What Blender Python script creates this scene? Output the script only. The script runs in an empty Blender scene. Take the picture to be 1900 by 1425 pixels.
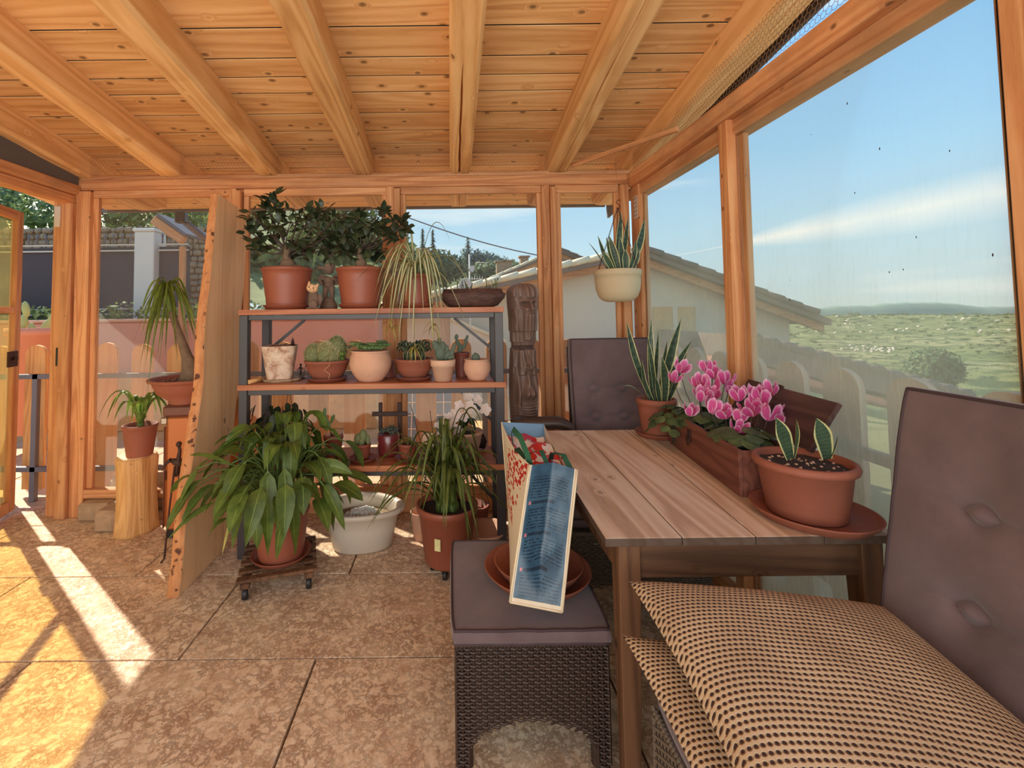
import bpy, math, random
from mathutils import Vector as V, Matrix, Euler, Quaternion, noise as mnoise
import numpy as np
random.seed(7)
PI = math.pi
sc = bpy.context.scene
COL = sc.collection

# ------------------------------------------------------------------ camera
F_PX, CX, CY, PITCH, ROLL = 850.0, 835.0, 542.0, 0.0468, 0.012
CAM = V((0, 0, 1.4))
FW = V((0, math.cos(PITCH), math.sin(PITCH)))
R0 = V((1, 0, 0)); U0 = V((0, -math.sin(PITCH), math.cos(PITCH)))
XI = R0 * math.cos(ROLL) - U0 * math.sin(ROLL)
YI = U0 * math.cos(ROLL) + R0 * math.sin(ROLL)
cd = bpy.data.cameras.new('camera'); cam = bpy.data.objects.new('camera', cd); COL.objects.link(cam)
cd.sensor_fit = 'HORIZONTAL'; cd.sensor_width = 36.0; cd.lens = 36.0 * F_PX / 1900
cd.shift_x = (950 - CX) / 1900; cd.shift_y = (CY - 712.5) / 1900
cd.clip_start = 0.02; cd.clip_end = 20000
m = Matrix.Identity(4)
for i in range(3):
    m[i][0] = XI[i]; m[i][1] = YI[i]; m[i][2] = -FW[i]; m[i][3] = CAM[i]
cam.matrix_world = m
sc.camera = cam
def ray(px, py): return FW + XI * ((px - CX) / F_PX) - YI * ((py - CY) / F_PX)
def at(px, py, Y):
    d = ray(px, py); return CAM + d * (Y / d.y)
def atz(px, py, Z):
    d = ray(px, py); return CAM + d * ((Z - CAM.z) / d.z)
def atx(px, py, X):
    d = ray(px, py); return CAM + d * (X / d.x)

# ------------------------------------------------------------------ view, sky, sun, large lights
sc.view_settings.view_transform = 'Standard'
sc.view_settings.look = 'None'
sc.view_settings.exposure = 0.0
sc.view_settings.gamma = 1.0
sc.view_settings.use_curve_mapping = False
sc.cycles.use_denoising = True
sc.cycles.max_bounces = 10
sc.cycles.diffuse_bounces = 5
sc.cycles.transparent_max_bounces = 24
sc.cycles.sample_clamp_indirect = 6.0
sc.cycles.caustics_reflective = False
sc.cycles.caustics_refractive = False

w = bpy.data.worlds.new('sky'); sc.world = w; w.use_nodes = True
nt = w.node_tree; nt.nodes.clear()
def wn(t, **k):
    n = nt.nodes.new(t)
    for a, b in k.items(): setattr(n, a, b)
    return n
tc = wn('ShaderNodeTexCoord'); sep = wn('ShaderNodeSeparateXYZ'); nt.links.new(tc.outputs['Generated'], sep.inputs[0])
ramp = wn('ShaderNodeValToRGB'); nt.links.new(sep.outputs['Z'], ramp.inputs[0])
cr = ramp.color_ramp; cr.elements[0].position = 0.0; cr.elements[0].color = (0.62, 0.74, 0.76, 1)
cr.elements[1].position = 1.0; cr.elements[1].color = (0.07, 0.23, 0.60, 1)
for p_, c_ in ((0.10, (0.52, 0.72, 0.84, 1)), (0.28, (0.33, 0.60, 0.86, 1)), (0.55, (0.17, 0.42, 0.78, 1))):
    e = cr.elements.new(p_); e.color = c_
mp = wn('ShaderNodeMapping'); mp.inputs['Scale'].default_value = (1.1, 1.4, 9.0); mp.inputs['Location'].default_value = (0.35, 0.1, -0.2)
mp.inputs['Rotation'].default_value = (0.0, 0.16, 0.0)
nt.links.new(tc.outputs['Generated'], mp.inputs['Vector'])
cn = wn('ShaderNodeTexNoise'); cn.inputs['Scale'].default_value = 1.5; cn.inputs['Detail'].default_value = 6; cn.inputs['Roughness'].default_value = 0.5
nt.links.new(mp.outputs[0], cn.inputs['Vector'])
cr2 = wn('ShaderNodeValToRGB'); cr2.color_ramp.elements[0].position = 0.53; cr2.color_ramp.elements[1].position = 0.72
nt.links.new(cn.outputs['Fac'], cr2.inputs[0])
mx = wn('ShaderNodeMixRGB'); mx.inputs[2].default_value = (0.90, 0.93, 0.92, 1)
cm = wn('ShaderNodeMath', operation='MULTIPLY'); cm.inputs[1].default_value = 0.75
nt.links.new(cr2.outputs[0], cm.inputs[0]); nt.links.new(cm.outputs[0], mx.inputs[0]); nt.links.new(ramp.outputs[0], mx.inputs[1])
_n = ray(1470, 432).cross(ray(1880, 352)).normalized(); _c = ray(1830, 372).normalized()
def wm(op, x, y=None, cl=False):
    q = wn('ShaderNodeMath', operation=op); q.use_clamp = cl
    for i_, v_ in ((0, x), (1, y)):
        if v_ is None: continue
        if isinstance(v_, (int, float)): q.inputs[i_].default_value = v_
        else: nt.links.new(v_, q.inputs[i_])
    return q.outputs[0]
def wdot(vec):
    q = wn('ShaderNodeVectorMath', operation='DOT_PRODUCT'); nt.links.new(tc.outputs['Generated'], q.inputs[0]); q.inputs[1].default_value = tuple(vec); return q.outputs['Value']
_d = wm('ABSOLUTE', wdot(_n)); _along = wm('SUBTRACT', wdot(_c), 0.945)
_wid = wm('MULTIPLY', wm('MAXIMUM', _along, 0.0), 0.70)
_nz = wn('ShaderNodeTexNoise'); _nz.inputs['Scale'].default_value = 9; _nz.inputs['Detail'].default_value = 6; nt.links.new(tc.outputs['Generated'], _nz.inputs['Vector'])
_f = wm('MULTIPLY', wm('SUBTRACT', 1.0, wm('DIVIDE', _d, wm('ADD', _wid, 0.001)), True), wm('MULTIPLY', _nz.outputs['Fac'], 1.7), True)
mx3 = wn('ShaderNodeMixRGB'); mx3.inputs[2].default_value = (0.92, 0.93, 0.90, 1); nt.links.new(_f, mx3.inputs[0]); nt.links.new(mx.outputs[0], mx3.inputs[1]); mx = mx3
bg = wn('ShaderNodeBackground'); bg.inputs['Strength'].default_value = 1.35
nt.links.new(mx.outputs[0], bg.inputs[0])
wo = wn('ShaderNodeOutputWorld'); nt.links.new(bg.outputs[0], wo.inputs[0])

SUN_EL = math.radians(41.2); SUNDIR = V((0.775 * math.cos(SUN_EL), -0.632 * math.cos(SUN_EL), -math.sin(SUN_EL)))
sl = bpy.data.lights.new('sun', 'SUN'); sl.energy = 9.0; sl.color = (1.0, 0.93, 0.82); sl.angle = math.radians(0.6)
so = bpy.data.objects.new('sun', sl); COL.objects.link(so); so.rotation_euler = SUNDIR.to_track_quat('-Z', 'Y').to_euler(); so.location = (-6, 6, 8)
# added fill lamp behind the camera, standing in for daylight from the house
al = bpy.data.lights.new('added_fill_light', 'AREA'); al.shape = 'RECTANGLE'; al.size = 4.2; al.size_y = 2.0; al.energy = 118; al.color = (1.0, 0.93, 0.84)
ao = bpy.data.objects.new('added_fill_light', al); COL.objects.link(ao); ao.location = (-0.6, -1.9, 1.5)
ao.rotation_euler = V((0.0, 1.0, 0.34)).normalized().to_track_quat('-Z', 'Y').to_euler()

# ------------------------------------------------------------------ mesh builder
class MB:
    def __init__(s): s.v = []; s.f = []; s.uv = []; s.has_uv = False; s.sm = []
    def face(s, idx, uv=None, smooth=False):
        s.f.append(tuple(idx)); s.uv.append(uv); s.sm.append(smooth)
        if uv: s.has_uv = True
    def box(s, lo, hi, M=None, bev=0.0):
        lo = V(lo); hi = V(hi)
        if bev > 0: return s.bbox(lo, hi, bev, M)
        b = len(s.v)
        for x in (lo.x, hi.x):
            for y in (lo.y, hi.y):
                for z in (lo.z, hi.z):
                    p = V((x, y, z)); s.v.append(M @ p if M else p)
        for q in ((0,1,3,2),(4,6,7,5),(0,4,5,1),(2,3,7,6),(0,2,6,4),(1,5,7,3)): s.face([b+i for i in q])
        return s
    def bbox(s, lo, hi, c, M=None):
        # chamfered box: 24 vertices
        idx = {}
        b = len(s.v)
        def vid(k):
            if k not in idx:
                idx[k] = len(s.v)
                x, y, z, ax = k
                p = [hi[0] if x else lo[0], hi[1] if y else lo[1], hi[2] if z else lo[2]]
                sg = (x, y, z)
                for a in range(3):
                    if a != ax: p[a] += -c if sg[a] else c
                pv = V(p); s.v.append(M @ pv if M else pv)
            return idx[k]
        for ax in range(3):
            o = [a for a in range(3) if a != ax]
            for sgn in (0, 1):
                q = []
                for (i, j) in ((0,0),(1,0),(1,1),(0,1)):
                    k = [0,0,0]; k[ax] = sgn; k[o[0]] = i; k[o[1]] = j
                    q.append(vid((k[0],k[1],k[2],ax)))
                flip = (sgn == 0) ^ (ax == 1)
                s.face(q[::-1] if flip else q)
        for ax in range(3):      # edges along ax
            o = [a for a in range(3) if a != ax]
            for i in (0,1):
                for j in (0,1):
                    q = []
                    for t in (0,1):
                        k = [0,0,0]; k[ax] = t; k[o[0]] = i; k[o[1]] = j
                        pair = [vid((*k, o[0])), vid((*k, o[1]))]
                        q += pair if t == 0 else pair[::-1]
                    s.face(q)
        for x in (0,1):
            for y in (0,1):
                for z in (0,1): s.face([vid((x,y,z,a)) for a in range(3)])
        return s
    def tube(s, pts, r, n=8, cap=True, smooth=True, flat=1.0):
        pts = [V(p) for p in pts]; k = len(pts)
        rr = r if isinstance(r, (list, tuple)) else [r] * k
        t0 = (pts[1] - pts[0]).normalized()
        up = V((0, 0, 1)) if abs(t0.z) < 0.9 else V((1, 0, 0))
        S = t0.cross(up).normalized(); b = len(s.v)
        for i, p in enumerate(pts):
            t = (pts[min(i+1, k-1)] - pts[max(i-1, 0)]).normalized()
            S = (S - t * S.dot(t)).normalized(); N = t.cross(S)
            for j in range(n):
                a = 2 * PI * j / n
                s.v.append(p + S * (math.cos(a) * rr[i]) + N * (math.sin(a) * rr[i] * flat))
        for i in range(k - 1):
            for j in range(n):
                j2 = (j + 1) % n
                s.face((b+i*n+j, b+i*n+j2, b+(i+1)*n+j2, b+(i+1)*n+j), smooth=smooth)
        if cap:
            s.face([b+j for j in range(n)][::-1]); s.face([b+(k-1)*n+j for j in range(n)])
        return s
    def lathe(s, prof, c=(0,0,0), n=32, sx=1.0, sy=1.0, smooth=True, wob=None, M=None, uvs=False):
        c = V(c); b = len(s.v); k = len(prof)
        for i, (r, z) in enumerate(prof):
            for j in range(n):
                a = 2 * PI * j / n; q = r
                if wob: q = wob(r, z, a)
                p = V((c.x + q * sx * math.cos(a), c.y + q * sy * math.sin(a), c.z + z))
                s.v.append(M @ p if M else p)
        for i in range(k - 1):
            for j in range(n):
                j2 = (j + 1) % n
                s.face((b+i*n+j, b+i*n+j2, b+(i+1)*n+j2, b+(i+1)*n+j), smooth=smooth)
        if prof[0][0] > 1e-5: s.face([b+j for j in range(n)][::-1])
        if prof[-1][0] > 1e-5: s.face([b+(k-1)*n+j for j in range(n)])
        return s
    def ell(s, c, r, n=14, m_=9, M=None, disp=None):
        c = V(c); r = V(r) if not isinstance(r, (int, float)) else V((r, r, r)); b = len(s.v)
        for i in range(m_ + 1):
            ph = PI * i / m_
            for j in range(n):
                a = 2 * PI * j / n
                d = V((math.sin(ph)*math.cos(a), math.sin(ph)*math.sin(a), math.cos(ph)))
                q = 1.0 + (disp(d) if disp else 0)
                p = V((d.x*r.x*q, d.y*r.y*q, d.z*r.z*q))
                if M: p = M @ p
                s.v.append(c + p)
        for i in range(m_):
            for j in range(n):
                j2 = (j + 1) % n
                s.face((b+(i+1)*n+j, b+(i+1)*n+j2, b+i*n+j2, b+i*n+j), smooth=True)
        return s
    def blade(s, pts, wf, fold=0.25, cols=2, hint=None, twist=0.0, wave=0.0, th=0.0):
        pts = [V(p) for p in pts]; k = len(pts); b = len(s.v); nc = 2 * cols + 1
        S = None
        for i, p in enumerate(pts):
            t = (pts[min(i+1, k-1)] - pts[max(i-1, 0)]).normalized()
            if S is None:
                h = V(hint) if hint is not None else t.cross(V((0,0,1)))
                if h.length < 1e-3: h = V((1,0,0))
                S = h
            S = (S - t * S.dot(t)).normalized()
            N = S.cross(t).normalized()
            tt = i / (k - 1)
            if twist:
                q = Quaternion(t, twist * tt); S2 = q @ S; N2 = q @ N
            else: S2, N2 = S, N
            w_ = wf(tt)
            for c in range(nc):
                u = (c - cols) / cols
                wv = math.sin(tt * 22 + (2 if u > 0 else 0)) * wave * w_ * abs(u)
                s.v.append(p + S2 * (u * w_) + N2 * (fold * abs(u) * w_ + wv))
        for i in range(k - 1):
            for c in range(nc - 1):
                a0, a1 = b+i*nc+c, b+i*nc+c+1; b0, b1 = a0+nc, a1+nc
                u0, u1 = c/(nc-1), (c+1)/(nc-1); t0, t1 = i/(k-1), (i+1)/(k-1)
                s.face((a0,a1,b1,b0), uv=((u0,t0),(u1,t0),(u1,t1),(u0,t1)), smooth=True)
        return s
    def prism(s, poly, d0, d1, plane='xz'):
        b = len(s.v); n = len(poly)
        def mk(p, d):
            if plane == 'xz': return V((p[0], d, p[1]))
            if plane == 'xy': return V((p[0], p[1], d))
            return V((d, p[0], p[1]))
        for d in (d0, d1):
            for p in poly: s.v.append(mk(p, d))
        s.face([b+i for i in range(n)]); s.face([b+n+i for i in range(n)][::-1])
        for i in range(n):
            j = (i+1) % n; s.face((b+i, b+n+i, b+n+j, b+j))
        return s
    def surf(s, nu, nv, fn, smooth=True, uv=True, closed_u=False):
        b = len(s.v)
        cu = nu if closed_u else nu + 1
        for j in range(nv + 1):
            for i in range(cu): s.v.append(V(fn(i / nu, j / nv)))
        for j in range(nv):
            for i in range(nu):
                i2 = (i + 1) % cu if closed_u else i + 1
                q = (b+j*cu+i, b+j*cu+i2, b+(j+1)*cu+i2, b+(j+1)*cu+i)
                s.face(q, uv=((i/nu, j/nv), ((i+1)/nu, j/nv), ((i+1)/nu, (j+1)/nv), (i/nu, (j+1)/nv)) if uv else None, smooth=smooth)
        return s
    def mesh(s, name):
        me = bpy.data.meshes.new(name)
        me.from_pydata([tuple(v) for v in s.v], [], s.f)
        me.polygons.foreach_set('use_smooth', s.sm)
        if s.has_uv:
            ul = me.uv_layers.new(name='uv'); flat = []
            for f, u in zip(s.f, s.uv):
                if u:
                    for a in u: flat += a
                else: flat += [0.0, 0.0] * len(f)
            ul.data.foreach_set('uv', flat)
        me.update()
        return me

def fixn(me):
    import bmesh
    bm = bmesh.new(); bm.from_mesh(me); bmesh.ops.recalc_face_normals(bm, faces=bm.faces); bm.to_mesh(me); bm.free()
def ob(name, mb, mat, parent=None, loc=None, rot=None, kind=None, label=None, fix=True):
    me = mb if isinstance(mb, bpy.types.Mesh) else mb.mesh(name)
    if fix and not isinstance(mb, bpy.types.Mesh): fixn(me)
    if mat is not None and not me.materials: me.materials.append(mat)
    o = bpy.data.objects.new(name, me); COL.objects.link(o)
    if parent: o.parent = parent
    if loc is not None: o.location = loc
    if rot is not None: o.rotation_euler = rot
    if kind: o['kind'] = kind
    if label: o['label'] = label
    return o
def thing(name, label, cat, loc=(0,0,0), rz=0, group=None, kind=None):
    o = bpy.data.objects.new(name, None); COL.objects.link(o); o.empty_display_size = 0.05
    o.location = loc; o.rotation_euler = (0, 0, rz); o['label'] = label
    if cat: o['category'] = cat
    if group: o['group'] = group
    if kind: o['kind'] = kind
    return o
def tag(o, label, cat=None, group=None, kind=None):
    o['label'] = label
    if cat: o['category'] = cat
    if group: o['group'] = group
    if kind: o['kind'] = kind
    return o
def remesh(o, vox, sm=4):
    md = o.modifiers.new('r', 'REMESH'); md.mode = 'VOXEL'; md.voxel_size = vox; md.use_smooth_shade = True
    if sm:
        s = o.modifiers.new('s', 'SMOOTH'); s.iterations = sm; s.factor = 0.5
    return o
def rnd(a, b): return random.uniform(a, b)

# ------------------------------------------------------------------ materials
class NT:
    def __init__(s, name):
        s.m = bpy.data.materials.new(name); s.m.use_nodes = True; s.t = s.m.node_tree; s.t.nodes.clear()
        s.out = s.n('ShaderNodeOutputMaterial')
    def n(s, t, **k):
        n = s.t.nodes.new(t)
        for a, b in k.items(): setattr(n, a, b)
        return n
    def l(s, a, b): s.t.links.new(a, b)
    def setin(s, node, key, val):
        if val is None: return
        if hasattr(val, 'is_output') or isinstance(val, bpy.types.NodeSocket): s.l(val, node.inputs[key])
        else: node.inputs[key].default_value = val
    def coord(s, kind='Object', scale=(1,1,1), loc=(0,0,0), rand=0.0):
        tc = s.n('ShaderNodeTexCoord'); o = tc.outputs[kind]
        if rand:
            oi = s.n('ShaderNodeObjectInfo'); mu = s.n('ShaderNodeMath', operation='MULTIPLY'); s.l(oi.outputs['Random'], mu.inputs[0]); mu.inputs[1].default_value = rand
            ad = s.n('ShaderNodeVectorMath', operation='ADD'); s.l(o, ad.inputs[0]); s.l(mu.outputs[0], ad.inputs[1]); o = ad.outputs[0]
        mp = s.n('ShaderNodeMapping'); mp.inputs['Scale'].default_value = scale; mp.inputs['Location'].default_value = loc
        s.l(o, mp.inputs['Vector']); return mp.outputs[0]
    def noise(s, vec, scale=5, detail=4, rough=0.55, dist=0.0):
        n = s.n('ShaderNodeTexNoise'); s.l(vec, n.inputs['Vector'])
        n.inputs['Scale'].default_value = scale; n.inputs['Detail'].default_value = detail; n.inputs['Roughness'].default_value = rough; n.inputs['Distortion'].default_value = dist
        return n.outputs['Fac']
    def ramp(s, fac, stops, interp='LINEAR'):
        r = s.n('ShaderNodeValToRGB'); s.l(fac, r.inputs[0]); c = r.color_ramp; c.interpolation = interp
        while len(c.elements) < len(stops): c.elements.new(0.5)
        for e, (p, col) in zip(c.elements, stops):
            e.position = p; e.color = (*col, 1) if len(col) == 3 else col
        return r.outputs[0]
    def math(s, op, a, b=None, clamp=False):
        n = s.n('ShaderNodeMath', operation=op); n.use_clamp = clamp
        s.setin(n, 0, a); s.setin(n, 1, b); return n.outputs[0]
    def mix(s, fac, a, b, mode='MIX'):
        n = s.n('ShaderNodeMixRGB', blend_type=mode)
        s.setin(n, 0, fac)
        for i, c in ((1, a), (2, b)):
            if isinstance(c, (tuple, list)): n.inputs[i].default_value = (*c, 1) if len(c) == 3 else c
            else: s.l(c, n.inputs[i])
        return n.outputs[0]
    def bsdf(s, color, rough=0.6, bump=None, bs=0.3, bd=0.01, metal=0.0, spec=0.5, sss=0.0, transl=None, coat=0.0, sheen=0.0):
        b = s.n('ShaderNodeBsdfPrincipled')
        if isinstance(color, (tuple, list)): b.inputs['Base Color'].default_value = (*color, 1)
        else: s.l(color, b.inputs['Base Color'])
        s.setin(b, 'Roughness', rough); b.inputs['Metallic'].default_value = metal; b.inputs['Specular IOR Level'].default_value = spec
        if coat: b.inputs['Coat Weight'].default_value = coat
        if sheen: b.inputs['Sheen Weight'].default_value = sheen
        if bump is not None:
            bn = s.n('ShaderNodeBump'); bn.inputs['Strength'].default_value = bs; bn.inputs['Distance'].default_value = bd
            s.l(bump, bn.inputs['Height']); s.l(bn.outputs[0], b.inputs['Normal'])
        o = b.outputs[0]
        if transl:
            tr = s.n('ShaderNodeBsdfTranslucent')
            if isinstance(color, (tuple, list)): tr.inputs[0].default_value = (*color, 1)
            else: s.l(color, tr.inputs[0])
            mx = s.n('ShaderNodeMixShader'); mx.inputs[0].default_value = transl; s.l(o, mx.inputs[1]); s.l(tr.outputs[0], mx.inputs[2]); o = mx.outputs[0]
        s.l(o, s.out.inputs[0]); return s.m

def srgb(r, g, b):
    f = lambda c: (c/255/12.92) if c/255 <= 0.04045 else ((c/255+0.055)/1.055)**2.4
    return (f(r), f(g), f(b))

def wood(name, dark, mid, light, axis=0, s=1.0, knots=1.0, rough=0.62, thick=None, contrast=1.0, grey=0.0):
    N = NT(name)
    k = [1.0, 1.0, 1.0]; k[axis] = 0.06
    g = N.coord('Object', scale=k, rand=23.0)
    ks = [2.2, 2.2, 2.2]; ks[axis] = 1.5
    if thick is not None: ks[thick] = 0.0
    kv = N.coord('Object', scale=ks, rand=17.0)
    vo = N.n('ShaderNodeTexVoronoi'); N.l(kv, vo.inputs['Vector'])
    if thick == 2: vo.voronoi_dimensions = '2D'
    vo.inputs['Scale'].default_value = 2.6 * s
    ring = N.math('SUBTRACT', 0.16, vo.outputs['Distance'], clamp=True)
    sc_ = N.n('ShaderNodeVectorMath', operation='ADD'); N.l(g, sc_.inputs[0])
    rr = N.math('MULTIPLY', ring, 0.9 * knots); N.l(rr, sc_.inputs[1])
    low = N.noise(sc_.outputs[0], 5.0 * s, 2, 0.45, 0.25)
    bands = N.math('SINE', N.math('MULTIPLY', low, 62.0))
    bands = N.math('ADD', N.math('MULTIPLY', bands, 0.5), 0.5)
    fine = N.noise(g, 160 * s, 2, 0.6)
    v = N.math('ADD', N.math('MULTIPLY', bands, 0.26 * contrast), N.math('MULTIPLY', low, 0.62))
    v = N.math('ADD', v, N.math('MULTIPLY', fine, 0.28))
    col = N.ramp(v, [(0.18, dark), (0.5, mid), (0.85, light)])
    oi = N.n('ShaderNodeObjectInfo')
    tone = N.math('ADD', N.math('MULTIPLY', oi.outputs['Random'], 0.28), 0.86)
    tn = N.n('ShaderNodeCombineColor'); N.l(tone, tn.inputs[0]); N.l(tone, tn.inputs[1]); N.l(tone, tn.inputs[2])
    col = N.mix(1.0, col, tn.outputs[0], 'MULTIPLY')
    if knots:
        # only some cells carry a knot
        sp = N.n('ShaderNodeSeparateColor'); N.l(vo.outputs['Color'], sp.inputs[0])
        has = N.math('GREATER_THAN', sp.outputs[0], 0.25)
        km = N.ramp(vo.outputs['Distance'], [(0.0, (1,1,1)), (0.05, (0.8,0.8,0.8)), (0.09, (0,0,0))])
        kf = N.math('MULTIPLY', N.math('MULTIPLY', km, has), 0.85 * knots, clamp=True)
        kc = tuple(c * 0.33 for c in dark)
        col = N.mix(kf, col, kc)
    if grey:
        st = N.noise(N.coord('Object', scale=(1,1,1), rand=5), 2.2, 5, 0.6)
        col = N.mix(N.math('MULTIPLY', N.ramp(st, [(0.42,(0,0,0)),(0.68,(1,1,1))]), grey), col, srgb(120, 95, 75))
    return N.bsdf(col, rough, bump=v, bs=0.25, bd=0.004, spec=0.35)

def plain(name, c, rough=0.6, var=0.12, scale=6, metal=0.0, bump=0.0, bsc=60, coat=0.0, spec=0.5, transl=None, sheen=0.0):
    N = NT(name); g = N.coord('Object')
    n = N.noise(g, scale, 5, 0.6)
    col = N.ramp(n, [(0.25, tuple(x*(1-var) for x in c)), (0.75, tuple(min(1, x*(1+var)) for x in c))])
    bp = N.noise(g, bsc, 3, 0.6) if bump else None
    return N.bsdf(col, rough, bump=bp, bs=bump, bd=0.005, metal=metal, coat=coat, spec=spec, transl=transl, sheen=sheen)

M = {}
HD, HM, HL = srgb(172, 116, 66), srgb(216, 162, 104), srgb(236, 190, 134)
M['woodx'] = wood('honey_wood_x', HD, HM, HL, 0, thick=2)
M['woody'] = wood('honey_wood_y', HD, HM, HL, 1)
M['woodz'] = wood('honey_wood_z', HD, HM, HL, 2, s=1.3)
M['frame_x'] = wood('frame_wood_x', srgb(150, 86, 50), srgb(206, 140, 90), srgb(228, 170, 120), 0, s=1.4, grey=0.25)
M['frame_y'] = wood('frame_wood_y', srgb(150, 86, 50), srgb(206, 140, 90), srgb(228, 170, 120), 1, s=1.4, grey=0.55)
M['frame_z'] = wood('frame_wood_z', srgb(146, 84, 48), srgb(202, 136, 86), srgb(226, 168, 116), 2, s=1.6, grey=0.2)
M['slab'] = wood('slab_wood', srgb(196, 148, 100), srgb(234, 188, 138), srgb(246, 208, 160), 2, s=1.0, contrast=0.5)
M['table'] = wood('table_wood', srgb(150, 118, 94), srgb(208, 178, 150), srgb(232, 212, 190), 1, s=1.2, contrast=1.2, knots=0.6, rough=0.5)
M['table_leg'] = wood('table_leg_wood', srgb(60, 38, 26), srgb(94, 62, 40), srgb(122, 84, 56), 2, s=1.4)
M['table_apron'] = wood('table_apron_wood', srgb(60, 38, 26), srgb(90, 60, 40), srgb(114, 80, 54), 0, s=1.4)
M['shelf_wood'] = wood('shelf_wood', srgb(126, 66, 38), srgb(170, 100, 62), srgb(190, 122, 80), 0, s=1.5, knots=0.7, rough=0.4)
M['crate'] = wood('crate_wood', srgb(70, 38, 30), srgb(112, 64, 50), srgb(136, 84, 66), 1, s=1.5, knots=0.2)
M['lid'] = wood('lid_wood', srgb(52, 34, 32), srgb(84, 58, 54), srgb(108, 78, 70), 1, s=1.3, knots=0.2)
M['picket'] = wood('picket_wood', srgb(190, 112, 56), srgb(226, 154, 84), srgb(240, 180, 110), 2, s=1.3)
M['picket_grey'] = wood('weathered_picket_wood', srgb(168, 138, 112), srgb(206, 178, 150), srgb(222, 198, 174), 2, s=1.3)
M['log'] = wood('log_wood', srgb(150, 100, 50), srgb(204, 152, 92), srgb(226, 180, 120), 2, s=2.2)
M['terracotta'] = plain('terracotta', srgb(148, 84, 62), 0.7, 0.10, 9, bump=0.15, bsc=120)
M['terracotta_plastic'] = plain('terracotta_plastic', srgb(148, 80, 58), 0.45, 0.05, 5)
M['terracotta_dark'] = plain('dark_terracotta', srgb(128, 68, 52), 0.5, 0.1, 7)
M['clay_pale'] = plain('pale_clay', srgb(214, 164, 134), 0.85, 0.1, 10, bump=0.25, bsc=90)
M['clay_light'] = plain('light_clay', srgb(222, 178, 148), 0.85, 0.06, 8)
M['soil'] = plain('dark_soil', srgb(58, 42, 34), 0.95, 0.5, 60, bump=0.9, bsc=150)
M['pebble'] = plain('brown_pebbles', srgb(128, 92, 76), 0.8, 0.35, 30, bump=0.3)
M['steel'] = plain('dark_painted_steel', srgb(66, 60, 60), 0.42, 0.08, 8, spec=0.5)
M['iron'] = plain('rusty_iron', srgb(70, 48, 40), 0.6, 0.4, 30, metal=0.5)
M['rail'] = plain('grey_painted_rail', srgb(104, 96, 100), 0.45, 0.08, 8)
M['black'] = plain('black_rubber', srgb(34, 30, 30), 0.5, 0.1, 8)
M['chrome'] = plain('dull_chrome', srgb(190, 180, 170), 0.3, 0.05, 8, metal=0.9)
M['grey_board'] = plain('dark_grey_board', srgb(96, 88, 84), 0.8, 0.05, 4)
M['white_plastic'] = plain('cream_plastic', srgb(206, 190, 170), 0.4, 0.03, 4)
M['totem'] = None
M['handle_green'] = plain('green_webbing', srgb(30, 84, 58), 0.7, 0.2, 60)
M['cloth_red'] = plain('red_cloth', srgb(190, 40, 36), 0.8, 0.2, 30)
M['steel_wire'] = plain('galvanised_wire', srgb(170, 130, 100), 0.5, 0.1, 20, metal=0.5)
M['greystone'] = plain('weathered_stone_block', srgb(170, 142, 112), 0.9, 0.25, 14, bump=0.5)

def mat_tile():
    N = NT('travertine_tile'); g = N.coord('Object', rand=31.0)
    warp = N.noise(g, 6, 3, 0.6)
    n1 = N.noise(g, 19, 8, 0.74, 0.3)
    ridge = N.math('ABSOLUTE', N.math('SUBTRACT', n1, 0.5))
    vein = N.ramp(ridge, [(0.0, (1,1,1)), (0.03, (0.75,0.75,0.75)), (0.06, (0,0,0))])
    n2 = N.noise(g, 34, 6, 0.78, 0.1)
    gate = N.ramp(N.noise(g, 7, 3, 0.6), [(0.30, (0.35,)*3), (0.58, (1,1,1))])
    vein = N.math('MULTIPLY', vein, gate)
    base = N.ramp(n2, [(0.3, srgb(208, 172, 136)), (0.5, srgb(238, 208, 174)), (0.72, srgb(252, 234, 206))])
    base = N.mix(N.math('MULTIPLY', N.ramp(warp, [(0.45,(0,0,0)),(0.7,(1,1,1))]), 0.35), base, srgb(190, 132, 98))
    col = N.mix(N.math('MULTIPLY', vein, 0.66), base, srgb(128, 84, 56))
    return N.bsdf(col, 0.7, bump=N.math('SUBTRACT', n2, vein), bs=0.25, bd=0.004, spec=0.2)
M['tile'] = mat_tile()
M['grout'] = plain('dark_grout', srgb(46, 32, 26), 0.9, 0.1, 10)

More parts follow.
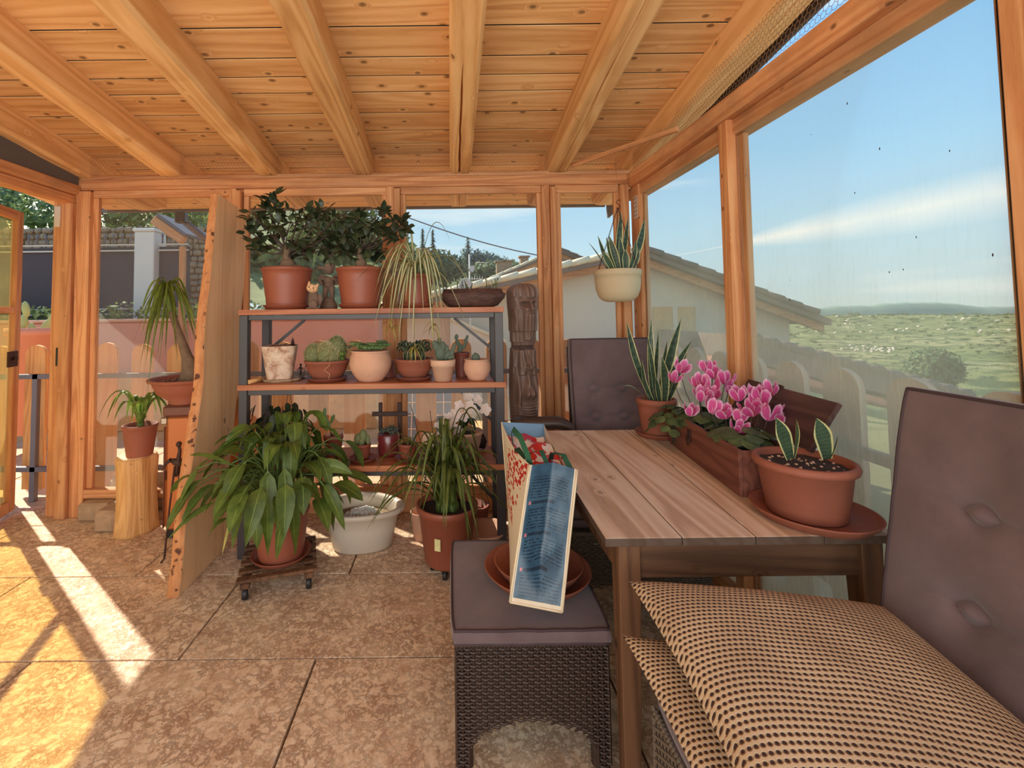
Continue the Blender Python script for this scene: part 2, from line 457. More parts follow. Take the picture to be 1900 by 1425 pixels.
def mat_pane(name, haze_lo, haze_hi, tint=(0.92, 0.93, 0.91), col=(0.86, 0.84, 0.78), gz=(0.2, 1.8), streak=0.25):
    N = NT(name)
    tr = N.n('ShaderNodeBsdfTransparent'); tr.inputs[0].default_value = (*tint, 1)
    tl = N.n('ShaderNodeBsdfTranslucent'); tl.inputs[0].default_value = (*col, 1)
    df = N.n('ShaderNodeBsdfDiffuse'); df.inputs[0].default_value = (*col, 1)
    md = N.n('ShaderNodeMixShader'); md.inputs[0].default_value = 0.2; N.l(tl.outputs[0], md.inputs[1]); N.l(df.outputs[0], md.inputs[2])
    g = N.coord('Object')
    sx = N.n('ShaderNodeSeparateXYZ'); N.l(g, sx.inputs[0])
    mr = N.n('ShaderNodeMapRange'); N.l(sx.outputs['Z'], mr.inputs[0]); mr.inputs[1].default_value = gz[0]; mr.inputs[2].default_value = gz[1]; mr.inputs[3].default_value = haze_hi; mr.inputs[4].default_value = haze_lo
    sv = N.coord('Object', scale=(1, 1, 0.12)); st = N.noise(sv, 70, 4, 0.7)
    st = N.ramp(st, [(0.52, (0,0,0)), (0.72, (1,1,1))])
    bl = N.noise(g, 3, 4, 0.6)
    f = N.math('ADD', mr.outputs[0], N.math('MULTIPLY', N.math('MULTIPLY', st, bl), N.math('MULTIPLY', mr.outputs[0], streak * 4)))
    f = N.math('MULTIPLY', f, N.math('ADD', N.math('MULTIPLY', bl, 0.9), 0.55), clamp=True)
    mx = N.n('ShaderNodeMixShader'); N.l(f, mx.inputs[0]); N.l(tr.outputs[0], mx.inputs[1]); N.l(md.outputs[0], mx.inputs[2])
    gl = N.n('ShaderNodeBsdfGlossy'); gl.inputs['Roughness'].default_value = 0.12
    fr = N.n('ShaderNodeFresnel'); fr.inputs[0].default_value = 1.3
    ff = N.math('MULTIPLY', fr.outputs[0], 0.10)
    m2 = N.n('ShaderNodeMixShader'); N.l(ff, m2.inputs[0]); N.l(mx.outputs[0], m2.inputs[1]); N.l(gl.outputs[0], m2.inputs[2])
    N.l(m2.outputs[0], N.out.inputs[0]); return N.m
M['pane_back'] = mat_pane('dusty_film_back', 0.05, 0.08, gz=(0.2, 1.9), col=(1.0, 0.92, 0.80), streak=0.1)
M['pane_right'] = mat_pane('dusty_film_right', 0.05, 0.52, gz=(0.6, 1.85), col=(1.0, 0.85, 0.58), streak=0.14)
M['pane_yellow'] = mat_pane('yellowed_film', 0.06, 0.16, tint=(0.93, 0.82, 0.5), col=(0.9, 0.8, 0.5), gz=(0.0, 2.2))

def leafmat(name, dark, light, margin=None, mw=0.12, vein=0.0, transl=0.25, rough=0.42, stripe=False):
    N = NT(name)
    uv = N.n('ShaderNodeTexCoord').outputs['UV']
    sp = N.n('ShaderNodeSeparateXYZ'); N.l(uv, sp.inputs[0])
    g = N.coord('Object', rand=9.0)
    n = N.noise(g, 14, 4, 0.6)
    col = N.ramp(n, [(0.3, dark), (0.7, light)])
    oi = N.n('ShaderNodeObjectInfo')
    t = N.math('ADD', N.math('MULTIPLY', oi.outputs['Random'], 0.45), 0.78)
    cc = N.n('ShaderNodeCombineColor'); [N.l(t, cc.inputs[i]) for i in range(3)]
    col = N.mix(1.0, col, cc.outputs[0], 'MULTIPLY')
    c = N.math('ABSOLUTE', N.math('SUBTRACT', N.math('MULTIPLY', sp.outputs['X'], 2.0), 1.0))
    bump = None
    if vein:
        vv = N.math('SINE', N.math('MULTIPLY', N.math('SUBTRACT', sp.outputs['Y'], N.math('MULTIPLY', c, 0.16)), 120.0))
        bump = N.math('ADD', N.math('MULTIPLY', vv, 0.25), 0.5)
        col = N.mix(N.math('MULTIPLY', bump, vein), col, tuple(x * 1.5 for x in light))
        mid = N.math('LESS_THAN', c, 0.05)
        col = N.mix(N.math('MULTIPLY', mid, 0.6), col, tuple(min(1, x * 2.2) for x in light))
    if margin:
        if stripe:
            e = N.math('MULTIPLY', N.math('LESS_THAN', c, 0.55), N.math('GREATER_THAN', c, 0.0))
        else:
            wv = N.noise(g, 30, 3, 0.6)
            e = N.math('GREATER_THAN', N.math('ADD', c, N.math('MULTIPLY', N.math('SUBTRACT', wv, 0.5), 0.25)), 1.0 - mw)
            band = N.math('SINE', N.math('MULTIPLY', N.math('ADD', sp.outputs['Y'], N.math('MULTIPLY', n, 0.15)), 70.0))
            col = N.mix(N.math('MULTIPLY', N.math('ADD', N.math('MULTIPLY', band, 0.5), 0.5), 0.30), col, tuple(x * 1.9 for x in light))
        col = N.mix(e, col, margin)
    return N.bsdf(col, rough, bump=bump, bs=0.25, bd=0.002, transl=transl, spec=0.45)
M['lily'] = leafmat('peace_lily_leaf', srgb(58, 78, 28), srgb(108, 126, 54), vein=0.3, transl=0.35)
M['snake'] = leafmat('snake_plant_leaf', srgb(34, 50, 40), srgb(66, 86, 62), margin=srgb(206, 200, 138), mw=0.22, transl=0.08)
M['spider'] = leafmat('spider_plant_leaf', srgb(84, 110, 66), srgb(120, 146, 92), margin=srgb(226, 220, 178), stripe=True, transl=0.25)
M['ficus'] = leafmat('ficus_leaf', srgb(38, 48, 32), srgb(70, 82, 54), transl=0.15, rough=0.35)
M['dark_leaf'] = leafmat('dark_glossy_leaf', srgb(30, 40, 24), srgb(58, 72, 40), transl=0.15)
M['orchid_leaf'] = leafmat('orchid_leaf', srgb(70, 84, 34), srgb(116, 126, 60), transl=0.3)
M['palm_leaf'] = leafmat('ponytail_leaf', srgb(82, 104, 36), srgb(138, 152, 66), transl=0.35)
M['brom_leaf'] = leafmat('bromeliad_leaf', srgb(76, 108, 40), srgb(150, 172, 82), transl=0.4)
M['cyc_leaf'] = leafmat('cyclamen_leaf', srgb(44, 60, 36), srgb(104, 120, 76), transl=0.2)
M['hang_leaf'] = leafmat('dead_leaf', srgb(150, 140, 70), srgb(190, 180, 100), transl=0.3)
M['bark'] = plain('grey_brown_bark', srgb(118, 96, 76), 0.85, 0.3, 20, bump=0.6, bsc=60)
M['bark_dark'] = plain('dark_bark', srgb(76, 62, 50), 0.85, 0.3, 20, bump=0.6, bsc=60)
M['stem'] = plain('green_stem', srgb(92, 116, 56), 0.6, 0.15, 15)
def mat_pink(name, a, b):
    N = NT(name); uv = N.n('ShaderNodeTexCoord').outputs['UV']; sp = N.n('ShaderNodeSeparateXYZ'); N.l(uv, sp.inputs[0])
    c = N.math('ABSOLUTE', N.math('SUBTRACT', N.math('MULTIPLY', sp.outputs['X'], 2.0), 1.0))
    e = N.math('MAXIMUM', c, N.math('MULTIPLY', sp.outputs['Y'], 0.95))
    col = N.ramp(e, [(0.0, a), (0.6, a), (0.95, b)])
    return N.bsdf(col, 0.5, transl=0.35)
M['pink'] = mat_pink('pink_petal', srgb(226, 92, 160), srgb(254, 222, 238))
M['white_petal'] = mat_pink('white_petal', srgb(248, 226, 214), srgb(254, 244, 238))
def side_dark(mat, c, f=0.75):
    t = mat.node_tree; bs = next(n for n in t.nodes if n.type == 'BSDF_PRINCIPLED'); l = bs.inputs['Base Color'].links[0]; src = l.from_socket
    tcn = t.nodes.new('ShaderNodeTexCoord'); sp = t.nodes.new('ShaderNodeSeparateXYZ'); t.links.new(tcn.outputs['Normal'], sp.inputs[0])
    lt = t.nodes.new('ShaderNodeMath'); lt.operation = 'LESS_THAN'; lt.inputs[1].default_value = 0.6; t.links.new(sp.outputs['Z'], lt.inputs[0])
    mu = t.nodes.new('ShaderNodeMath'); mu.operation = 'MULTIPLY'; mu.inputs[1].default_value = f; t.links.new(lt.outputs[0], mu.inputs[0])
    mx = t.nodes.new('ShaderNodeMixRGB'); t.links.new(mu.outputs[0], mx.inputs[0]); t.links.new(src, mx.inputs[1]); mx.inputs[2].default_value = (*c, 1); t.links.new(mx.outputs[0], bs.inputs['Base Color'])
side_dark(M['table'], srgb(62, 40, 30), 0.92)   # side faces of the boards, end grain included, darker than the tops
# ================================================================== STRUCTURE
RS = 0.13; RA = -math.atan(RS)
def roofz(y): return 3.029 - RS * y
EPS = 0.008
# ---- floor of big stone tiles
floor = thing('floor', 'floor of large travertine tiles with brown veins and dark joints', None, kind='structure')
ob('grout', MB().box((-4.3, -1.3, -0.06), (1.45, 3.5, -0.019)), M['grout'], floor)
ys = [-1.11, -0.5, 0.11, 0.72, 1.33, 1.94, 2.55, 3.17, 3.5]
for r in range(len(ys) - 1):
    off = -0.565 if r % 2 == 0 else -1.13
    x = off - 1.16 * 4
    while x < 1.45:
        x0, x1 = max(x, -4.3) + 0.0045, min(x + 1.16, 1.45) - 0.0045
        if x1 - x0 > 0.05:
            wx, wy = (x1 - x0), (ys[r+1] - ys[r] - 0.009)
            mb = MB().box((-wx/2, -wy/2, -0.02), (wx/2, wy/2, 0.0), bev=0.0006)
            ob('tile', mb, M['tile'], floor, loc=((x0+x1)/2, (ys[r]+ys[r+1])/2, rnd(-0.0008, 0.0008)))
        x += 1.16
terr = thing('terrace', 'outdoor terrace of pale stone paving running up to the picket fence', None, kind='structure')
N = NT('pale_paving'); g_ = N.coord('Object'); n_ = N.noise(g_, 4, 6, 0.65, 0.5)
M['paving'] = N.bsdf(N.ramp(n_, [(0.3, srgb(178, 140, 104)), (0.7, srgb(224, 190, 150))]), 0.8, bump=n_, bs=0.3)
for i in range(11):
    for j in range(8):
        x0 = -7.2 + i * 0.84; y0 = 3.51 + (j - 5) * 0.6
        if x0 + 0.84 > -4.3 and y0 < 3.5: continue
        if x0 > 1.5: continue
        ob('tile', MB().box((x0, y0, -0.04), (x0 + 0.834, y0 + 0.594, rnd(-0.012, -0.005))), M['paving'], terr)
ob('path', MB().box((1.46, -2.0, -0.04), (1.95, 4.0, -0.01)), M['paving'], terr)

# ---- ceiling: boards and rafters falling towards the back wall
ceil = thing('ceiling', 'sloping ceiling of honey coloured knotty pine boards on heavy rafters', None, kind='structure')
yb = [4.44, 4.29, 4.08, 3.93, 3.72, 3.57, 3.36, 3.21, 3.03, 2.82, 2.606, 2.46, 2.31, 2.10, 1.90, 1.70]
y_ = 1.70
while y_ > -1.2: y_ -= 0.2; yb.append(y_)
for a, b in zip(yb[:-1], yb[1:]):
    wd = (a - b) - EPS; yc = (a + b) / 2
    # two boards butt end to end at a rafter on some rows
    cuts = [-3.36, 1.53]
    if random.random() < 0.4: cuts.insert(1, random.choice([-1.33, -0.63, 0.085]))
    for c0, c1 in zip(cuts[:-1], cuts[1:]):
        L = c1 - c0 - 0.002
        mb = MB().box((-L/2, -wd/2, 0.0), (L/2, wd/2, 0.022), bev=0.0015)
        ob('plank', mb, M['woodx'], ceil, loc=((c0+c1)/2, yc, roofz(yc)), rot=(RA, 0, 0))
ob('roof_cover', MB().box((-2.65, -2.85, 0.003), (2.24, 2.85, 0.09)), plain('roof_sheet', srgb(34, 26, 22), 0.9), ceil, loc=(-0.71, 1.62, roofz(1.62)), rot=(RA, 0, 0))  # near-black roof cover sunk into the boards, painting shadow into their gaps
def rafter(x, w=0.15, h=0.17, notch=0.0, y0=-1.2, y1=4.22, seed=1):
    rs = random.Random(seed); mb = MB(); L = (y1 - y0) / math.cos(RA); n = 44; b = 0
    nc = 12
    for i in range(n + 1):
        t = i / n; y = -L/2 + L * t; hh = h; lowcut = 0
        if t > 0.965: lowcut = (t - 0.965) / 0.035 * 0.09
        j1, j2 = rs.uniform(-.003, .003), rs.uniform(-.003, .003)
        nd = notch * max(0, math.sin(t * 9 + seed)) ** 0.5 * (0.6 + 0.4 * rs.random()) if math.sin(t * 9 + seed) > 0 else 0.0
        nw = 0.001 + 0.16 * nd; cx = 0.012 * math.sin(t * 6 + seed)
        c = 0.018
        pr = [(-w/2, 0), (-w/2, -hh + c + lowcut), (-w/2 + c, -hh + lowcut), (cx - nw - .02, -hh + lowcut), (cx - nw, -hh + lowcut), (cx, -hh + lowcut + nd), (cx + nw, -hh + lowcut), (cx + nw + .02, -hh + lowcut), (w/2 - c, -hh + lowcut), (w/2, -hh + c + lowcut), (w/2, 0), (0, 0)]
        for (px, pz) in pr: mb.v.append(V((px + j1 * (abs(pz) > .05), y, pz + j2 * (abs(pz) > 0.05))))
    for i in range(n):
        for j in range(nc):
            j2 = (j + 1) % nc; mb.face((i*nc+j, i*nc+j2, (i+1)*nc+j2, (i+1)*nc+j))
    mb.face(list(range(nc))); mb.face([n*nc+j for j in range(nc)][::-1])
    yc = (y0 + y1) / 2
    ob('rafter', mb, M['woody'], ceil, loc=(x, yc, roofz(yc) - 0.001), rot=(RA, 0, 0))
for i, (x, nd) in enumerate([(-3.30, 0), (-2.70, 0), (-2.04, 0.0), (-1.33, 0.035), (-0.63, 0.008), (0.085, 0.06), (0.80, 0.015), (1.40, 0.01)]):
    rafter(x, notch=nd, seed=i + 2)
# fascia and verge
ob('verge_board', MB().box((-0.012, -2.85, -0.14), (0.012, 2.85, 0.1), bev=0.003), plain('dark_verge', srgb(84, 70, 62), 0.8), ceil, loc=(1.55, 1.62, roofz(1.62)), rot=(RA, 0, 0))
ob('fascia_board', MB().box((-2.70, -0.01, -0.02), (2.24, 0.01, 0.09)), plain('zinc_edge', srgb(120, 110, 104), 0.5, metal=0.3), ceil, loc=(-0.71, 4.46, roofz(4.46)), rot=(RA, 0, 0))

# ---- chicken wire along the top of the walls
def hexwire(mb, P, U, W, w, h, cell=0.024, r=0.0009, mask=None):
    P, U, W = V(P), V(U), V(W)
    a = cell / math.sqrt(3); ny = int(h / (1.5 * a)) + 1; nx = int(w / cell) + 1
    for j in range(ny):
        for i in range(nx):
            cx = i * cell + (cell / 2 if j % 2 else 0); cy = j * 1.5 * a
            pts = [(cx, cy + a), (cx + cell/2, cy + a/2), (cx + cell/2, cy - a/2), (cx, cy - a)]
            for (p, q) in zip(pts[:-1], pts[1:]):
                if p[0] > w or q[0] > w or p[1] > h or q[1] > h or p[1] < 0 or q[1] < 0: continue
                if mask and not (mask(*p) and mask(*q)): continue
                A = P + U * p[0] + W * p[1]; B = P + U * q[0] + W * q[1]
                mb.tube([A, B], r, 3, cap=False, smooth=False)
    return mb

# ---- back wall
wb = thing('wall_back', 'back wall timber framing of honey coloured posts and rails', None, kind='structure')
BY = 3.30
ob('rail', MB().box((-2.80, BY, 2.33), (1.34, BY + 0.05, 2.405), bev=0.004), M['frame_x'], wb)
ob('wall_plate', MB().box((-2.85, BY + 0.02, 2.406), (1.70, BY + 0.12, 2.445), bev=0.008), M['frame_x'], wb)
hw = hexwire(MB(), (-2.62, BY - 0.005, 2.41), (1,0,0), (0,0.06,1), 3.92, 0.20)
ob('chicken_wire', hw, M['steel_wire'], wb, kind='stuff', fix=False)
ob('corner_post', MB().box((-2.70, BY - 0.02, 0.0), (-2.60, BY + 0.06, 2.32), bev=0.005), M['frame_z'], wb)
for x, z0 in ((-1.56, 0.0), (-0.41, 0.0), (0.72, 0.0)):
    ob('post', MB().box((x - 0.045, BY - 0.005, z0), (x + 0.012, BY + 0.045, 2.329), bev=0.004), M['frame_z'], wb)
    ob('post', MB().box((x + 0.013, BY - 0.03, z0), (x + 0.055, BY + 0.05, 2.31), bev=0.004), M['frame_z'], wb)
ob('corner_post', MB().box((1.24, BY - 0.03, 0.0), (1.30, BY + 0.05, 2.32), bev=0.005), M['frame_z'], wb)
ob('sill_rail', MB().box((-2.6, BY - 0.02, 0.13), (1.25, BY + 0.05, 0.19), bev=0.005), M['frame_x'], wb)
ob('kick_board', MB().box((-1.5, BY + 0.0, 0.0), (1.25, BY + 0.03, 0.125), bev=0.005), M['frame_x'], wb)
ws = [(-2.60, -1.60), (-1.50, -0.455), (-0.355, 0.675), (0.775, 1.24)]
for i, (x0, x1) in enumerate(ws):
    wnd = thing('window_%d' % (i + 1), ['hazy film window at the left behind the ponytail palm', 'hazy film window behind the left half of the shelf', 'hazy film window behind the right half of the shelf', 'narrow film window behind the hanging planter'][i], None, kind='structure')
    ob('top_rail', MB().box((x0, BY + 0.01, 2.275), (x1, BY + 0.045, 2.33), bev=0.004), M['frame_x'], wnd)
    ob('stile', MB().box((x0, BY + 0.01, 0.19), (x0 + 0.04, BY + 0.045, 2.274), bev=0.004), M['frame_z'], wnd)
    ob('stile', MB().box((x1 - 0.035, BY + 0.01, 0.19), (x1, BY + 0.045, 2.274), bev=0.004), M['frame_z'], wnd)
    ob('pane', MB().box((x0 + 0.04, BY + 0.04, 0.19), (x1 - 0.035, BY + 0.0425, 2.30)), M['pane_back'], wnd)
# ---- right wall
RX = 1.31
wr = thing('wall_right', 'right wall timber framing with a heavy weathered top rail', None, kind='structure')
ob('rail', MB().box((RX - 0.01, -0.6, 2.30), (RX + 0.045, BY + 0.0, 2.40), bev=0.005), M['frame_y'], wr)
ob('rail', MB().box((RX + 0.03, -0.6, 2.225), (RX + 0.12, BY + 0.1, 2.30), bev=0.006), M['frame_y'], wr)
ob('corner_post', MB().box((RX + 0.02, BY - 0.12, 0.0), (RX + 0.06, BY + 0.02, 2.3), bev=0.005), M['frame_z'], wr)
for (y0, y1) in ((2.12, 2.19), (0.93, 1.06), (-0.3, -0.2)):
    ob('post', MB().box((RX, y0, 0.0), (RX + 0.045, y1, 2.30), bev=0.004), M['frame_z'], wr)
    ob('post', MB().box((RX + 0.05, y0 + 0.01, 0.0), (RX + 0.10, y1 + 0.05, 2.23), bev=0.006), M['frame_z'], wr)
ob('sill_rail', MB().box((RX, -0.6, 0.02), (RX + 0.05, BY, 0.09), bev=0.005), M['frame_y'], wr)
hw = hexwire(MB(), (RX + 0.01, 0.9, 2.41), (0,1,0), (0.04,0,1), 2.35, 0.42, mask=lambda a, b: 2.41 + b < roofz(0.9 + a) - 0.02)
ob('chicken_wire', hw, M['steel_wire'], wr, kind='stuff', fix=False)
for i, (y0, y1) in enumerate(((2.20, 3.19), (1.07, 2.11), (-0.19, 0.92))):
    wnd = thing('window_%d' % (i + 5), ['dusty film window nearest the far right corner', 'large dusty film window over the table looking to the valley', 'film window at the right beside the camera'][i], None, kind='structure')
    ob('pane', MB().box((RX + 0.046, y0, 0.09), (RX + 0.0485, y1, 2.30)), M['pane_right'], wnd)
    ob('batten', MB().box((RX + 0.05, y0, 0.09), (RX + 0.075, y0 + 0.035, 2.22), bev=0.004), M['frame_z'], wnd)
    ob('batten', MB().box((RX + 0.05, y1 - 0.035, 0.09), (RX + 0.075, y1, 2.22), bev=0.004), M['frame_z'], wnd)
# metal hole plate on the corner
plt = MB().box((RX - 0.002, BY - 0.20, 2.04), (RX + 0.0, BY - 0.135, 2.20))
hp = ob('fixing_plate', MB().box((RX + 0.015, BY - 0.105, 2.06), (RX + 0.0195, BY - 0.045, 2.22), bev=0.001), M['white_plastic'], wr, label='pale perforated metal plate')
dots = MB()
for k in range(5):
    for q in (0, 1): dots.ell((RX + 0.015, BY - 0.09 + q * 0.03, 2.08 + k * 0.03), 0.004, 8, 4)
ob('screw', dots, M['iron'], hp, kind='stuff')
# ---- left wall and open door
wl = thing('wall_left', 'left wall timber framing with a grey board above the beam', None, kind='structure')
LX = -2.72
ob('rail', MB().box((LX - 0.05, -1.2, 2.29), (LX + 0.04, BY, 2.36), bev=0.006), M['frame_y'], wl)
ob('rail', MB().box((LX - 0.08, -1.2, 2.225), (LX + 0.01, BY, 2.288), bev=0.006), M['frame_y'], wl)
ob('grey_board', MB().prism([(-1.2, 2.361), (BY, 2.361), (BY, roofz(BY)), (-1.2, roofz(-1.2))], LX + 0.0, LX + 0.02, 'yz'), M['grey_board'], wl)
ob('door_post', MB().box((-2.87, 3.29, 0.0), (-2.78, 3.36, 2.26), bev=0.006), M['frame_z'], wl)
ob('door_post', MB().box((-2.779, 3.25, 0.0), (-2.701, 3.37, 2.23), bev=0.006), M['frame_z'], wl)
ob('hinge_plate', MB().box((-2.86, 3.286, 2.06), (-2.815, 3.2898, 2.21)), M['white_plastic'], wl, label='pale perforated metal plate')
ob('strike_plate', MB().box((-2.82, 3.284, 1.06), (-2.79, 3.2898, 1.19), bev=0.001), M['black'], wl)
ob('post', MB().box((LX - 0.04, 1.6, 0.0), (LX + 0.04, 1.68, 2.23), bev=0.006), M['frame_z'], wl)
ob('post', MB().box((LX - 0.04, 0.2, 0.0), (LX + 0.04, 0.28, 2.23), bev=0.006), M['frame_z'], wl)
# door leaf
H = V((-2.86, 2.40, 0)); T = V((-3.17, 3.36, 0)); L = (T - H).length
dr = thing('door_1', 'open timber framed door leaf with yellowed film panes at the left', None, kind='structure', loc=tuple(H), rz=math.atan2(T.y - H.y, T.x - H.x))
dh = 2.185
ob('stile', MB().box((0, -0.02, 0.03), (0.07, 0.02, dh), bev=0.004), M['frame_z'], dr)
st = ob('stile', MB().box((L - 0.07, -0.02, 0.03), (L, 0.02, dh), bev=0.004), M['frame_z'], dr)
for z0, z1 in ((0.03, 0.11), (1.44, 1.485), (dh - 0.07, dh)):
    ob('rail', MB().box((0.071, -0.018, z0), (L - 0.071, 0.018, z1), bev=0.004), M['frame_x'], dr)
ob('pane', MB().box((0.06, 0.004, 0.10), (L - 0.06, 0.0065, 1.45)), M['pane_yellow'], dr)
ob('pane', MB().box((0.06, 0.004, 1.475), (L - 0.06, 0.0065, dh - 0.06)), M['pane_yellow'], dr)
lk = ob('lock', MB().box((L - 0.16, -0.035, 1.06), (L - 0.05, -0.0205, 1.17), bev=0.003), M['iron'], dr)
ob('knob', MB().tube([(L - 0.11, -0.036, 1.12), (L - 0.11, -0.06, 1.12)], 0.012, 10), M['iron'], lk)
# the fixed bay beside the door, and the one nearest the camera, also with yellowed film
for i, (y0, y1) in enumerate(((1.69, 2.38), (0.29, 1.59))):
    wnd = thing('window_%d' % (i + 8), ['yellowed film window beside the open door', 'yellowed film window at the left beside the camera'][i], None, kind='structure')
    ob('pane', MB().box((LX, y0, 0.1), (LX + 0.0025, y1, 2.0)), M['pane_yellow'], wnd)
    ob('rail', MB().box((LX - 0.03, y0, 0.03), (LX + 0.03, y1, 0.1), bev=0.004), M['frame_y'], wnd)
    ob('rail', MB().box((LX - 0.03, y0, 2.0), (LX + 0.03, y1, 2.08), bev=0.004), M['frame_y'], wnd)
ob('post', MB().box((LX - 0.05, 2.38, 0.0), (LX + 0.04, 2.42, 2.23), bev=0.004), M['frame_z'], wl)
# stone kerb blocks under the left window
for (x0, x1, y0, y1, z, lb) in ((-2.58, -2.36, 3.20, 3.36, 0.125, 'weathered stone block under the window sill beside the door post'), (-2.34, -2.20, 3.04, 3.24, 0.14, 'small stone block on the floor beside the log stump')):
    tag(ob('stone_block', MB().box((x0, y0, 0.001), (x1, y1, z), bev=0.018), M['greystone']), lb, 'stone block')
tag(ob('stone_slab', MB().box((-2.5, 3.38, 0.0), (-2.0, 3.52, 0.24), bev=0.03), M['greystone']), 'large rounded stone outside the left window behind the log', 'stone block')

# ================================================================== OUTDOORS
# picket fences
def picket_mesh(w=0.165, z0=0.05, z1=1.19, th=0.028):
    r = w / 2; pts = [(-r, z0), (r, z0), (r, z1 - r * 0.9)]
    for k in range(1, 10):
        a = PI * k / 10; pts.append((r * math.cos(a), z1 - r * 0.9 + r * 0.9 * math.sin(a)))
    pts.append((-r, z1 - r * 0.9))
    return MB().prism(pts, -th / 2, th / 2).mesh('picket')
pm = picket_mesh(); fixn(pm); pm.materials.append(M['picket'])
fb = thing('picket_fence', 'round topped wooden picket fence along the back terrace edge', 'fence', (0, 0, 0), group=None)
x = -1.06 - 0.285 * 14
while x < 1.62:
    ob('picket', pm, None, fb, loc=(x + rnd(-.004, .004), 3.72, rnd(-0.01, 0.01))); x += 0.285
for z in (0.93, 0.22): ob('rail', MB().box((-5.2, 3.585, z), (1.66, 3.62, z + 0.035)), M['rail'], fb)
for x in (-4.6, -3.235, -1.7, 0.26, 1.62): ob('rail_post', MB().box((x - 0.02, 3.585, -0.01), (x + 0.02, 3.62, 0.965)), M['rail'], fb)
pm2 = picket_mesh(0.19, 0.0, 1.14); fixn(pm2); pm2.materials.append(M['picket_grey'])
fr = thing('picket_fence', 'weathered round topped picket fence outside the right windows', 'fence', (0, 0, 0))
for y in (3.53, 3.23, 2.93, 2.62, 2.33, 2.03, 1.72, 1.42, 1.12, 0.82, 0.52):
    ob('picket', pm2, None, fr, loc=(1.72, y, 0), rot=(0, 0, PI / 2))
for z in (0.80, 0.2): ob('rail', MB().box((1.635, 0.3, z), (1.665, 3.66, z + 0.045)), M['rail'], fr)

def quadcloud(mb, c, r, n, size, seed=0, shell=0.55, flat=0.0):
    rs = random.Random(seed); c = V(c)
    for _ in range(n):
        d = V((rs.gauss(0,1), rs.gauss(0,1), rs.gauss(0,1))).normalized()
        k = rs.uniform(shell, 1.0) * (1 + 0.18 * mnoise.noise(d * 2.5 + V((seed, 0, 0))))
        p = c + V((d.x * r[0] * k, d.y * r[1] * k, d.z * r[2] * k))
        a = V((rs.uniform(-1,1), rs.uniform(-1,1), rs.uniform(-1,1))).normalized(); b = a.cross(d)
        if b.length < 0.05: continue
        b.normalize(); s = size * rs.uniform(0.6, 1.3); i = len(mb.v)
        mb.v += [p - a * s, p + b * s * 0.45, p + a * s, p - b * s * 0.45]; mb.face((i, i+1, i+2, i+3))
    return mb
def folmat(name, a, b, tr=0.3, sc_=0.8):
    N = NT(name); g = N.coord('Object'); n = N.noise(g, sc_, 4, 0.7)
    return N.bsdf(N.ramp(n, [(0.35, a), (0.65, b)]), 0.7, transl=tr)
M['hedge'] = folmat('hedge_leaves', srgb(70, 92, 50), srgb(150, 164, 92), sc_=1.5)
M['conifer'] = folmat('haze_tinted_needles', srgb(88, 108, 104), srgb(118, 138, 126), 0.3)  # paler and bluer than real needles: distance haze put into the colour
M['tree_green'] = folmat('broadleaf', srgb(88, 110, 80), srgb(132, 150, 106), 0.3)
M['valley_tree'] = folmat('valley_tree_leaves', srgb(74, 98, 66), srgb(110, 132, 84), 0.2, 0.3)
M['shrub'] = folmat('sunlit_shrub', srgb(130, 136, 50), srgb(214, 200, 70), 0.4, 6)

# left: low ochre wall, terracotta planter, dark fence with pillar, stone wall, hedge on the hill
M['ochre'] = plain('ochre_render', srgb(214, 170, 112), 0.9, 0.18, 12, bump=0.6, bsc=30)
M['terra_wall'] = plain('terracotta_render', srgb(212, 146, 122), 0.85, 0.06, 3)
tag(ob('garden_wall', MB().box((-9, 5.9, -0.05), (-0.95, 6.05, 0.66), bev=0.01), M['ochre']), 'low ochre rendered garden wall beyond the picket fence', 'wall')
pl = thing('planter', 'long terracotta coloured planter wall with succulents growing on top', 'planter')
ob('trough', MB().box((-9, 6.06, 0.0), (-0.95, 6.5, 1.34), bev=0.02), M['terra_wall'], pl)
ob('coping', MB().box((-9, 6.03, 1.341), (-0.93, 6.53, 1.38), bev=0.008), M['clay_pale'], pl)
mb = MB()
for k in range(26): quadcloud(mb, (-8.5 + k * 0.29, 6.25 + rnd(-.1, .1), 1.42), (0.2, 0.15, 0.12 + 0.12 * random.random()), 60, 0.05, k)
ob('foliage', mb, M['hedge'], pl, kind='stuff', fix=False)
# prickly pear seen through the door gap
pc = thing('prickly_pear', 'prickly pear cactus with flat pale pads seen through the door gap', 'cactus', tuple(at(84, 625, 5.0)))
for (dx, dz, a, L_) in ((0, 0.08, 0.5, 0.13), (0.08, 0.20, 0.6, 0.10), (0.18, 0.27, 0.7, 0.10), (0.13, 0.16, 1.2, 0.11), (-0.14, 0.07, -0.3, 0.09), (0.26, 0.08, 0.9, 0.08), (-0.22, 0.30, -0.2, 0.09), (-0.24, 0.16, 0.1, 0.09)):
    ob('pad', MB().ell((0, 0, 0), (L_ * 0.5, 0.02, L_), 12, 8), plain('cactus_pad', srgb(170, 176, 104), 0.6) if 'pad' not in M else M['pad'], pc, loc=(dx, 0, dz), rot=(0, a, 0))
    if 'pad' not in M: M['pad'] = bpy.data.materials['cactus_pad']
tub = MB().lathe([(0.0, 0.0), (0.26, 0.0), (0.30, 1.02), (0.33, 1.02), (0.33, 1.10), (0.27, 1.10), (0.26, 0.99), (0.0, 0.99)], tuple(atz(80, 640, 0) * 0), 24)
tb = at(84, 625, 5.0)
tag(ob('planter', tub, M['terra_wall'], loc=(tb.x, tb.y, tb.z - 1.0)), 'round terracotta tub holding the prickly pear outside the door', 'planter')
M['fence_dark'] = plain('dark_brown_sheet', srgb(78, 62, 62), 0.7, 0.05, 3)
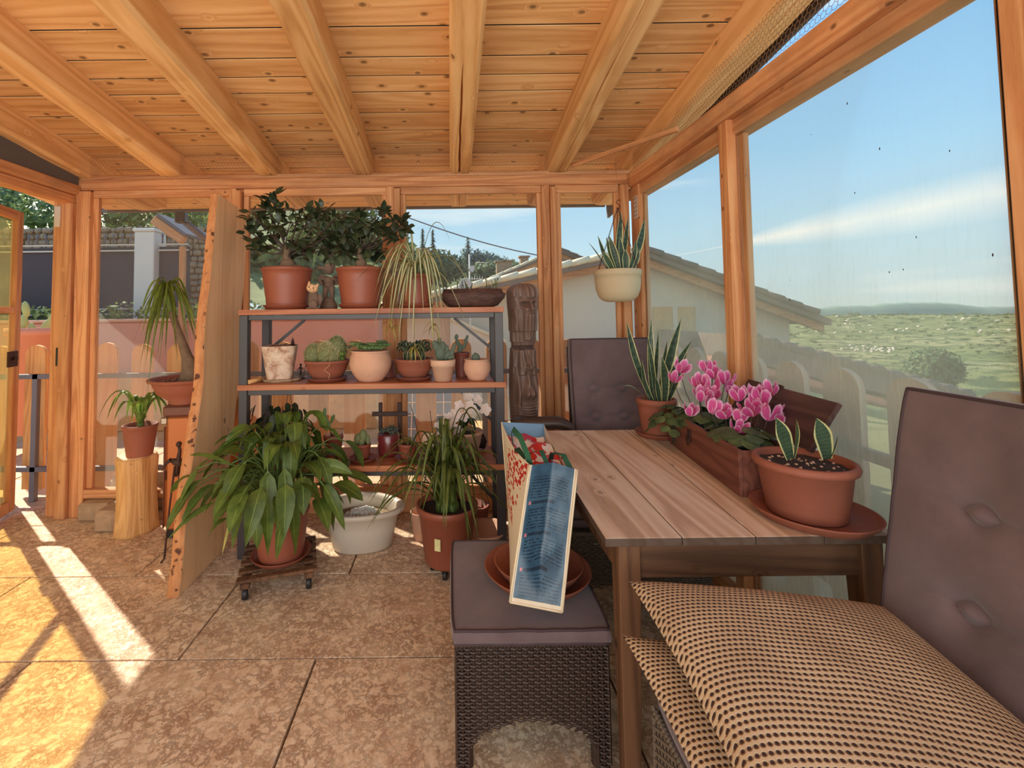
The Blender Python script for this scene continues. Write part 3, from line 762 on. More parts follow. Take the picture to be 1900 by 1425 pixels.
M['pillar'] = plain('white_pillar', srgb(224, 216, 206), 0.8, 0.04, 3)
for (x0, x1, lb) in ((-9.5, -4.80, 'long dark sheet fence panel with spikes left of the white pillar'), (-4.46, -4.0, 'short dark fence panel with spikes right of the white pillar')):
    pf = thing('fence_panel', lb, 'fence')
    ob('sheet', MB().box((x0, 7.0, 1.0), (x1, 7.03, 2.48)), M['fence_dark'], pf)
    for z in (2.50, 2.41, 1.52, 1.44): ob('rail', MB().box((x0, 6.965, z), (x1, 6.995, z + 0.022)), M['white_plastic'], pf)
    mb = MB(); xx = x0 + 0.06
    while xx < x1:
        mb.tube([(xx, 6.98, 2.5), (xx, 6.98, 2.66), (xx, 6.98, 2.70)], [0.012, 0.012, 0.001], 5); mb.ell((xx, 6.98, 2.64), 0.022, 6, 4); xx += 0.13
    ob('spikes', mb, M['rail'], pf, kind='stuff')
gp = thing('gate_pillar', 'square white rendered pillar between the dark fence panels', 'pillar')
ob('shaft', MB().box((-4.78, 6.9, 0.9), (-4.48, 7.2, 2.70), bev=0.01), M['pillar'], gp)
ob('cap', MB().box((-4.80, 6.88, 2.701), (-4.46, 7.22, 2.75), bev=0.01), M['pillar'], gp)
sw = thing('stone_wall', 'dry stone retaining wall behind the dark fence', None, kind='structure')
ob('core', MB().box((-12, 8.7, 0), (-4.5, 9.3, 3.1)), M['greystone'], sw)
mb = MB(); rs = random.Random(3)
for r in range(14):
    x = -11.0
    while x < -4.6:
        wd = rs.uniform(0.09, 0.22); hh = rs.uniform(.085, .12)
        mb.box((x, 8.6 + rs.uniform(0, .05), 1.52 + r * 0.115), (x + wd - 0.015, 8.75, 1.52 + r * 0.115 + hh), bev=0.028); x += wd
ob('stones', mb, M['greystone'], sw, kind='stuff')
hs = thing('hillside', 'green hillside with shrubs rising behind the stone wall', None, kind='structure')
ob('slope', MB().surf(24, 12, lambda u, v: (-26 + 27 * u, 9.2 + 22 * v, 3.0 + v * 7.5 * (1 - 0.9 * max(0, u - 0.45)) + mnoise.noise(V((u*8, v*6, 0))) * 0.4 - 6 * max(0, u - 0.6))), folmat('hill_grass', srgb(96, 104, 58), srgb(160, 160, 96), 0.0), hs)
mb = MB(); rs = random.Random(5)
for k in range(60):
    u = rs.random() ** 1.0; v = rs.random() ** 1.5 * 0.6
    quadcloud(mb, (-22 + 19 * u, 9.6 + 20 * v, 3.4 + v * 7.5), (rs.uniform(.7, 1.4), .8, rs.uniform(.5, 1.0)), 230, 0.12, 100 + k, shell=0.2)
ob('shrubs', mb, M['hedge'], hs, kind='stuff', fix=False)
hg = thing('hedge', 'dense dark green hedge above the stone wall at the far left', 'hedge')
mb = MB()
for k in range(9): quadcloud(mb, (-11.5 + k * 0.75, 10.2, 4.4 + 0.3 * math.sin(k)), (0.8, 0.6, 1.1), 600, 0.07, 300 + k, shell=0.6)
ob('foliage', mb, M['tree_green'], hg, kind='stuff', fix=False)
# downpipe and small lean-to roof seen under the eave
dp = thing('downpipe', 'square grey rain pipe dropping from the eave edge', 'pipe', tuple(at(337, 388, 4.5)))
ob('pipe', MB().box((-0.05, -0.04, -0.14), (0.05, 0.04, 0.06), bev=0.01), M['steel'], dp)
ob('elbow', MB().tube([(0.0, 0, -0.10), (0.22, 0.5, -0.42)], 0.035, 8), M['rail'], dp)
lt = thing('lean_to_roof', 'small tilted shed roof with zinc edge beyond the left window', 'roof', tuple(at(368, 440, 6.4)))
ob('roof_sheet', MB().box((-0.35, -0.5, 0.0), (0.12, 0.4, 0.04)), M['rail'], lt, rot=(0, 0.62, 0))
ob('beam', MB().box((-0.36, -0.5, -0.12), (0.12, -0.4, -0.005), bev=0.01), M['frame_x'], lt, rot=(0, 0.62, 0))
ob('post', MB().box((0.0, -0.45, -2.9), (0.06, -0.39, -0.20)), M['frame_z'], lt)

# neighbour houses
M['cream'] = plain('cream_render', srgb(226, 210, 188), 0.9, 0.04, 2)
M['rooftile'] = plain('grey_brown_roof_tile', srgb(126, 108, 96), 0.85, 0.2, 4, bump=0.5)
M['rooftile_pale'] = plain('pale_verge_tile', srgb(232, 214, 180), 0.8, 0.1, 6)  # sunlight on the left verges put into the tile colour; coping shares it
def gable_house(name, label, apex, lft, rgt, y0, depth, zb, wallmat, tile_r=0.09, windows=()):
    h = thing(name, label, 'house')
    poly = [(lft[0], zb), (rgt[0], zb), (rgt[0], rgt[1] - 0.1), (apex[0], apex[1] - 0.1), (lft[0], lft[1] - 0.1)]
    ob('walls', MB().prism(poly, y0, y0 + depth), wallmat, h)
    for (A, B, nm) in ((lft, apex, 'left'), (apex, rgt, 'right')):
        ex = 0.35
        a = V((A[0], 0, A[1])); b = V((B[0], 0, B[1])); d = (b - a).normalized()
        if nm == 'left': a = a - d * ex
        else: b = b + d * ex
        th = 0.10
        ob('roof', MB().prism([(a.x, a.z - th), (b.x, b.z - th), (b.x, b.z), (a.x, a.z)], y0 - 0.5, y0 + depth + 0.3), M['rooftile'], h)
        vb = MB(); L = (b - a).length; n = int(L / 0.30)
        for i in range(n):
            p = a + d * (i * 0.30); q = p + d * 0.32
            vb.tube([(p.x, y0 - 0.47, p.z + 0.02), (q.x, y0 - 0.47, q.z + 0.035)], [tile_r * 0.9, tile_r], 8, flat=0.7)
        ob('verge_tiles', vb, M['rooftile_pale'] if nm == 'left' else M['rooftile'], h, kind='stuff')
        ob('soffit', MB().prism([(a.x, a.z - th - 0.12), (b.x, b.z - th - 0.12), (b.x, b.z - th), (a.x, a.z - th)], y0 - 0.35, y0 - 0.25), M['frame_x'], h)
        pr = [(a + d * (0.6 * k)) for k in range(int(L / 0.6))]
    for (x0, x1, z0, z1) in windows:
        wf = ob('window', MB().box((x0, y0 - 0.02, z0), (x1, y0 + 0.02, z1)), M['ochre'], h)
    return h
A = at(1195, 462, 7.5); Lf = at(700, 572, 7.5); Rt = at(1505, 578, 7.5)
nh = gable_house('neighbour_house', 'cream rendered neighbour house with a low tiled gable roof', (A.x, A.z), (Lf.x, Lf.z), (Rt.x, Rt.z), 8.0, 6.0, -3.0, M['cream'])
p0, p1 = at(835, 586, 7.9), at(935, 628, 7.9)
ob('coping', MB().prism([(p0.x, p0.z - .06), (p1.x, p1.z - .06), (p1.x, p1.z), (p0.x, p0.z)], 7.6, 7.98), M['rooftile_pale'], nh)
ob('stair_wall', MB().prism([(p0.x, -2), (p1.x, -2), (p1.x, p1.z - .061), (p0.x, p0.z - .061)], 7.64, 7.98), M['cream'], nh)
lw = at(1215, 570, 7.9); lw2 = at(1295, 615, 7.9)
wf = ob('window', MB().box((lw.x, 7.95, lw2.z), (lw2.x, 8.01, lw.z), bev=0.01), M['ochre'], nh, label='ochre lit recess under the eave')
ob('window_bar', MB().box(((lw.x + lw2.x) / 2 - .04, 7.93, lw2.z), ((lw.x + lw2.x) / 2 + .04, 7.949, lw.z)), M['cream'], wf)
# two awnings: annex roof that falls away to the right
an = thing('annex', 'low annex with a tiled roof falling to the right beyond the fence', 'house')
a0, a1 = at(1375, 622, 5.6), at(1830, 742, 5.6)
ob('roof', MB().prism([(a0.x, a0.z - .30), (a1.x, a1.z - .22), (a1.x, a1.z), (a0.x, a0.z)], 5.6, 7.9), M['rooftile'], an)
mb = MB(); d = (a1 - a0); L = d.length; d.normalize()
for i in range(int(L / 0.22)):
    p = a0 + d * (i * 0.22); mb.tube([p + V((0, 0.03, 0.0)), p + d * 0.24 + V((0, 0.03, 0.015))], [0.055, 0.065], 8)
ob('verge_tiles', mb, M['rooftile'], an, kind='stuff')
ob('soffit', MB().prism([(a0.x, a0.z - .38), (a1.x - .3, a1.z - .30), (a1.x - .3, a1.z - .225), (a0.x, a0.z - .305)], 5.7, 7.9), M['terra_wall'], an)
ob('walls', MB().box((a0.x, 5.95, -3), (a1.x - 1.6, 7.9, 0.05)), M['cream'], an)
A = at(1040, 462, 15.1); Lf = at(905, 520, 15.1); Rt = at(1130, 500, 15.1)
h2 = gable_house('far_house', 'far house roof with chimneys behind the cream neighbour house', (A.x, A.z), (Lf.x, Lf.z), (Rt.x, Rt.z), 15.6, 5.0, -3.0, M['cream'], tile_r=0.07)
for (px, py) in ((972, 478), (942, 486), (928, 487)):
    c = at(px, py, 16.0)
    ch = ob('chimney', MB().box((c.x - 0.14, 15.86, c.z - 0.6), (c.x + 0.14, 16.14, c.z), bev=0.01), M['greystone'], h2)
    ob('chimney_cap', MB().box((c.x - 0.19, 15.81, c.z + 0.001), (c.x + 0.19, 16.19, c.z + 0.05)), M['greystone'], ch)
# dishes and aerials on a mast
ms = thing('aerial_mast', 'white mast with two satellite dishes and an aerial over the roof', 'mast', tuple(at(872, 560, 7.2)))
ob('pole', MB().tube([(0, 0, -1.2), (0, 0, 0.75)], 0.012, 8), M['pillar'], ms)
def dish(r, loc, lb=None):
    d_ = ob('dish', MB().lathe([(0.0, 0.0), (r * 0.5, 0.03 * r / .2), (r, 0.12 * r / .2), (r, 0.13 * r / .2), (r * .5, 0.045 * r / .2), (0.0, 0.015)], (0,0,0), 24), M['pillar'], ms, loc=loc, rot=(math.radians(78), 0, math.radians(-38)))
    ob('arm', MB().tube([(0, -r * .9, 0.02), (0, -r * .2, 0.22)], 0.006, 6), M['rail'], d_)
dish(0.125, (-0.03, -0.06, 0.23)); dish(0.055, (0.05, -0.05, 0.50))
mb = MB().tube([(0.0, 0, 0.36), (0.22, 0, 0.36)], 0.006, 6); mb.tube([(0.12, 0, 0.62), (0.30, 0, 0.62)], 0.005, 6)
for k in range(5): mb.tube([(0.04 + k * 0.04, 0, 0.32), (0.04 + k * 0.04, 0, 0.40)], 0.003, 4)
ob('aerial', mb, M['pillar'], ms)
# cable
A = at(752, 402, 9); B = at(1066, 486, 9); mb = MB()
pts = [A.lerp(B, t / 12) - V((0, 0, 0.10 * math.sin(PI * t / 12))) for t in range(13)]
tag(ob('cable', mb.tube(pts, 0.012, 5), M['rail']), 'thin overhead cable crossing the sky behind the shelf', 'cable')
# solar panel just behind the fence
sp = thing('solar_panel', 'tilted blue solar panel with white grid behind the pickets', 'solar panel', tuple(at(792, 772, 4.9)), 0)
M['blue'] = plain('blue_glass', srgb(92, 124, 160), 0.2, 0.1, 3); 
ob('glass', MB().box((-0.5, -0.01, -0.42), (0.35, 0.01, 0.42)), M['blue'], sp, rot=(-0.5, 0, 0))
mb = MB()
for k in range(6): mb.box((-0.5 + k * 0.168, -0.016, -0.42), (-0.49 + k * 0.168, -0.0105, 0.42))
for k in range(7): mb.box((-0.5, -0.016, -0.42 + k * 0.14), (0.35, -0.0105, -0.412 + k * 0.14))
ob('grid', mb, M['pillar'], sp, rot=(-0.5, 0, 0), kind='stuff')
ob('stand', MB().box((-0.1, 0.02, -0.86), (-0.04, 0.3, 0.0)), M['rail'], sp)
ob('ground_paving', MB().box((-16, 4.31, -0.5), (2.1, 9.0, -0.055)), M['ochre'], terr)

# trees
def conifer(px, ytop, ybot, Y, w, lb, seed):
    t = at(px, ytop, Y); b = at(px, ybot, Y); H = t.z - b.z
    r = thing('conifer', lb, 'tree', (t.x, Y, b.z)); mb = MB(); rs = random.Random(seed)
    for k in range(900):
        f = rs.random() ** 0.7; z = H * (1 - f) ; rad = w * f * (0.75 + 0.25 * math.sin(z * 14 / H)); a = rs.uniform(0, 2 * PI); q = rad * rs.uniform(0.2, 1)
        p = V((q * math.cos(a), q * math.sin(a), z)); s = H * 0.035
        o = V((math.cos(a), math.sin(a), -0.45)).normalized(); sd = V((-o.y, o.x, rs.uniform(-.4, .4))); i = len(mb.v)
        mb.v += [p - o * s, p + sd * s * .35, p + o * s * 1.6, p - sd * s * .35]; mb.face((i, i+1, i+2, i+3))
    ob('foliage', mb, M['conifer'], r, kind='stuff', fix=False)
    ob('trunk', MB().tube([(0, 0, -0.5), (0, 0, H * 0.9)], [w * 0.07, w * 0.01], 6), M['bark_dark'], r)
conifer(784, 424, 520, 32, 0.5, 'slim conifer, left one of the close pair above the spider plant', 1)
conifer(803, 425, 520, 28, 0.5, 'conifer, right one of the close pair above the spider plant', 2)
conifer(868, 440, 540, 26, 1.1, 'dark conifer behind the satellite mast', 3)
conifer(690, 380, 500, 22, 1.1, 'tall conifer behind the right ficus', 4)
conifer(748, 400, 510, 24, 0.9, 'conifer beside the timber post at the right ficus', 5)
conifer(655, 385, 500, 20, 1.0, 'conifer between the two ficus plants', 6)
def broad(px, py, Y, r, lb, mat, seed, n=1500, sz=0.16):
    c = at(px, py, Y); t = thing('broadleaf_tree', lb, 'tree', (c.x, Y, c.z - r[2]))
    mb = MB()
    for k in range(5):
        rs = random.Random(seed * 10 + k); o = V((rs.uniform(-.5, .5) * r[0], 0, rs.uniform(-.3, .35) * r[2] + r[2]))
        quadcloud(mb, o, (r[0] * .6, r[1] * .6, r[2] * .6), n // 5, sz, seed * 10 + k, shell=0.3)
    ob('crown', mb, mat, t, kind='stuff', fix=False)
    ob('trunk', MB().tube([(0, 0, -r[2]), (0, 0, r[2])], [r[0] * .1, r[0] * .04], 6), M['bark_dark'], t)
broad(900, 492, 26, (1.5, 1.2, 1.1), 'rounded tree right of the satellite mast', M['conifer'], 11)
broad(930, 505, 22, (1.9, 1.2, 0.9), 'low rounded tree beside the far house roof', M['tree_green'], 12)
broad(825, 495, 18, (1.6, 1.2, 0.9), 'rounded tree left of the satellite mast', M['tree_green'], 13)
broad(600, 440, 15, (2.2, 1.4, 1.3), 'large tree showing behind the left ficus', M['hedge'], 14, 2600)
broad(700, 470, 19, (1.6, 1.2, 1.0), 'olive green tree behind the right ficus', M['hedge'], 15, 2000)
broad(540, 500, 11.5, (1.8, 1.2, 0.9), 'shrubby tree low behind the left terracotta pots', M['hedge'], 16, 2000)
broad(425, 500, 18, (1.6, 1.2, 1.4), 'green tree beyond the leaning wooden slab', M['hedge'], 17, 2000)
# shrubs below the right fence
for k, (x, y, z, s) in enumerate(((2.5, 1.7, -0.05, .5), (2.9, 2.4, -0.3, .6), (2.4, 1.15, -0.2, .5), (3.4, 1.9, -0.4, .6))):
    s_ = thing('shrub', ['sunlit yellow green shrub just past the picket fence', 'shrub behind the pickets below the crate', 'small shrub beyond the fence by the chair', 'wide shrub lower down the bank'][k], 'shrub', (x, y, z - s))
    ob('foliage', quadcloud(MB(), (0, 0, s), (s, s, s), 900, 0.05, 500 + k, shell=0.4), M['shrub'], s_, kind='stuff', fix=False)
# valley
def hgt(x, y):
    r = math.hypot(x, y)
    pts = [(0, -0.6), (6, -1.4), (30, -6), (70, -13), (200, -34), (500, -56), (1500, -72), (9000, -95)]
    z = pts[-1][1]
    for (r0, z0), (r1, z1) in zip(pts[:-1], pts[1:]):
        if r <= r1: z = z0 + (z1 - z0) * (r - r0) / (r1 - r0); break
    return z + mnoise.noise(V((x / 90, y / 90, 0))) * min(8, r * 0.02) + mnoise.noise(V((x / 700, y / 700, 3))) * min(22, r * .008)
N = NT('valley_fields'); g_ = N.coord('Object')
vo = N.n('ShaderNodeTexVoronoi'); vo.distance = 'CHEBYCHEV'; N.l(g_, vo.inputs['Vector']); vo.inputs['Scale'].default_value = 0.0075; vo.inputs['Randomness'].default_value = 0.8
sc1 = N.n('ShaderNodeSeparateColor'); N.l(vo.outputs['Color'], sc1.inputs[0])
f1 = N.ramp(sc1.outputs[0], [(0.0, srgb(112, 122, 76)), (0.35, srgb(142, 144, 92)), (0.65, srgb(164, 158, 114)), (1.0, srgb(102, 116, 78))])
trn = N.noise(g_, 0.03, 6, 0.7); tm = N.ramp(trn, [(0.50, (0,0,0)), (0.58, (1,1,1))])
vo2 = N.n('ShaderNodeTexVoronoi'); vo2.feature = 'DISTANCE_TO_EDGE'; N.l(g_, vo2.inputs['Vector']); vo2.inputs['Scale'].default_value = 0.013
hr = N.ramp(vo2.outputs['Distance'], [(0.0, (1,1,1)), (0.05, (1,1,1)), (0.09, (0,0,0))]); hr = N.math('MULTIPLY', hr, N.ramp(N.noise(g_, 0.02, 3, 0.6), [(0.42, (0,0,0)), (0.52, (1,1,1))]))
f1 = N.mix(N.math('MULTIPLY', N.ramp(N.noise(g_, 0.12, 5, 0.7), [(0.4, (0,0,0)), (0.7, (1,1,1))]), 0.35), f1, srgb(104, 112, 66))
f2 = N.mix(N.math('MAXIMUM', tm, hr), f1, srgb(74, 90, 58))
M['fields'] = N.bsdf(f2, 0.95, spec=0.1)
mb = MB()
def tp(u, v):
    r = 5.0 * (1800 ** v); a = math.radians(-8 + 100 * u); x = r * math.cos(a); y = r * math.sin(a)
    return (x + 1.5, y, hgt(x, y))
vl = thing('valley', 'wide green valley with fields reaching to the hazy horizon', None, kind='structure')
ob('fields', mb.surf(90, 120, tp), M['fields'], vl)
M['hills'] = plain('haze_tinted_hills', srgb(140, 160, 146), 1.0, 0.08, 0.002)  # aerial haze of the far hills mixed into their base colour
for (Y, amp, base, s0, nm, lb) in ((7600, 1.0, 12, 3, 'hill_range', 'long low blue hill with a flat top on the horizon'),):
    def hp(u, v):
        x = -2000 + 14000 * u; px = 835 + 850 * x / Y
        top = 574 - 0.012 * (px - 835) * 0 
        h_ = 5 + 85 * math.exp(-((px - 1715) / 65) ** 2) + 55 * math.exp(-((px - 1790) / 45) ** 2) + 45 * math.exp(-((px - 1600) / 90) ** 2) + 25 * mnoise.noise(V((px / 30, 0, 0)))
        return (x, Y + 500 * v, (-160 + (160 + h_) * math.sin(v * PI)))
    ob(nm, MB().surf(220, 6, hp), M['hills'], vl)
mb = MB(); rs = random.Random(9); mt = MB()
for k in range(130):
    px = rs.uniform(1420, 1890); py = rs.choice([rs.gauss(612, 5), rs.gauss(590, 8), rs.gauss(648, 3)])
    if 640 < py < 660: px = rs.gauss(1620, 30)
    if py < 585: continue
    d = ray(px, py); 
    lo, hi = 10.0, 8000.0
    for _ in range(40):
        md = (lo + hi) / 2; p = CAM + d * md
        if p.z > hgt(p.x - 1.5, p.y): lo = md
        else: hi = md
    p = CAM + d * lo; s = lo * 0.0020 * rs.uniform(.6, 1.5)
    mb.box((p.x - s, p.y - s, p.z - s * .4), (p.x + s, p.y + s, p.z + s * .5))
    mb.prism([(p.x - s * 1.1, p.z + s * .5), (p.x + s * 1.1, p.z + s * .5), (p.x, p.z + s * .85)], p.y - s * 1.1, p.y + s * 1.1)
ob('far_buildings', mb, M['cream'], vl, kind='stuff')
mt = MB()
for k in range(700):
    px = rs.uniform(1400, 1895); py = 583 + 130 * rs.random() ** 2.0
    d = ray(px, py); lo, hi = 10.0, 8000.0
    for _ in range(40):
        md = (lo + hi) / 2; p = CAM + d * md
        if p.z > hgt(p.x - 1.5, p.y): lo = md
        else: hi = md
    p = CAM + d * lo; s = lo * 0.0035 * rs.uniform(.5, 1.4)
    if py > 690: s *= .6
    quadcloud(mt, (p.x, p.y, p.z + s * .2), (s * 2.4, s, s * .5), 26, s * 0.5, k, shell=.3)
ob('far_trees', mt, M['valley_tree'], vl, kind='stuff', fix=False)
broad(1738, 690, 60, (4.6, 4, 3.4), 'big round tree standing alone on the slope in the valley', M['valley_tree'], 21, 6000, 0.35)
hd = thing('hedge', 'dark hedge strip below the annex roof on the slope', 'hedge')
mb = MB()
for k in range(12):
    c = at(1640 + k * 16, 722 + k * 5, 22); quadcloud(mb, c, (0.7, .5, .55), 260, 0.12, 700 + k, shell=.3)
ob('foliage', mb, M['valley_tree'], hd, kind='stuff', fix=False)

sk = MB(); rs = random.Random(2)
for (px, py) in ((1465, 556), (1505, 250), (1572, 192), (1586, 358), (1842, 473), (1676, 500), (1650, 505), (1384, 326), (1632, 276), (1762, 280), (1466, 520), (1700, 440)):
    p = atx(px, py, RX + 0.044); sk.ell(p, (0.0008, 0.0016 * rs.uniform(.6, 1.4), 0.004 * rs.uniform(.5, 1.6)), 6, 4)
ob('dirt_specks', sk, M['iron'], bpy.data.objects['window_6'], kind='stuff')
# ================================================================== INTERIOR OBJECTS
# ---- containers
def pot_prof(rt, rb, h, lip=0.012, liph=0.03, wall=0.008, rings=0):
    p = [(0.0, 0.0), (rb, 0.0), (rb * 1.01, 0.004)]
    for k in range(1, 7):
        t = k / 7; p.append((rb + (rt - lip - rb) * t + (0.0015 if (rings and k % 2) else 0), (h - liph) * t))
    p += [(rt - lip, h - liph), (rt - 0.002, h - liph + 0.003), (rt, h - liph * 0.5), (rt - 0.002, h - 0.002), (rt - 0.006, h), (rt - lip - wall, h), (rt - lip - wall - 0.004, h - 0.05 if h > .09 else h * .6), (0.0, h - 0.05 if h > .09 else h * .6)]
    return p
def saucer_prof(r, h=0.025, wall=0.006):
    return [(0.0, 0.0), (r * 0.82, 0.0), (r * 0.86, 0.002), (r - 0.002, h - 0.004), (r, h - 0.001), (r - wall * .7, h), (r - wall, h - 0.003), (r * 0.84 - wall, 0.007), (0.0, 0.006)]
def belly_prof(rt, rm, rb, h, wall=0.007):
    p = [(0.0, 0.0), (rb, 0.0)]
    for k in range(1, 12):
        t = k / 12; r = rb + (rm - rb) * math.sin(min(1, t / 0.62) * PI / 2) if t < 0.62 else rm - (rm - rt * .94) * ((t - .62) / .38) ** 2
        p.append((r, h * 0.93 * t))
    p += [(rt * .94, h * .92), (rt, h * .95), (rt * 1.01, h * .98), (rt * .98, h), (rt - wall, h), (rt - wall - .004, h * .8), (0, h * .8)]
    return p
def soil(parent, r, z, mat=None, nm='soil', lumps=0.004, seed=0):
    def fn(rr, zz, a): return rr
    mb = MB(); n = 28; rings = 7
    for i in range(rings + 1):
        q = r * i / rings
        for j in range(n):
            a = 2 * PI * j / n; mb.v.append(V((q * math.cos(a), q * math.sin(a), z + lumps * mnoise.noise(V((q * 60 * math.cos(a), q * 60 * math.sin(a), seed))))))
    for i in range(rings):
        for j in range(n):
            j2 = (j + 1) % n; mb.face((i*n+j, i*n+j2, (i+1)*n+j2, (i+1)*n+j), smooth=True)
    return ob(nm, mb, mat or M['soil'], parent, fix=False)
def pebbles(parent, r, z, n, size, mat=None, seed=0, nm='pebbles'):
    rs = random.Random(seed); mb = MB()
    for _ in range(n):
        a = rs.uniform(0, 2*PI); q = r * math.sqrt(rs.random()); s = size * rs.uniform(.6, 1.3)
        mb.ell((q*math.cos(a), q*math.sin(a), z + rs.uniform(0, size * .7)), (s, s * rs.uniform(.6, 1), s * .6), 7, 5, M=Matrix.Rotation(rs.uniform(0, 3), 3, 'Z'))
    return ob(nm, mb, mat or M['pebble'], parent, kind='stuff')
def saucer(lb, loc, r, mat, h=0.025, sx=1, sy=1, cat='saucer', name='saucer'):
    return tag(ob(name, MB().lathe(saucer_prof(r, h), (0,0,0), 40, sx, sy), mat, loc=loc), lb, cat)
def arch(base, az, reach, rise, drop, n=9, side=0.0):
    b = V(base); d = V((math.cos(az), math.sin(az), 0)); s = V((-d.y, d.x, 0))
    P1 = b + d * (reach * 0.42) + V((0, 0, rise * 1.7)); P2 = b + d * reach + V((0, 0, rise - drop)) + s * side
    out = []
    for i in range(n + 1):
        t = i / n; out.append(b * (1-t)**2 + P1 * 2 * t * (1-t) + P2 * t * t)
    return out
lance = lambda w, tip=1.0, pk=0.4: (lambda t: w * (math.sin(PI * min(1, max(0, t)) ** (math.log(.5) / math.log(pk))) ** 0.8 * 0.98 + 0.02 * (1 - t)))
strapw = lambda w: (lambda t: w * min(1, 0.55 + t * 2) * (1 - max(0, (t - 0.55) / 0.45) ** 2) + 0.0004)

# ---- leaning slab of wood
slab = MB()
def slabpt(u, v, side):
    # v along the board (0 floor..1 top), u across; near edge is wavy bark
    y0 = 2.36 + 0.36 * v + 0.018 * mnoise.noise(V((v * 7, 0, 0))) + 0.03 * math.exp(-((v - .45) / .12) ** 2); y1 = y0 + 0.46 - 0.05 * v
    z = 0.002 + 2.13 * v - 0.03 * u * v
    x = -1.405 + (0.03 - 0.008 * v) * side
    return V((x, y0 + (y1 - y0) * u, z))
nu, nv = 6, 40
loop = [(0.0, -1), (0.0, -0.33), (0.0, 0.33), (0.0, 1)] + [(k / nu, 1) for k in range(1, nu + 1)] + [(1, -1)] + [(k / nu, -1) for k in range(nu - 1, 0, -1)]
for j in range(nv + 1):
    for (u, s_) in loop:
        p = slabpt(u, j / nv, s_)
        if u == 0 and abs(s_) < 1: p.y -= 0.010 + 0.006 * mnoise.noise(V((j * .5, s_, 2)))
        slab.v.append(p)
n = len(loop)
for j in range(nv):
    for i in range(n):
        i2 = (i + 1) % n; slab.face((j*n+i, j*n+i2, (j+1)*n+i2, (j+1)*n+i), smooth=False)
slab.face(list(range(n))[::-1]); slab.face([nv*n+i for i in range(n)])
sb = thing('wooden_slab', 'tall live edge wooden board leaning upright against the left end of the shelf', 'board')
ob('board', slab, M['slab'], sb)
N = NT('bark_edge'); g_ = N.coord('Object', scale=(1,1,.3)); n_ = N.noise(g_, 30, 4, 0.7)
sp_ = N.noise(N.coord('Object'), 22, 2, 0.5)
c_ = N.mix(N.ramp(sp_, [(0.60,(0,0,0)),(0.66,(1,1,1))]), N.ramp(n_, [(0.3, srgb(178, 110, 62)), (0.7, srgb(214, 150, 96))]), srgb(92, 52, 30))
M['bark_edge'] = N.bsdf(c_, 0.8, bump=n_, bs=.5)
eb = MB()
for j in range(nv + 1):
    for s_ in (-1.02, -.4, .4, 1.02):
        p = slabpt(0, j / nv, s_); p.y -= 0.004 + (0.012 if abs(s_) < 1 else 0) + 0.006 * mnoise.noise(V((j * .9, s_ * 2, 5))); eb.v.append(p)
for j in range(nv):
    for i in range(3): eb.face((j*4+i, j*4+i+1, (j+1)*4+i+1, (j+1)*4+i), smooth=True)
ob('bark_edge', eb, M['bark_edge'], sb, label='rough spotted bark edge facing the room')

# ---- old copper coloured heater behind the slab
M['copper'] = plain('copper_enamel', srgb(190, 112, 62), 0.35, 0.06, 3, metal=0.25)
M['brown_trim'] = plain('brown_metal_trim', srgb(112, 70, 56), 0.45, 0.1, 5, metal=0.3)
ht = thing('heater', 'copper coloured metal heater cabinet with chrome handles half hidden behind the slab', 'heater', (-1.82, 2.96, 0.0), math.radians(8))
ob('body', MB().box((0, 0, 0.05), (0.33, 0.20, 0.76), bev=0.012), M['copper'], ht)
ob('top', MB().box((-0.02, -0.02, 0.761), (0.35, 0.24, 0.835), bev=0.014), M['brown_trim'], ht)
ob('plinth', MB().box((0.01, 0.01, 0.001), (0.32, 0.19, 0.049)), M['black'], ht)
d1 = ob('door', MB().box((-0.014, 0.01, 0.42), (-0.0005, 0.19, 0.70), bev=0.004), M['copper'], ht)
d2 = ob('door', MB().box((-0.014, 0.01, 0.07), (-0.0005, 0.19, 0.36), bev=0.004), M['copper'], ht)
ob('trim_strip', MB().box((-0.020, 0.0, 0.365), (-0.0005, 0.2, 0.415), bev=0.004), M['brown_trim'], ht)
ob('handle', MB().box((-0.055, 0.05, 0.26), (-0.0145, 0.15, 0.29), bev=0.006), M['chrome'], d2)
ob('control_panel', MB().box((-0.05, 0.02, 0.705), (-0.001, 0.18, 0.757), bev=0.01), M['chrome'], ht)
ob('hinge_rod', MB().tube([(-0.008, -0.004, 0.07), (-0.008, -0.004, 0.70)], 0.005, 6), M['brown_trim'], ht)

# ---- bonsai bowl with ponytail palm
bp = at(343, 705, 3.03); bz = 0.836
bw = thing('ponytail_palm', 'ponytail palm with swollen base in a wide terracotta bowl on the heater', 'potted plant', (bp.x, 3.05, bz))
ob('bowl', MB().lathe([(0, 0), (0.10, 0), (0.105, 0.012), (0.10, 0.02), (0.17, 0.07), (0.195, 0.125), (0.198, 0.14), (0.222, 0.147), (0.226, 0.158), (0.220, 0.165), (0.19, 0.16), (0.185, 0.13), (0, 0.13)], (0,0,0), 40), M['terracotta'], bw)
pebbles(bw, 0.175, 0.138, 170, 0.011, seed=2)
cx = ob('caudex', MB().tube([(0.045, 0, 0.12), (0.04, 0, 0.17), (0.03, 0, 0.22), (0.0, 0, 0.30), (-0.035, 0, 0.40), (-0.075, -0.01, 0.52), (-0.10, -0.01, 0.60)], [0.075, 0.082, 0.06, 0.034, 0.026, 0.022, 0.02], 14), M['bark'], bw)
ob('cut_trunk', MB().tube([(0.07, 0.0, 0.15), (0.095, 0.0, 0.24), (0.10, 0, 0.36), (0.095, 0, 0.50), (0.098, 0, 0.555)], [0.055, 0.035, 0.028, 0.029, 0.030], 12), M['bark'], bw)
rs = random.Random(11)
crown = V((-0.135, -0.01, 0.765))
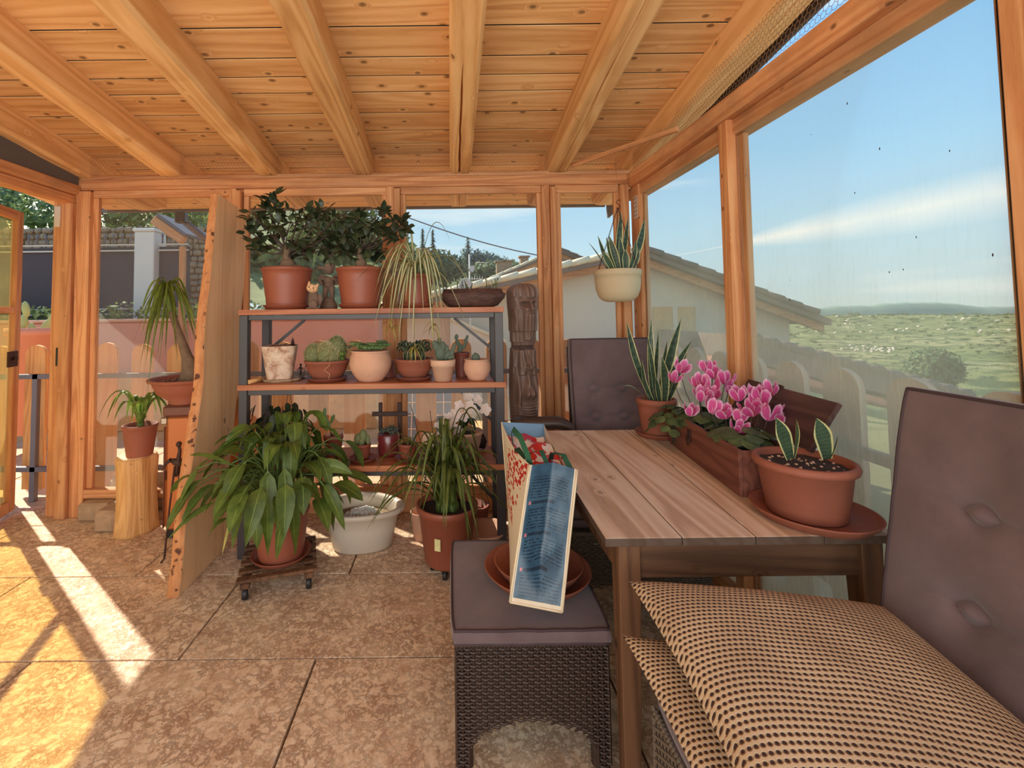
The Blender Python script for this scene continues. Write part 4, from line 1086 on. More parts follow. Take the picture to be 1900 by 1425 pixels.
ob('crown_stem', MB().tube([(-0.10, -0.01, 0.60), (-0.12, -0.01, 0.67), crown], [0.02, 0.018, 0.01], 10), M['stem'], bw)
for k in range(50):
    az = k * 2.39996 + rs.uniform(-.2, .2); lay = rs.random()
    R_ = rs.uniform(0.10, 0.20); rise = rs.uniform(0.04, 0.13); drop = rs.uniform(0.10, 0.50) + rise
    base = crown + V((rs.uniform(-.012, .012), rs.uniform(-.012, .012), -0.06 * lay))
    if k % 9 == 0: R_ *= 1.3; drop *= 1.3
    pts = arch(base, az, R_, rise, drop, 12, side=rs.uniform(-.10, .10))
    ob('leaf', MB().blade(pts, strapw(rs.uniform(0.005, 0.009)), fold=0.35, cols=1, twist=rs.uniform(-2, 2)), M['palm_leaf'], bw, fix=False)
# ---- log stump and bromeliad
lg = at(245, 970, 3.05)
st_ = thing('log_stump', 'upright split log used as a plant stand beside the heater', 'log', (lg.x, 3.08, 0.0), 0.4)
def logr(r, z, a): return r * (1 + 0.06 * math.sin(3 * a + 1) + 0.04 * math.sin(7 * a + z * 6) + 0.02 * math.sin(17 * a + z * 3))
ob('trunk', MB().lathe([(0.125, 0.001), (0.122, 0.02), (0.114, 0.1), (0.110, 0.25), (0.113, 0.4), (0.118, 0.47), (0.112, 0.49)], (0,0,0), 48, wob=logr, smooth=True), M['log'], st_)
ob('cut_face', MB().lathe([(0.111, 0.4905), (0.105, 0.494), (0.0, 0.495)], (0,0,0), 48, wob=logr), M['slab'], st_, label='pale sawn top')
br = thing('bromeliad', 'bromeliad with bright strap leaves in a small terracotta pot on the log stump', 'potted plant', (lg.x + 0.035, 3.06, 0.497))
ob('pot', MB().lathe(pot_prof(0.105, 0.075, 0.20, 0.006, 0.02), (0,0,0), 36), M['terracotta'], br)
soil(br, 0.09, 0.165, seed=3)
rs = random.Random(4)
for k in range(15):
    az = k * 2.4 + 0.3; R_ = rs.uniform(0.14, 0.24); rise = rs.uniform(0.18, 0.30)
    ob('leaf', MB().blade(arch((0.01 * math.cos(az), 0.01 * math.sin(az), 0.17), az, R_, rise, rise * rs.uniform(.35, .85), 10), lance(rs.uniform(0.015, 0.021), pk=.4), fold=0.5, cols=1), M['brom_leaf'], br, fix=False)
ob('stem', MB().tube([(0, 0, 0.16), (0, 0, 0.22)], [0.025, 0.015], 10), M['stem'], br)

# ---- rusty iron bird figure leaning by the slab
ib = at(338, 860, 2.78)
fi = thing('iron_bird', 'rusty iron bird figure on thin legs standing between heater and slab', 'sculpture', (ib.x, 2.72, 0))
fbm = MB().tube([(0.0, 0, 0.47), (0.004, 0, 0.50), (0.012, 0, 0.56), (0.02, 0, 0.62), (0.012, 0, 0.66)], [0.008, 0.012, 0.014, 0.010, 0.008], 8)
fbm.ell((0.0, 0, 0.55), (0.036, 0.016, 0.020), 10, 7, M=Matrix.Rotation(0.5, 3, 'Y'))
fbm.tube([(-0.03, 0, 0.565), (-0.06, 0, 0.545), (-0.085, 0, 0.495)], [0.014, 0.009, 0.001], 6)
fbm.ell((0.014, 0, 0.655), 0.017, 8, 6)
ob('body', fbm, M['iron'], fi, kind=None)
for s_ in (-1, 1):
    ob('leg', MB().tube([(0.005 + s_ * 0.006, s_ * 0.012, 0.53), (-0.008 + s_ * .015, s_ * 0.02, 0.30), (-0.022 + s_ * .02, s_ * 0.03, 0.02), (-0.03 + s_ * .02, s_ * 0.05, 0.004)], [0.006, 0.005, 0.006, 0.005], 7), M['iron'], fi)
ob('tail', MB().tube([(0.03, 0, 0.55), (0.06, 0, 0.60), (0.07, 0.0, 0.63)], [0.012, 0.008, 0.002], 6), M['iron'], fi)

# ---- metal and wood shelf unit
SX0, SX1, SY0, SY1 = -1.25, 0.315, 2.70, 3.08
sh = thing('shelf_unit', 'three tier plant shelf with dark steel frame and reddish wood boards', 'shelf')
t_ = 0.05
def upright(x0, y0):
    return MB().box((x0, y0, 0.0), (x0 + t_, y0 + t_, 1.404), bev=0.003)
for x0 in (SX0 + 0.005, SX1 - 0.055):
    for y0 in (SY0 + 0.004, SY1 - t_): ob('upright', upright(x0, y0), M['steel'], sh)
for z in (1.405, 0.965, 0.492):
    dp_ = (SY1 - SY0 - 0.006) / 2
    xa, xb = (SX0, SX1) if z > 1.4 else (SX0 + 0.058, SX1 - 0.058)
    for k in range(2):
        y0 = SY0 + k * (dp_ + 0.006)
        if z < 1.4 and k == 0: ob('board', MB().box((SX0, y0 - 0.006, z), (SX1 + 0.006, y0 + 0.0035, z + 0.032), bev=0.0015), M['shelf_wood'], sh)
        ob('board', MB().box((xa, y0 + (0.004 if z < 1.4 else 0), z), (xb, y0 + dp_, z + 0.032), bev=0.002), M['shelf_wood'], sh)
    for y0 in (SY0 + 0.012, SY1 - 0.04): ob('beam', MB().box((SX0 + 0.056, y0, z - 0.031), (SX1 - 0.056, y0 + 0.025, z - 0.001), bev=0.002), M['steel'], sh)
    for x0 in (SX0 + 0.012, SX1 - 0.04): ob('side_beam', MB().box((x0, SY0 + 0.056, z - 0.031), (x0 + 0.025, SY1 - 0.052, z - 0.001), bev=0.002), M['steel'], sh)
for (za, zb, s_) in ((1.37, 1.17, 1), (1.37, 1.17, -1), (0.93, 0.70, -1), (0.46, 0.2, -1)):
    xo = SX0 + 0.05 if s_ > 0 else SX1 - 0.05
    ob('brace', MB().box((-0.0, -0.008, -0.009), (math.hypot(0.24, za - zb), 0.008, 0.009)), M['steel'], sh, loc=(xo, SY1 - 0.055, zb), rot=(0, -math.atan2(za - zb, 0.24) if s_ > 0 else -(PI - math.atan2(za - zb, 0.24)), 0))
Z1, Z2, Z3 = 1.438, 0.998, 0.525
YS = 2.86

# ---- ficus bonsais
ficleaf = []
for k in range(3):
    pts = [V((0, 0, 0)), V((0.008, 0, 0.001)), V((0.016, 0, 0.0015)), V((0.026, 0, 0.0)), V((0.036, 0, -0.003 - .002 * k))]
    me = MB().blade(pts, lambda t: [0.0015, 0.0095, 0.0115, 0.0085, 0.0008][int(round(t * 4))], fold=0.3, cols=1, hint=(0, 1, 0)).mesh('leaf'); me.materials.append(M['ficus']); ficleaf.append(me)
def ficus(lb, loc, pr, ph, branches, nleaf, seed, fat):
    f = thing('ficus_bonsai', lb, 'potted plant', loc)
    ob('pot', MB().lathe(pot_prof(pr, pr * 0.76, ph, 0.008, 0.022, rings=1), (0,0,0), 40), M['terracotta_plastic'], f)
    soil(f, pr - 0.018, ph - 0.035, seed=seed)
    tr = MB(); z0 = ph - 0.04
    tr.ell((0, 0, z0 + 0.05), (0.042 * fat, 0.038 * fat, 0.06)); tr.ell((0.045 * fat, 0, z0 + 0.03), (0.05 * fat, 0.03, 0.035)); tr.ell((-0.03, 0.01, z0 + 0.02), (0.035, 0.03, 0.035))
    tr.tube([(0, 0, z0), (-0.005, 0, z0 + 0.12), (0.0, 0, z0 + 0.20)], [0.03 * fat, 0.022 * fat, 0.016], 10)
    ob('trunk', tr, M['bark'], f)
    remesh(f.children[-1] if False else bpy.data.objects[bpy.data.objects[-1].name], 0.006) if False else None
    rs = random.Random(seed); bm_ = MB(); tips = []
    for (px, pz, py, r_) in branches:
        S = V((0, 0, z0 + 0.14)); E = V((px, py, pz)); mid = S.lerp(E, 0.5) + V((rs.uniform(-.02, .02), 0, -0.02))
        bm_.tube([S, mid, E], [0.009, 0.005, 0.002], 6); tips.append((E, r_))
        for q in range(4):
            d = V((rs.gauss(0, 1), rs.gauss(0, .8), rs.gauss(0.2, .7))).normalized(); E2 = E + d * r_ * 0.8; bm_.tube([mid.lerp(E, .6), E.lerp(E2, .5), E2], [0.005, 0.003, 0.0015], 5); tips.append((E2, r_ * .55))
    ob('branch', bm_, M['bark_dark'], f, kind='stuff')
    for i in range(nleaf):
        T_, r_ = tips[i % len(tips)]
        d = V((rs.gauss(0, 1), rs.gauss(0, .8), rs.gauss(0.15, .8))).normalized(); p = T_ + d * r_ * rs.uniform(0.1, 0.9)
        o = ob('leaf', ficleaf[i % 3], None, f, loc=p); dd = (d + V((0, 0, rs.uniform(-.3, .5)))).normalized()
        o.rotation_mode = 'QUATERNION'; o.rotation_quaternion = dd.to_track_quat('X', 'Z') @ Quaternion((1, 0, 0), rs.uniform(-.9, .9)); s_ = rs.uniform(1.5, 2.2); o.scale = (s_,) * 3
    return f
def rel(px, py, o, Y=None):
    p = at(px, py, Y or o[1]); return (p.x - o[0], p.z - o[2])
f1 = at(533, 568, YS); f1 = (f1.x, YS, Z1 + 0.012)
br1 = [(*rel(px, py, f1), rnd(-.10, .12), r) for px, py, r in ((515, 375, .045), (505, 400, .06), (480, 405, .06), (470, 435, .06), (478, 465, .06), (555, 400, .07), (540, 430, .08), (520, 450, .08), (575, 410, .06), (600, 395, .045), (615, 430, .06), (588, 440, .07), (560, 465, .07), (545, 470, .06), (610, 460, .05), (500, 430, .08), (620, 410, .04))]
ficus('larger leafy ficus bonsai in a terracotta pot at the left end of the top shelf', f1, 0.157, 0.245, br1, 296, 21, 1.15)
saucer('round terracotta saucer under the larger left ficus', (f1[0], YS, Z1), 0.145, M['terracotta_plastic'], 0.028)
f2 = at(670, 568, YS); f2 = (f2.x, YS, Z1 + 0.012)
br2 = [(*rel(px, py, f2), rnd(-.08, .08), r) for px, py, r in ((663, 410, .03), (660, 435, .055), (640, 440, .05), (690, 430, .05), (625, 460, .045), (650, 470, .05), (680, 455, .06), (712, 418, .045), (735, 410, .04), (745, 425, .035), (722, 440, .035), (715, 395, .02), (700, 462, .03))]
ficus('smaller ficus bonsai with pale swollen root in the second terracotta pot of the top shelf', f2, 0.155, 0.24, br2, 230, 22, 0.95)
saucer('round terracotta saucer under the smaller ficus beside the cherub', (f2[0], YS, Z1), 0.14, M['terracotta_plastic'], 0.028)

# ---- cherub and cat figures
M['cherub'] = plain('brown_plaster', srgb(116, 92, 76), 0.8, 0.25, 18, bump=0.3)
ch0 = at(608, 566, 2.90)
ch = thing('cherub_statue', 'brown cherub statuette standing between the two ficus pots', 'statue', (ch0.x, 2.93, Z1))
c = MB()
c.lathe([(0, 0), (0.052, 0), (0.055, 0.02), (0.04, 0.05), (0.035, 0.07), (0.0, 0.075)], (0,0,0), 20)
for s_ in (-1, 1):
    c.tube([(s_ * 0.018, 0, 0.05), (s_ * 0.022, -.01, 0.10), (s_ * 0.018, 0, 0.15)], [0.014, 0.018, 0.02], 10)
    c.tube([(s_ * 0.03, 0, 0.20), (s_ * 0.055, -0.02, 0.185), (s_ * 0.03, -0.045, 0.175 + .02 * s_)], [0.013, 0.012, 0.01], 8)
    c.ell((s_ * 0.045, 0.025, 0.19), (0.035, 0.008, 0.04), 10, 7, M=Matrix.Rotation(s_ * .5, 3, 'Y'))
    c.ell((s_ * 0.012, -0.022, 0.253), 0.010, 8, 6)
c.ell((0, 0, 0.165), (0.034, 0.028, 0.045)); c.ell((0, -0.01, 0.155), (0.028, 0.026, 0.026)); c.ell((0, 0, 0.255), (0.032, 0.031, 0.034))
c.ell((0, -0.031, 0.250), (0.005, 0.007, 0.007), 8, 6)
for k in range(14):
    a = k * 2.4; c.ell((0.027 * math.cos(a), 0.006 + 0.024 * math.sin(a), 0.272 + 0.014 * math.sin(k)), 0.012, 8, 6)
c.tube([(-0.03, -0.01, 0.262), (-0.06, -.01, 0.268), (-0.075, -.01, 0.255)], [0.01, 0.012, 0.006], 8)
remesh(ob('figure', c, M['cherub'], ch), 0.0035, 3)
ct0 = at(585, 566, 2.8)
M['cat_cream'] = plain('cream_orange_plaster', srgb(222, 176, 132), 0.7, 0.15, 20)
ct = thing('cat_figure', 'small cream cat figure with brown body in front of the cherub', 'figurine', (ct0.x - 0.005, 2.79, Z1))
c = MB(); c.ell((0, 0, 0.055), (0.035, 0.028, 0.055)); c.box((-0.04, -0.03, 0.0), (0.04, 0.03, 0.008)); c.ell((0.0, -.02, 0.03), (0.03, 0.02, 0.03)); c.tube([(0.03, 0.01, 0.02), (0.045, 0.0, 0.05), (0.04, 0, 0.09)], 0.008, 8)
remesh(ob('body', c, M['cherub'], ct), 0.0035, 3)
hc = MB(); hc.ell((0, 0, 0), (0.036, 0.026, 0.027))
for s_ in (-1, 1): hc.tube([(s_ * 0.022, 0, 0.016), (s_ * 0.03, 0, 0.04)], [0.013, 0.002], 8); hc.ell((s_ * .010, -.024, -.008), (.011, .008, .008), 8, 6)
hd_ = ob('head', hc, M['cat_cream'], ct, loc=(-0.008, -0.01, 0.125), rot=(0, 0.25, 0))
remesh(hd_, 0.003, 2)
ft = MB()
for s_ in (-1, 1): ft.ell((s_ * 0.013, -0.0245, 0.004), (0.004, 0.003, 0.005), 8, 6)
ft.ell((0, -0.031, -0.006), (0.003, 0.002, 0.002), 8, 6); 
ob('eyes_and_nose', ft, M['black'], ct, loc=(-0.008, -0.010, 0.125), rot=(0, 0.25, 0), kind='stuff')
# heart shaped wood ornament
hp_ = []
for k in range(24):
    a = 2 * PI * k / 24; hp_.append((0.085 * (16 * math.sin(a) ** 3) / 16, 0.085 * (13 * math.cos(a) - 5 * math.cos(2*a) - 2 * math.cos(3*a) - math.cos(4*a)) / 16))
hz = at(742, 503, 3.0)
ho = thing('wooden_heart', 'flat brown wooden heart standing behind the spider plant', 'ornament', (hz.x, 3.02, hz.z))
ob('heart', MB().prism(hp_, -0.012, 0.012), M['brown_trim'], ho)
ob('foot', MB().box((-0.012, -0.012, Z1 - hz.z), (0.012, 0.012, -0.07)), M['brown_trim'], ho)

# ---- spider plant
s0 = at(772, 566, 2.84)
spd = thing('spider_plant', 'variegated spider plant spilling over a terracotta pot on the top shelf', 'potted plant', (s0.x, 2.85, Z1 + 0.012))
ob('pot', MB().lathe(pot_prof(0.112, 0.085, 0.195, 0.006, 0.02), (0,0,0), 36), M['terracotta_plastic'], spd)
soil(spd, 0.097, 0.165)
saucer('terracotta saucer under the spider plant', (s0.x, 2.85, Z1), 0.115, M['terracotta_plastic'], 0.026)
rs = random.Random(31)
for k in range(62):
    az = k * 2.39996 + rs.uniform(-.3, .3)
    if math.sin(az) > 0.5 and k % 2: az = -az
    R_ = rs.uniform(0.15, 0.40) * (0.6 if math.sin(az) > 0.2 else 1); rise = rs.uniform(0.10, 0.28); drop = rise + rs.uniform(-0.05, 0.38) if math.sin(az) < 0.2 or abs(math.cos(az)) > .8 else rise * 0.9
    if k in (18, 44): rise = 0.34; R_ = 0.20; drop = 0.12; az = rs.uniform(-.5, 3.6)
    if math.sin(az) < 0 : drop = min(drop, rise + 0.42)
    ob('leaf', MB().blade(arch((0.02 * math.cos(az), 0.02 * math.sin(az), 0.165), az, R_, rise, drop, 12, side=rs.uniform(-.04, .04)), strapw(rs.uniform(0.006, 0.009)), fold=0.5, cols=1), M['spider'], spd, fix=False)
for q, (dx, ln, sg) in enumerate(((0.0, 0.42, 0), (-0.13, 0.30, 1), (0.11, 0.30, 2))):
    a_ = -PI / 2 + dx * 3; s_ = V((0.10 * math.cos(a_) + dx, -0.165, 0)); 
    rn = ob('runner', MB().tube([(0, -0.02, 0.17), (dx * .6, -0.10, 0.22), (dx, -0.17, 0.10), (dx, -0.175, 0.165 - ln)], 0.0018, 5), M['hang_leaf'], spd)
    for k in range(9):
        az = k * 0.7 + q
        ob('leaf', MB().blade(arch((dx, -0.175, 0.165 - ln), az, rs.uniform(.04, .08), rs.uniform(.0, .05), rs.uniform(.02, .11), 7), strapw(0.004), fold=.4, cols=1), M['hang_leaf'], rn, fix=False)

# ---- oval bark tray with small succulents
o0 = at(876, 563, 2.86)
N = NT('dark_bark_bowl'); g_ = N.coord('Object', scale=(1,1,3)); n_ = N.noise(g_, 16, 5, .7); M['tray'] = N.bsdf(N.ramp(n_, [(.3, srgb(58, 38, 34)), (.7, srgb(108, 74, 62))]), .7, bump=n_, bs=.6)
ot = thing('bark_bowl', 'long dark bark like bowl with sparse succulents at the right end of the top shelf', 'potted plant', (o0.x, 2.86, Z1))
ob('bowl', MB().lathe([(0, 0), (0.13, 0), (0.16, 0.01), (0.196, 0.055), (0.206, 0.085), (0.19, 0.087), (0.182, 0.112), (0.17, 0.11), (0.165, 0.09), (0, 0.09)], (0,0,0), 44, 1.0, 0.55, wob=lambda r, z, a: r * (1 + .03 * math.sin(5 * a + z * 20))), M['tray'], ot)
soilo = soil(ot, 0.165, 0.102); soilo.scale = (1, .55, 1)
for k in range(30):
    x_ = rs.uniform(-.15, .15); y_ = rs.uniform(-.06, .06)
    ob('leaf', MB().blade(arch((x_, y_, 0.10), rs.uniform(0, 6.28), rs.uniform(.01, .05), rs.uniform(.02, .07), rs.uniform(0, .02), 5), strapw(0.0025), fold=.4, cols=1), M['orchid_leaf'], ot, fix=False)

# ---- middle shelf
p0 = at(515, 704, 2.80)
N = NT('mottled_stone_pot'); g_ = N.coord('Object'); n_ = N.noise(g_, 14, 6, .75, .5); n2 = N.noise(N.coord('Object', scale=(1,1,.3)), 40, 3, .6)
c_ = N.ramp(n_, [(.38, srgb(160, 112, 84)), (.52, srgb(214, 184, 158)), (.7, srgb(232, 212, 192))])
M['mottle'] = N.bsdf(c_, .85, bump=n2, bs=.4)
stp = thing('slate', 'thin flat stone under the mottled square pot on the middle shelf', 'stone', (p0.x, 2.84, Z2))
ob('slate', MB().lathe([(0, 0), (0.095, 0), (0.102, 0.008), (0.095, 0.016), (0, 0.017)], (0,0,0), 18, 1.12, .8, wob=lambda r, z, a: r * (1 + .1 * math.sin(3 * a) + .05 * math.sin(7 * a)), smooth=False), M['greystone'], stp)
sq = thing('mottled_pot', 'mottled cream tapering square pot of pebbles at the left of the middle shelf', 'potted plant', (p0.x, 2.84, Z2 + 0.0175), 0.25)
def sqr(r, z, a):
    c_ = math.cos(a); s_ = math.sin(a); q = (abs(c_) ** 5 + abs(s_) ** 5) ** (-1 / 5); return r * q
ob('pot', MB().lathe([(0, 0), (0.070, 0), (0.074, 0.005), (0.100, 0.185), (0.104, 0.20), (0.098, 0.202), (0.094, 0.195), (0.09, 0.17), (0, 0.17)], (0,0,0), 48, wob=sqr), M['mottle'], sq)
pebbles(sq, 0.088, 0.188, 70, 0.014, seed=5)
ob('pagoda', MB().lathe([(0.0, 0), (0.012, 0.0), (0.006, 0.012), (0.014, 0.014), (0.005, 0.026), (0.010, 0.028), (0.003, 0.04), (0.0, 0.055)], (0.075, -0.02, 0.20), 10), M['iron'], sq, label='tiny brown pagoda ornament')
stk = at(474, 700, 2.74)
tag(ob('stick', MB().tube([(-1.19, 2.715, Z2 + 0.014), (-1.15, 2.90, Z2 + 0.014)], 0.0125, 10), M['log'], loc=(0.0, 0, 0)), 'short round cut stick lying at the left end of the middle shelf', 'stick')
c0 = at(557, 692, 2.92)
ig = thing('iron_hiker', 'tiny rusty iron figure with a staff beside the mottled pot', 'figurine', (c0.x, 2.93, Z2))
g2 = MB(); g2.box((-0.03, -0.015, 0), (0.03, 0.015, 0.006)); g2.tube([(-.008, 0, .005), (-.004, 0, .03), (-.002, 0, .055)], [.004, .004, .006], 6); g2.tube([(.010, 0, .005), (.006, 0, .03), (0, 0, .055)], [.004, .004, .006], 6); g2.ell((0, 0, .066), (.009, .006, .014), 8, 6); g2.ell((0, 0, .086), .007, 8, 6); g2.tube([(0, 0, .09), (0, 0, .097)], [.010, .002], 8); g2.tube([(-.008, 0, .072), (-.018, 0, .06), (-.02, 0, .05)], .003, 5); g2.tube([(.007, 0, .072), (.02, -.003, .055)], .003, 5)
remesh(ob('figure', g2, M['iron'], ig), 0.0018, 1)
ob('staff', MB().tube([(.018, -.003, 0.005), (.034, -.003, .095)], .0022, 5), M['iron'], ig)

# cactus bowl
c0 = at(607, 690, 2.84)
cb = thing('cactus_bowl', 'clump of fuzzy spiny cacti in a low terracotta bowl on the middle shelf', 'potted plant', (c0.x, 2.84, Z2 + 0.010))
ob('bowl', MB().lathe([(0, 0), (0.075, 0), (0.09, 0.01), (0.115, 0.055), (0.130, 0.10), (0.136, 0.103), (0.137, 0.115), (0.130, 0.118), (0.122, 0.112), (0.11, 0.09), (0, 0.09)], (0,0,0), 40), M['terracotta'], cb)
saucer('dark shallow saucer under the fuzzy cactus bowl', (c0.x, 2.84, Z2), 0.127, M['terracotta_dark'], 0.024)
soil(cb, 0.115, 0.098)
M['cactus'] = plain('cactus_skin', srgb(116, 122, 78), .7, .2, 20)
M['spine'] = plain('pale_spines', srgb(206, 196, 148), .6, .15, 20)
M['spine_dark'] = plain('grey_green_spines', srgb(176, 172, 124), .6, .15, 20)
def cactus_ball(parent, c, r, h, nsp, L, mat, seed, rib=12):
    rs = random.Random(seed); c = V(c)
    b_ = ob('cactus_head', MB().ell((0, 0, 0), (r, r, h), 36, 14, disp=lambda d: 0.05 * math.cos(rib * math.atan2(d.y, d.x)) * (1 - abs(d.z))), M['cactus'], parent, loc=c)
    mb = MB()
    for _ in range(nsp):
        d = V((rs.gauss(0,1), rs.gauss(0,1), rs.gauss(0.2,1))).normalized(); p = V((d.x * r, d.y * r, d.z * h)) * 0.99
        for q in range(3):
            e = (d + V((rs.gauss(0,.5), rs.gauss(0,.5), rs.gauss(-.1,.5)))).normalized() * L * rs.uniform(.6, 1.2); s_ = e.cross(V((.3, .5, .8))).normalized() * 0.0014; i = len(mb.v)
            mb.v += [p - s_, p + s_, p + e]; mb.face((i, i+1, i+2))
    ob('spines', mb, mat, b_, kind='stuff', fix=False)
for q, (dx, dy, z, r, h, m_) in enumerate(((-0.075, -0.02, 0.15, .055, .065, 'spine_dark'), (-0.03, 0.03, .15, .05, .06, 'spine_dark'), (0.005, -0.045, 0.155, .052, .068, 'spine'), (0.055, 0.01, 0.175, .062, .085, 'spine_dark'), (0.04, -0.05, 0.14, .045, .055, 'spine'), (-0.10, 0.02, 0.13, .035, .045, 'spine_dark'))):
    cactus_ball(cb, (dx, dy, z), r, h, 650, 0.022 if m_ == 'spine' else 0.015, M[m_], 40 + q)
ob('dry_root', MB().tube([(0.03, -0.10, 0.12), (0.055, -0.145, 0.10), (0.02, -0.14, 0.07), (0.05, -0.13, 0.045), (0.045, -0.13, 0.015)], 0.0016, 5), M['clay_pale'], cb)
for k in range(8):
    ob('leaf', MB().ell((0.105 + rnd(-.02, .025), -0.06 + rnd(-.03, .03), 0.12 + rnd(-.02, .04)), (0.011, 0.007, 0.014), 8, 6), M['brom_leaf'], cb)
# round clay pot, rosette succulents
c0 = at(686, 706, 2.78)
rp = thing('round_clay_pot', 'large rounded pale clay pot of green rosette succulents at the middle shelf front', 'potted plant', (c0.x, 2.81, Z2))
ob('pot', MB().lathe(belly_prof(0.118, 0.127, 0.072, 0.185), (0,0,0), 44), M['clay_pale'], rp)
soil(rp, 0.104, 0.165)
def rosette(parent, c, r, n, mat, seed, up=0.5, th=0.25, nm='leaf'):
    rs = random.Random(seed); mb = MB()
    for k in range(n):
        a = k * 2.39996; t = k / n; el = up + t * 0.8; L_ = r * (1.05 - 0.55 * t)
        d = V((math.cos(a) * math.cos(el), math.sin(a) * math.cos(el), math.sin(el))); M3 = d.to_track_quat('X', 'Z').to_matrix()
        mb.ell(V(c) + d * L_ * .55, (L_ * .5, L_ * .24, L_ * th * .6), 8, 6, M=M3)
    return ob(nm, mb, mat, parent, kind='stuff')
M['succ_green'] = plain('succulent_green', srgb(104, 130, 76), .5, .25, 16)
M['succ_grey'] = plain('succulent_grey_green', srgb(84, 90, 76), .55, .25, 16)
rs = random.Random(77)
for k in range(26):
    a = k * 2.4; q = 0.10 * math.sqrt(k / 26); rosette(rp, (q * math.cos(a), q * math.sin(a), 0.188 + rs.uniform(0, .03)), rs.uniform(.028, .042), 14, M['succ_green'], k, nm='rosette')
rosette(rp, (-0.125, -0.03, 0.20), .026, 12, M['succ_grey'], 3, nm='rosette'); rosette(rp, (0.08, 0.03, 0.215), .026, 12, M['succ_grey'], 4, nm='rosette')
ob('stem', MB().tube([(-0.08, -.02, .17), (-0.115, -.03, .185), (-0.125, -.03, .20)], .003, 5), M['stem'], rp)
# dark plastic pot behind
c0 = at(718, 700, 2.98)
tag(ob('empty_pot', MB().lathe(pot_prof(0.05, 0.062, 0.10, 0.004, 0.012), (0,0,0), 24), M['terracotta_dark'], loc=(c0.x, 2.98, Z2)), 'upturned dark pot behind the rounded pale clay pot', 'pot')
# gasteria bowl
c0 = at(769, 700, 2.84)
saucer('terracotta saucer below the bowl of tongue leaved succulents', (c0.x, 2.84, Z2), 0.116, M['terracotta_dark'], 0.024)
gb = thing('gasteria_bowl', 'dark tongue leaved succulents fanned in a terracotta bowl on the middle shelf', 'potted plant', (c0.x, 2.84, Z2 + 0.010))
ob('bowl', MB().lathe([(0, 0), (0.062, 0), (0.08, 0.015), (0.105, 0.06), (0.112, 0.10), (0.118, 0.105), (0.118, 0.118), (0.11, 0.12), (0.104, 0.115), (0.1, 0.095), (0, 0.095)], (0,0,0), 40), M['terracotta'], gb)
soil(gb, 0.10, 0.105)
M['gast'] = leafmat('gasteria_leaf', srgb(44, 54, 42), srgb(78, 90, 66), margin=srgb(150, 150, 116), mw=.14, transl=.02)
rs = random.Random(12)
for k in range(46):
    cl = k % 5; ccx = (-0.055, 0.0, 0.055, -0.03, 0.035)[cl]; ccy = (0, -.03, 0, .03, .03)[cl]
    az = rs.uniform(0, 6.28); R_ = rs.uniform(.02, .055)
    ob('leaf', MB().blade(arch((ccx, ccy, .10), az, R_, rs.uniform(.06, .11), rs.uniform(0, .02), 6), lambda t: 0.015 * (0.8 + .3 * t) * (1 if t < .7 else max(0.05, math.sqrt(max(0, 1 - ((t - .7) / .3) ** 2)))), fold=.7, cols=1), M['gast'], gb, fix=False)
# small pots with cacti
def padcactus(parent, pads, mat, nm='pad'):
    for (x_, y_, z_, w_, h_, a_) in pads:
        ob(nm, MB().ell((0, 0, 0), (w_, w_ * .5, h_), 20, 10, disp=lambda d: 0.06 * math.sin(9 * d.z + 4 * d.x)), mat, parent, loc=(x_, y_, z_), rot=(0, a_, 0))
M['cact_grey'] = plain('grey_green_cactus', srgb(86, 98, 80), .65, .25, 25, bump=.4)
c0 = at(822, 704, 2.77)
k1 = thing('cactus_pot', 'crested grey cactus in a small pale clay pot with a thick rim', 'potted plant', (c0.x, 2.78, Z2))
ob('pot', MB().lathe([(0, 0), (0.053, 0), (0.066, 0.085), (0.074, 0.086), (0.077, 0.125), (0.070, 0.127), (0.065, 0.12), (0.06, 0.105), (0, 0.105)], (0,0,0), 36), M['clay_light'], k1)
soil(k1, .062, .112)
padcactus(k1, [(-.015, 0, .165, .033, .055, -.1), (-.04, 0, .205, .022, .038, -.35), (.0, 0, .20, .02, .035, .1), (.03, 0, .15, .022, .035, .6), (.055, -.01, .165, .014, .028, .2), (.068, -.01, .20, .011, .024, .25), (.05, -.02, .14, .012, .022, 1.2), (-.02, .01, .24, .013, .02, 0), (.026, 0, .19, .011, .024, -.1)], M['cact_grey'])
c0 = at(857, 695, 2.95)
k2 = thing('cactus_pot', 'little branching pad cactus in a tall dark terracotta pot at the back', 'potted plant', (c0.x, 2.94, Z2))
ob('pot', MB().lathe(pot_prof(0.052, 0.038, 0.155, 0.004, 0.014), (0,0,0), 28), M['terracotta_dark'], k2)
soil(k2, .044, .14)
padcactus(k2, [(-.01, 0, .175, .017, .034, .1), (-.025, 0, .215, .013, .024, -.4), (-.032, 0, .25, .012, .02, .1), (.015, 0, .19, .011, .022, .6), (.028, 0, .225, .012, .022, .1), (.036, 0, .25, .009, .014, .3)], M['cact_grey'])
c0 = at(886, 703, 2.78)
k3 = thing('cactus_pot', 'tiny round cactus in a small bellied clay pot at the right end', 'potted plant', (c0.x, 2.80, Z2))
ob('pot', MB().lathe(belly_prof(0.078, 0.082, 0.05, 0.125), (0,0,0), 36), M['clay_pale'], k3)
soil(k3, .066, .105)
padcactus(k3, [(-.008, 0, .128, .026, .034, 0)], M['cact_grey'])

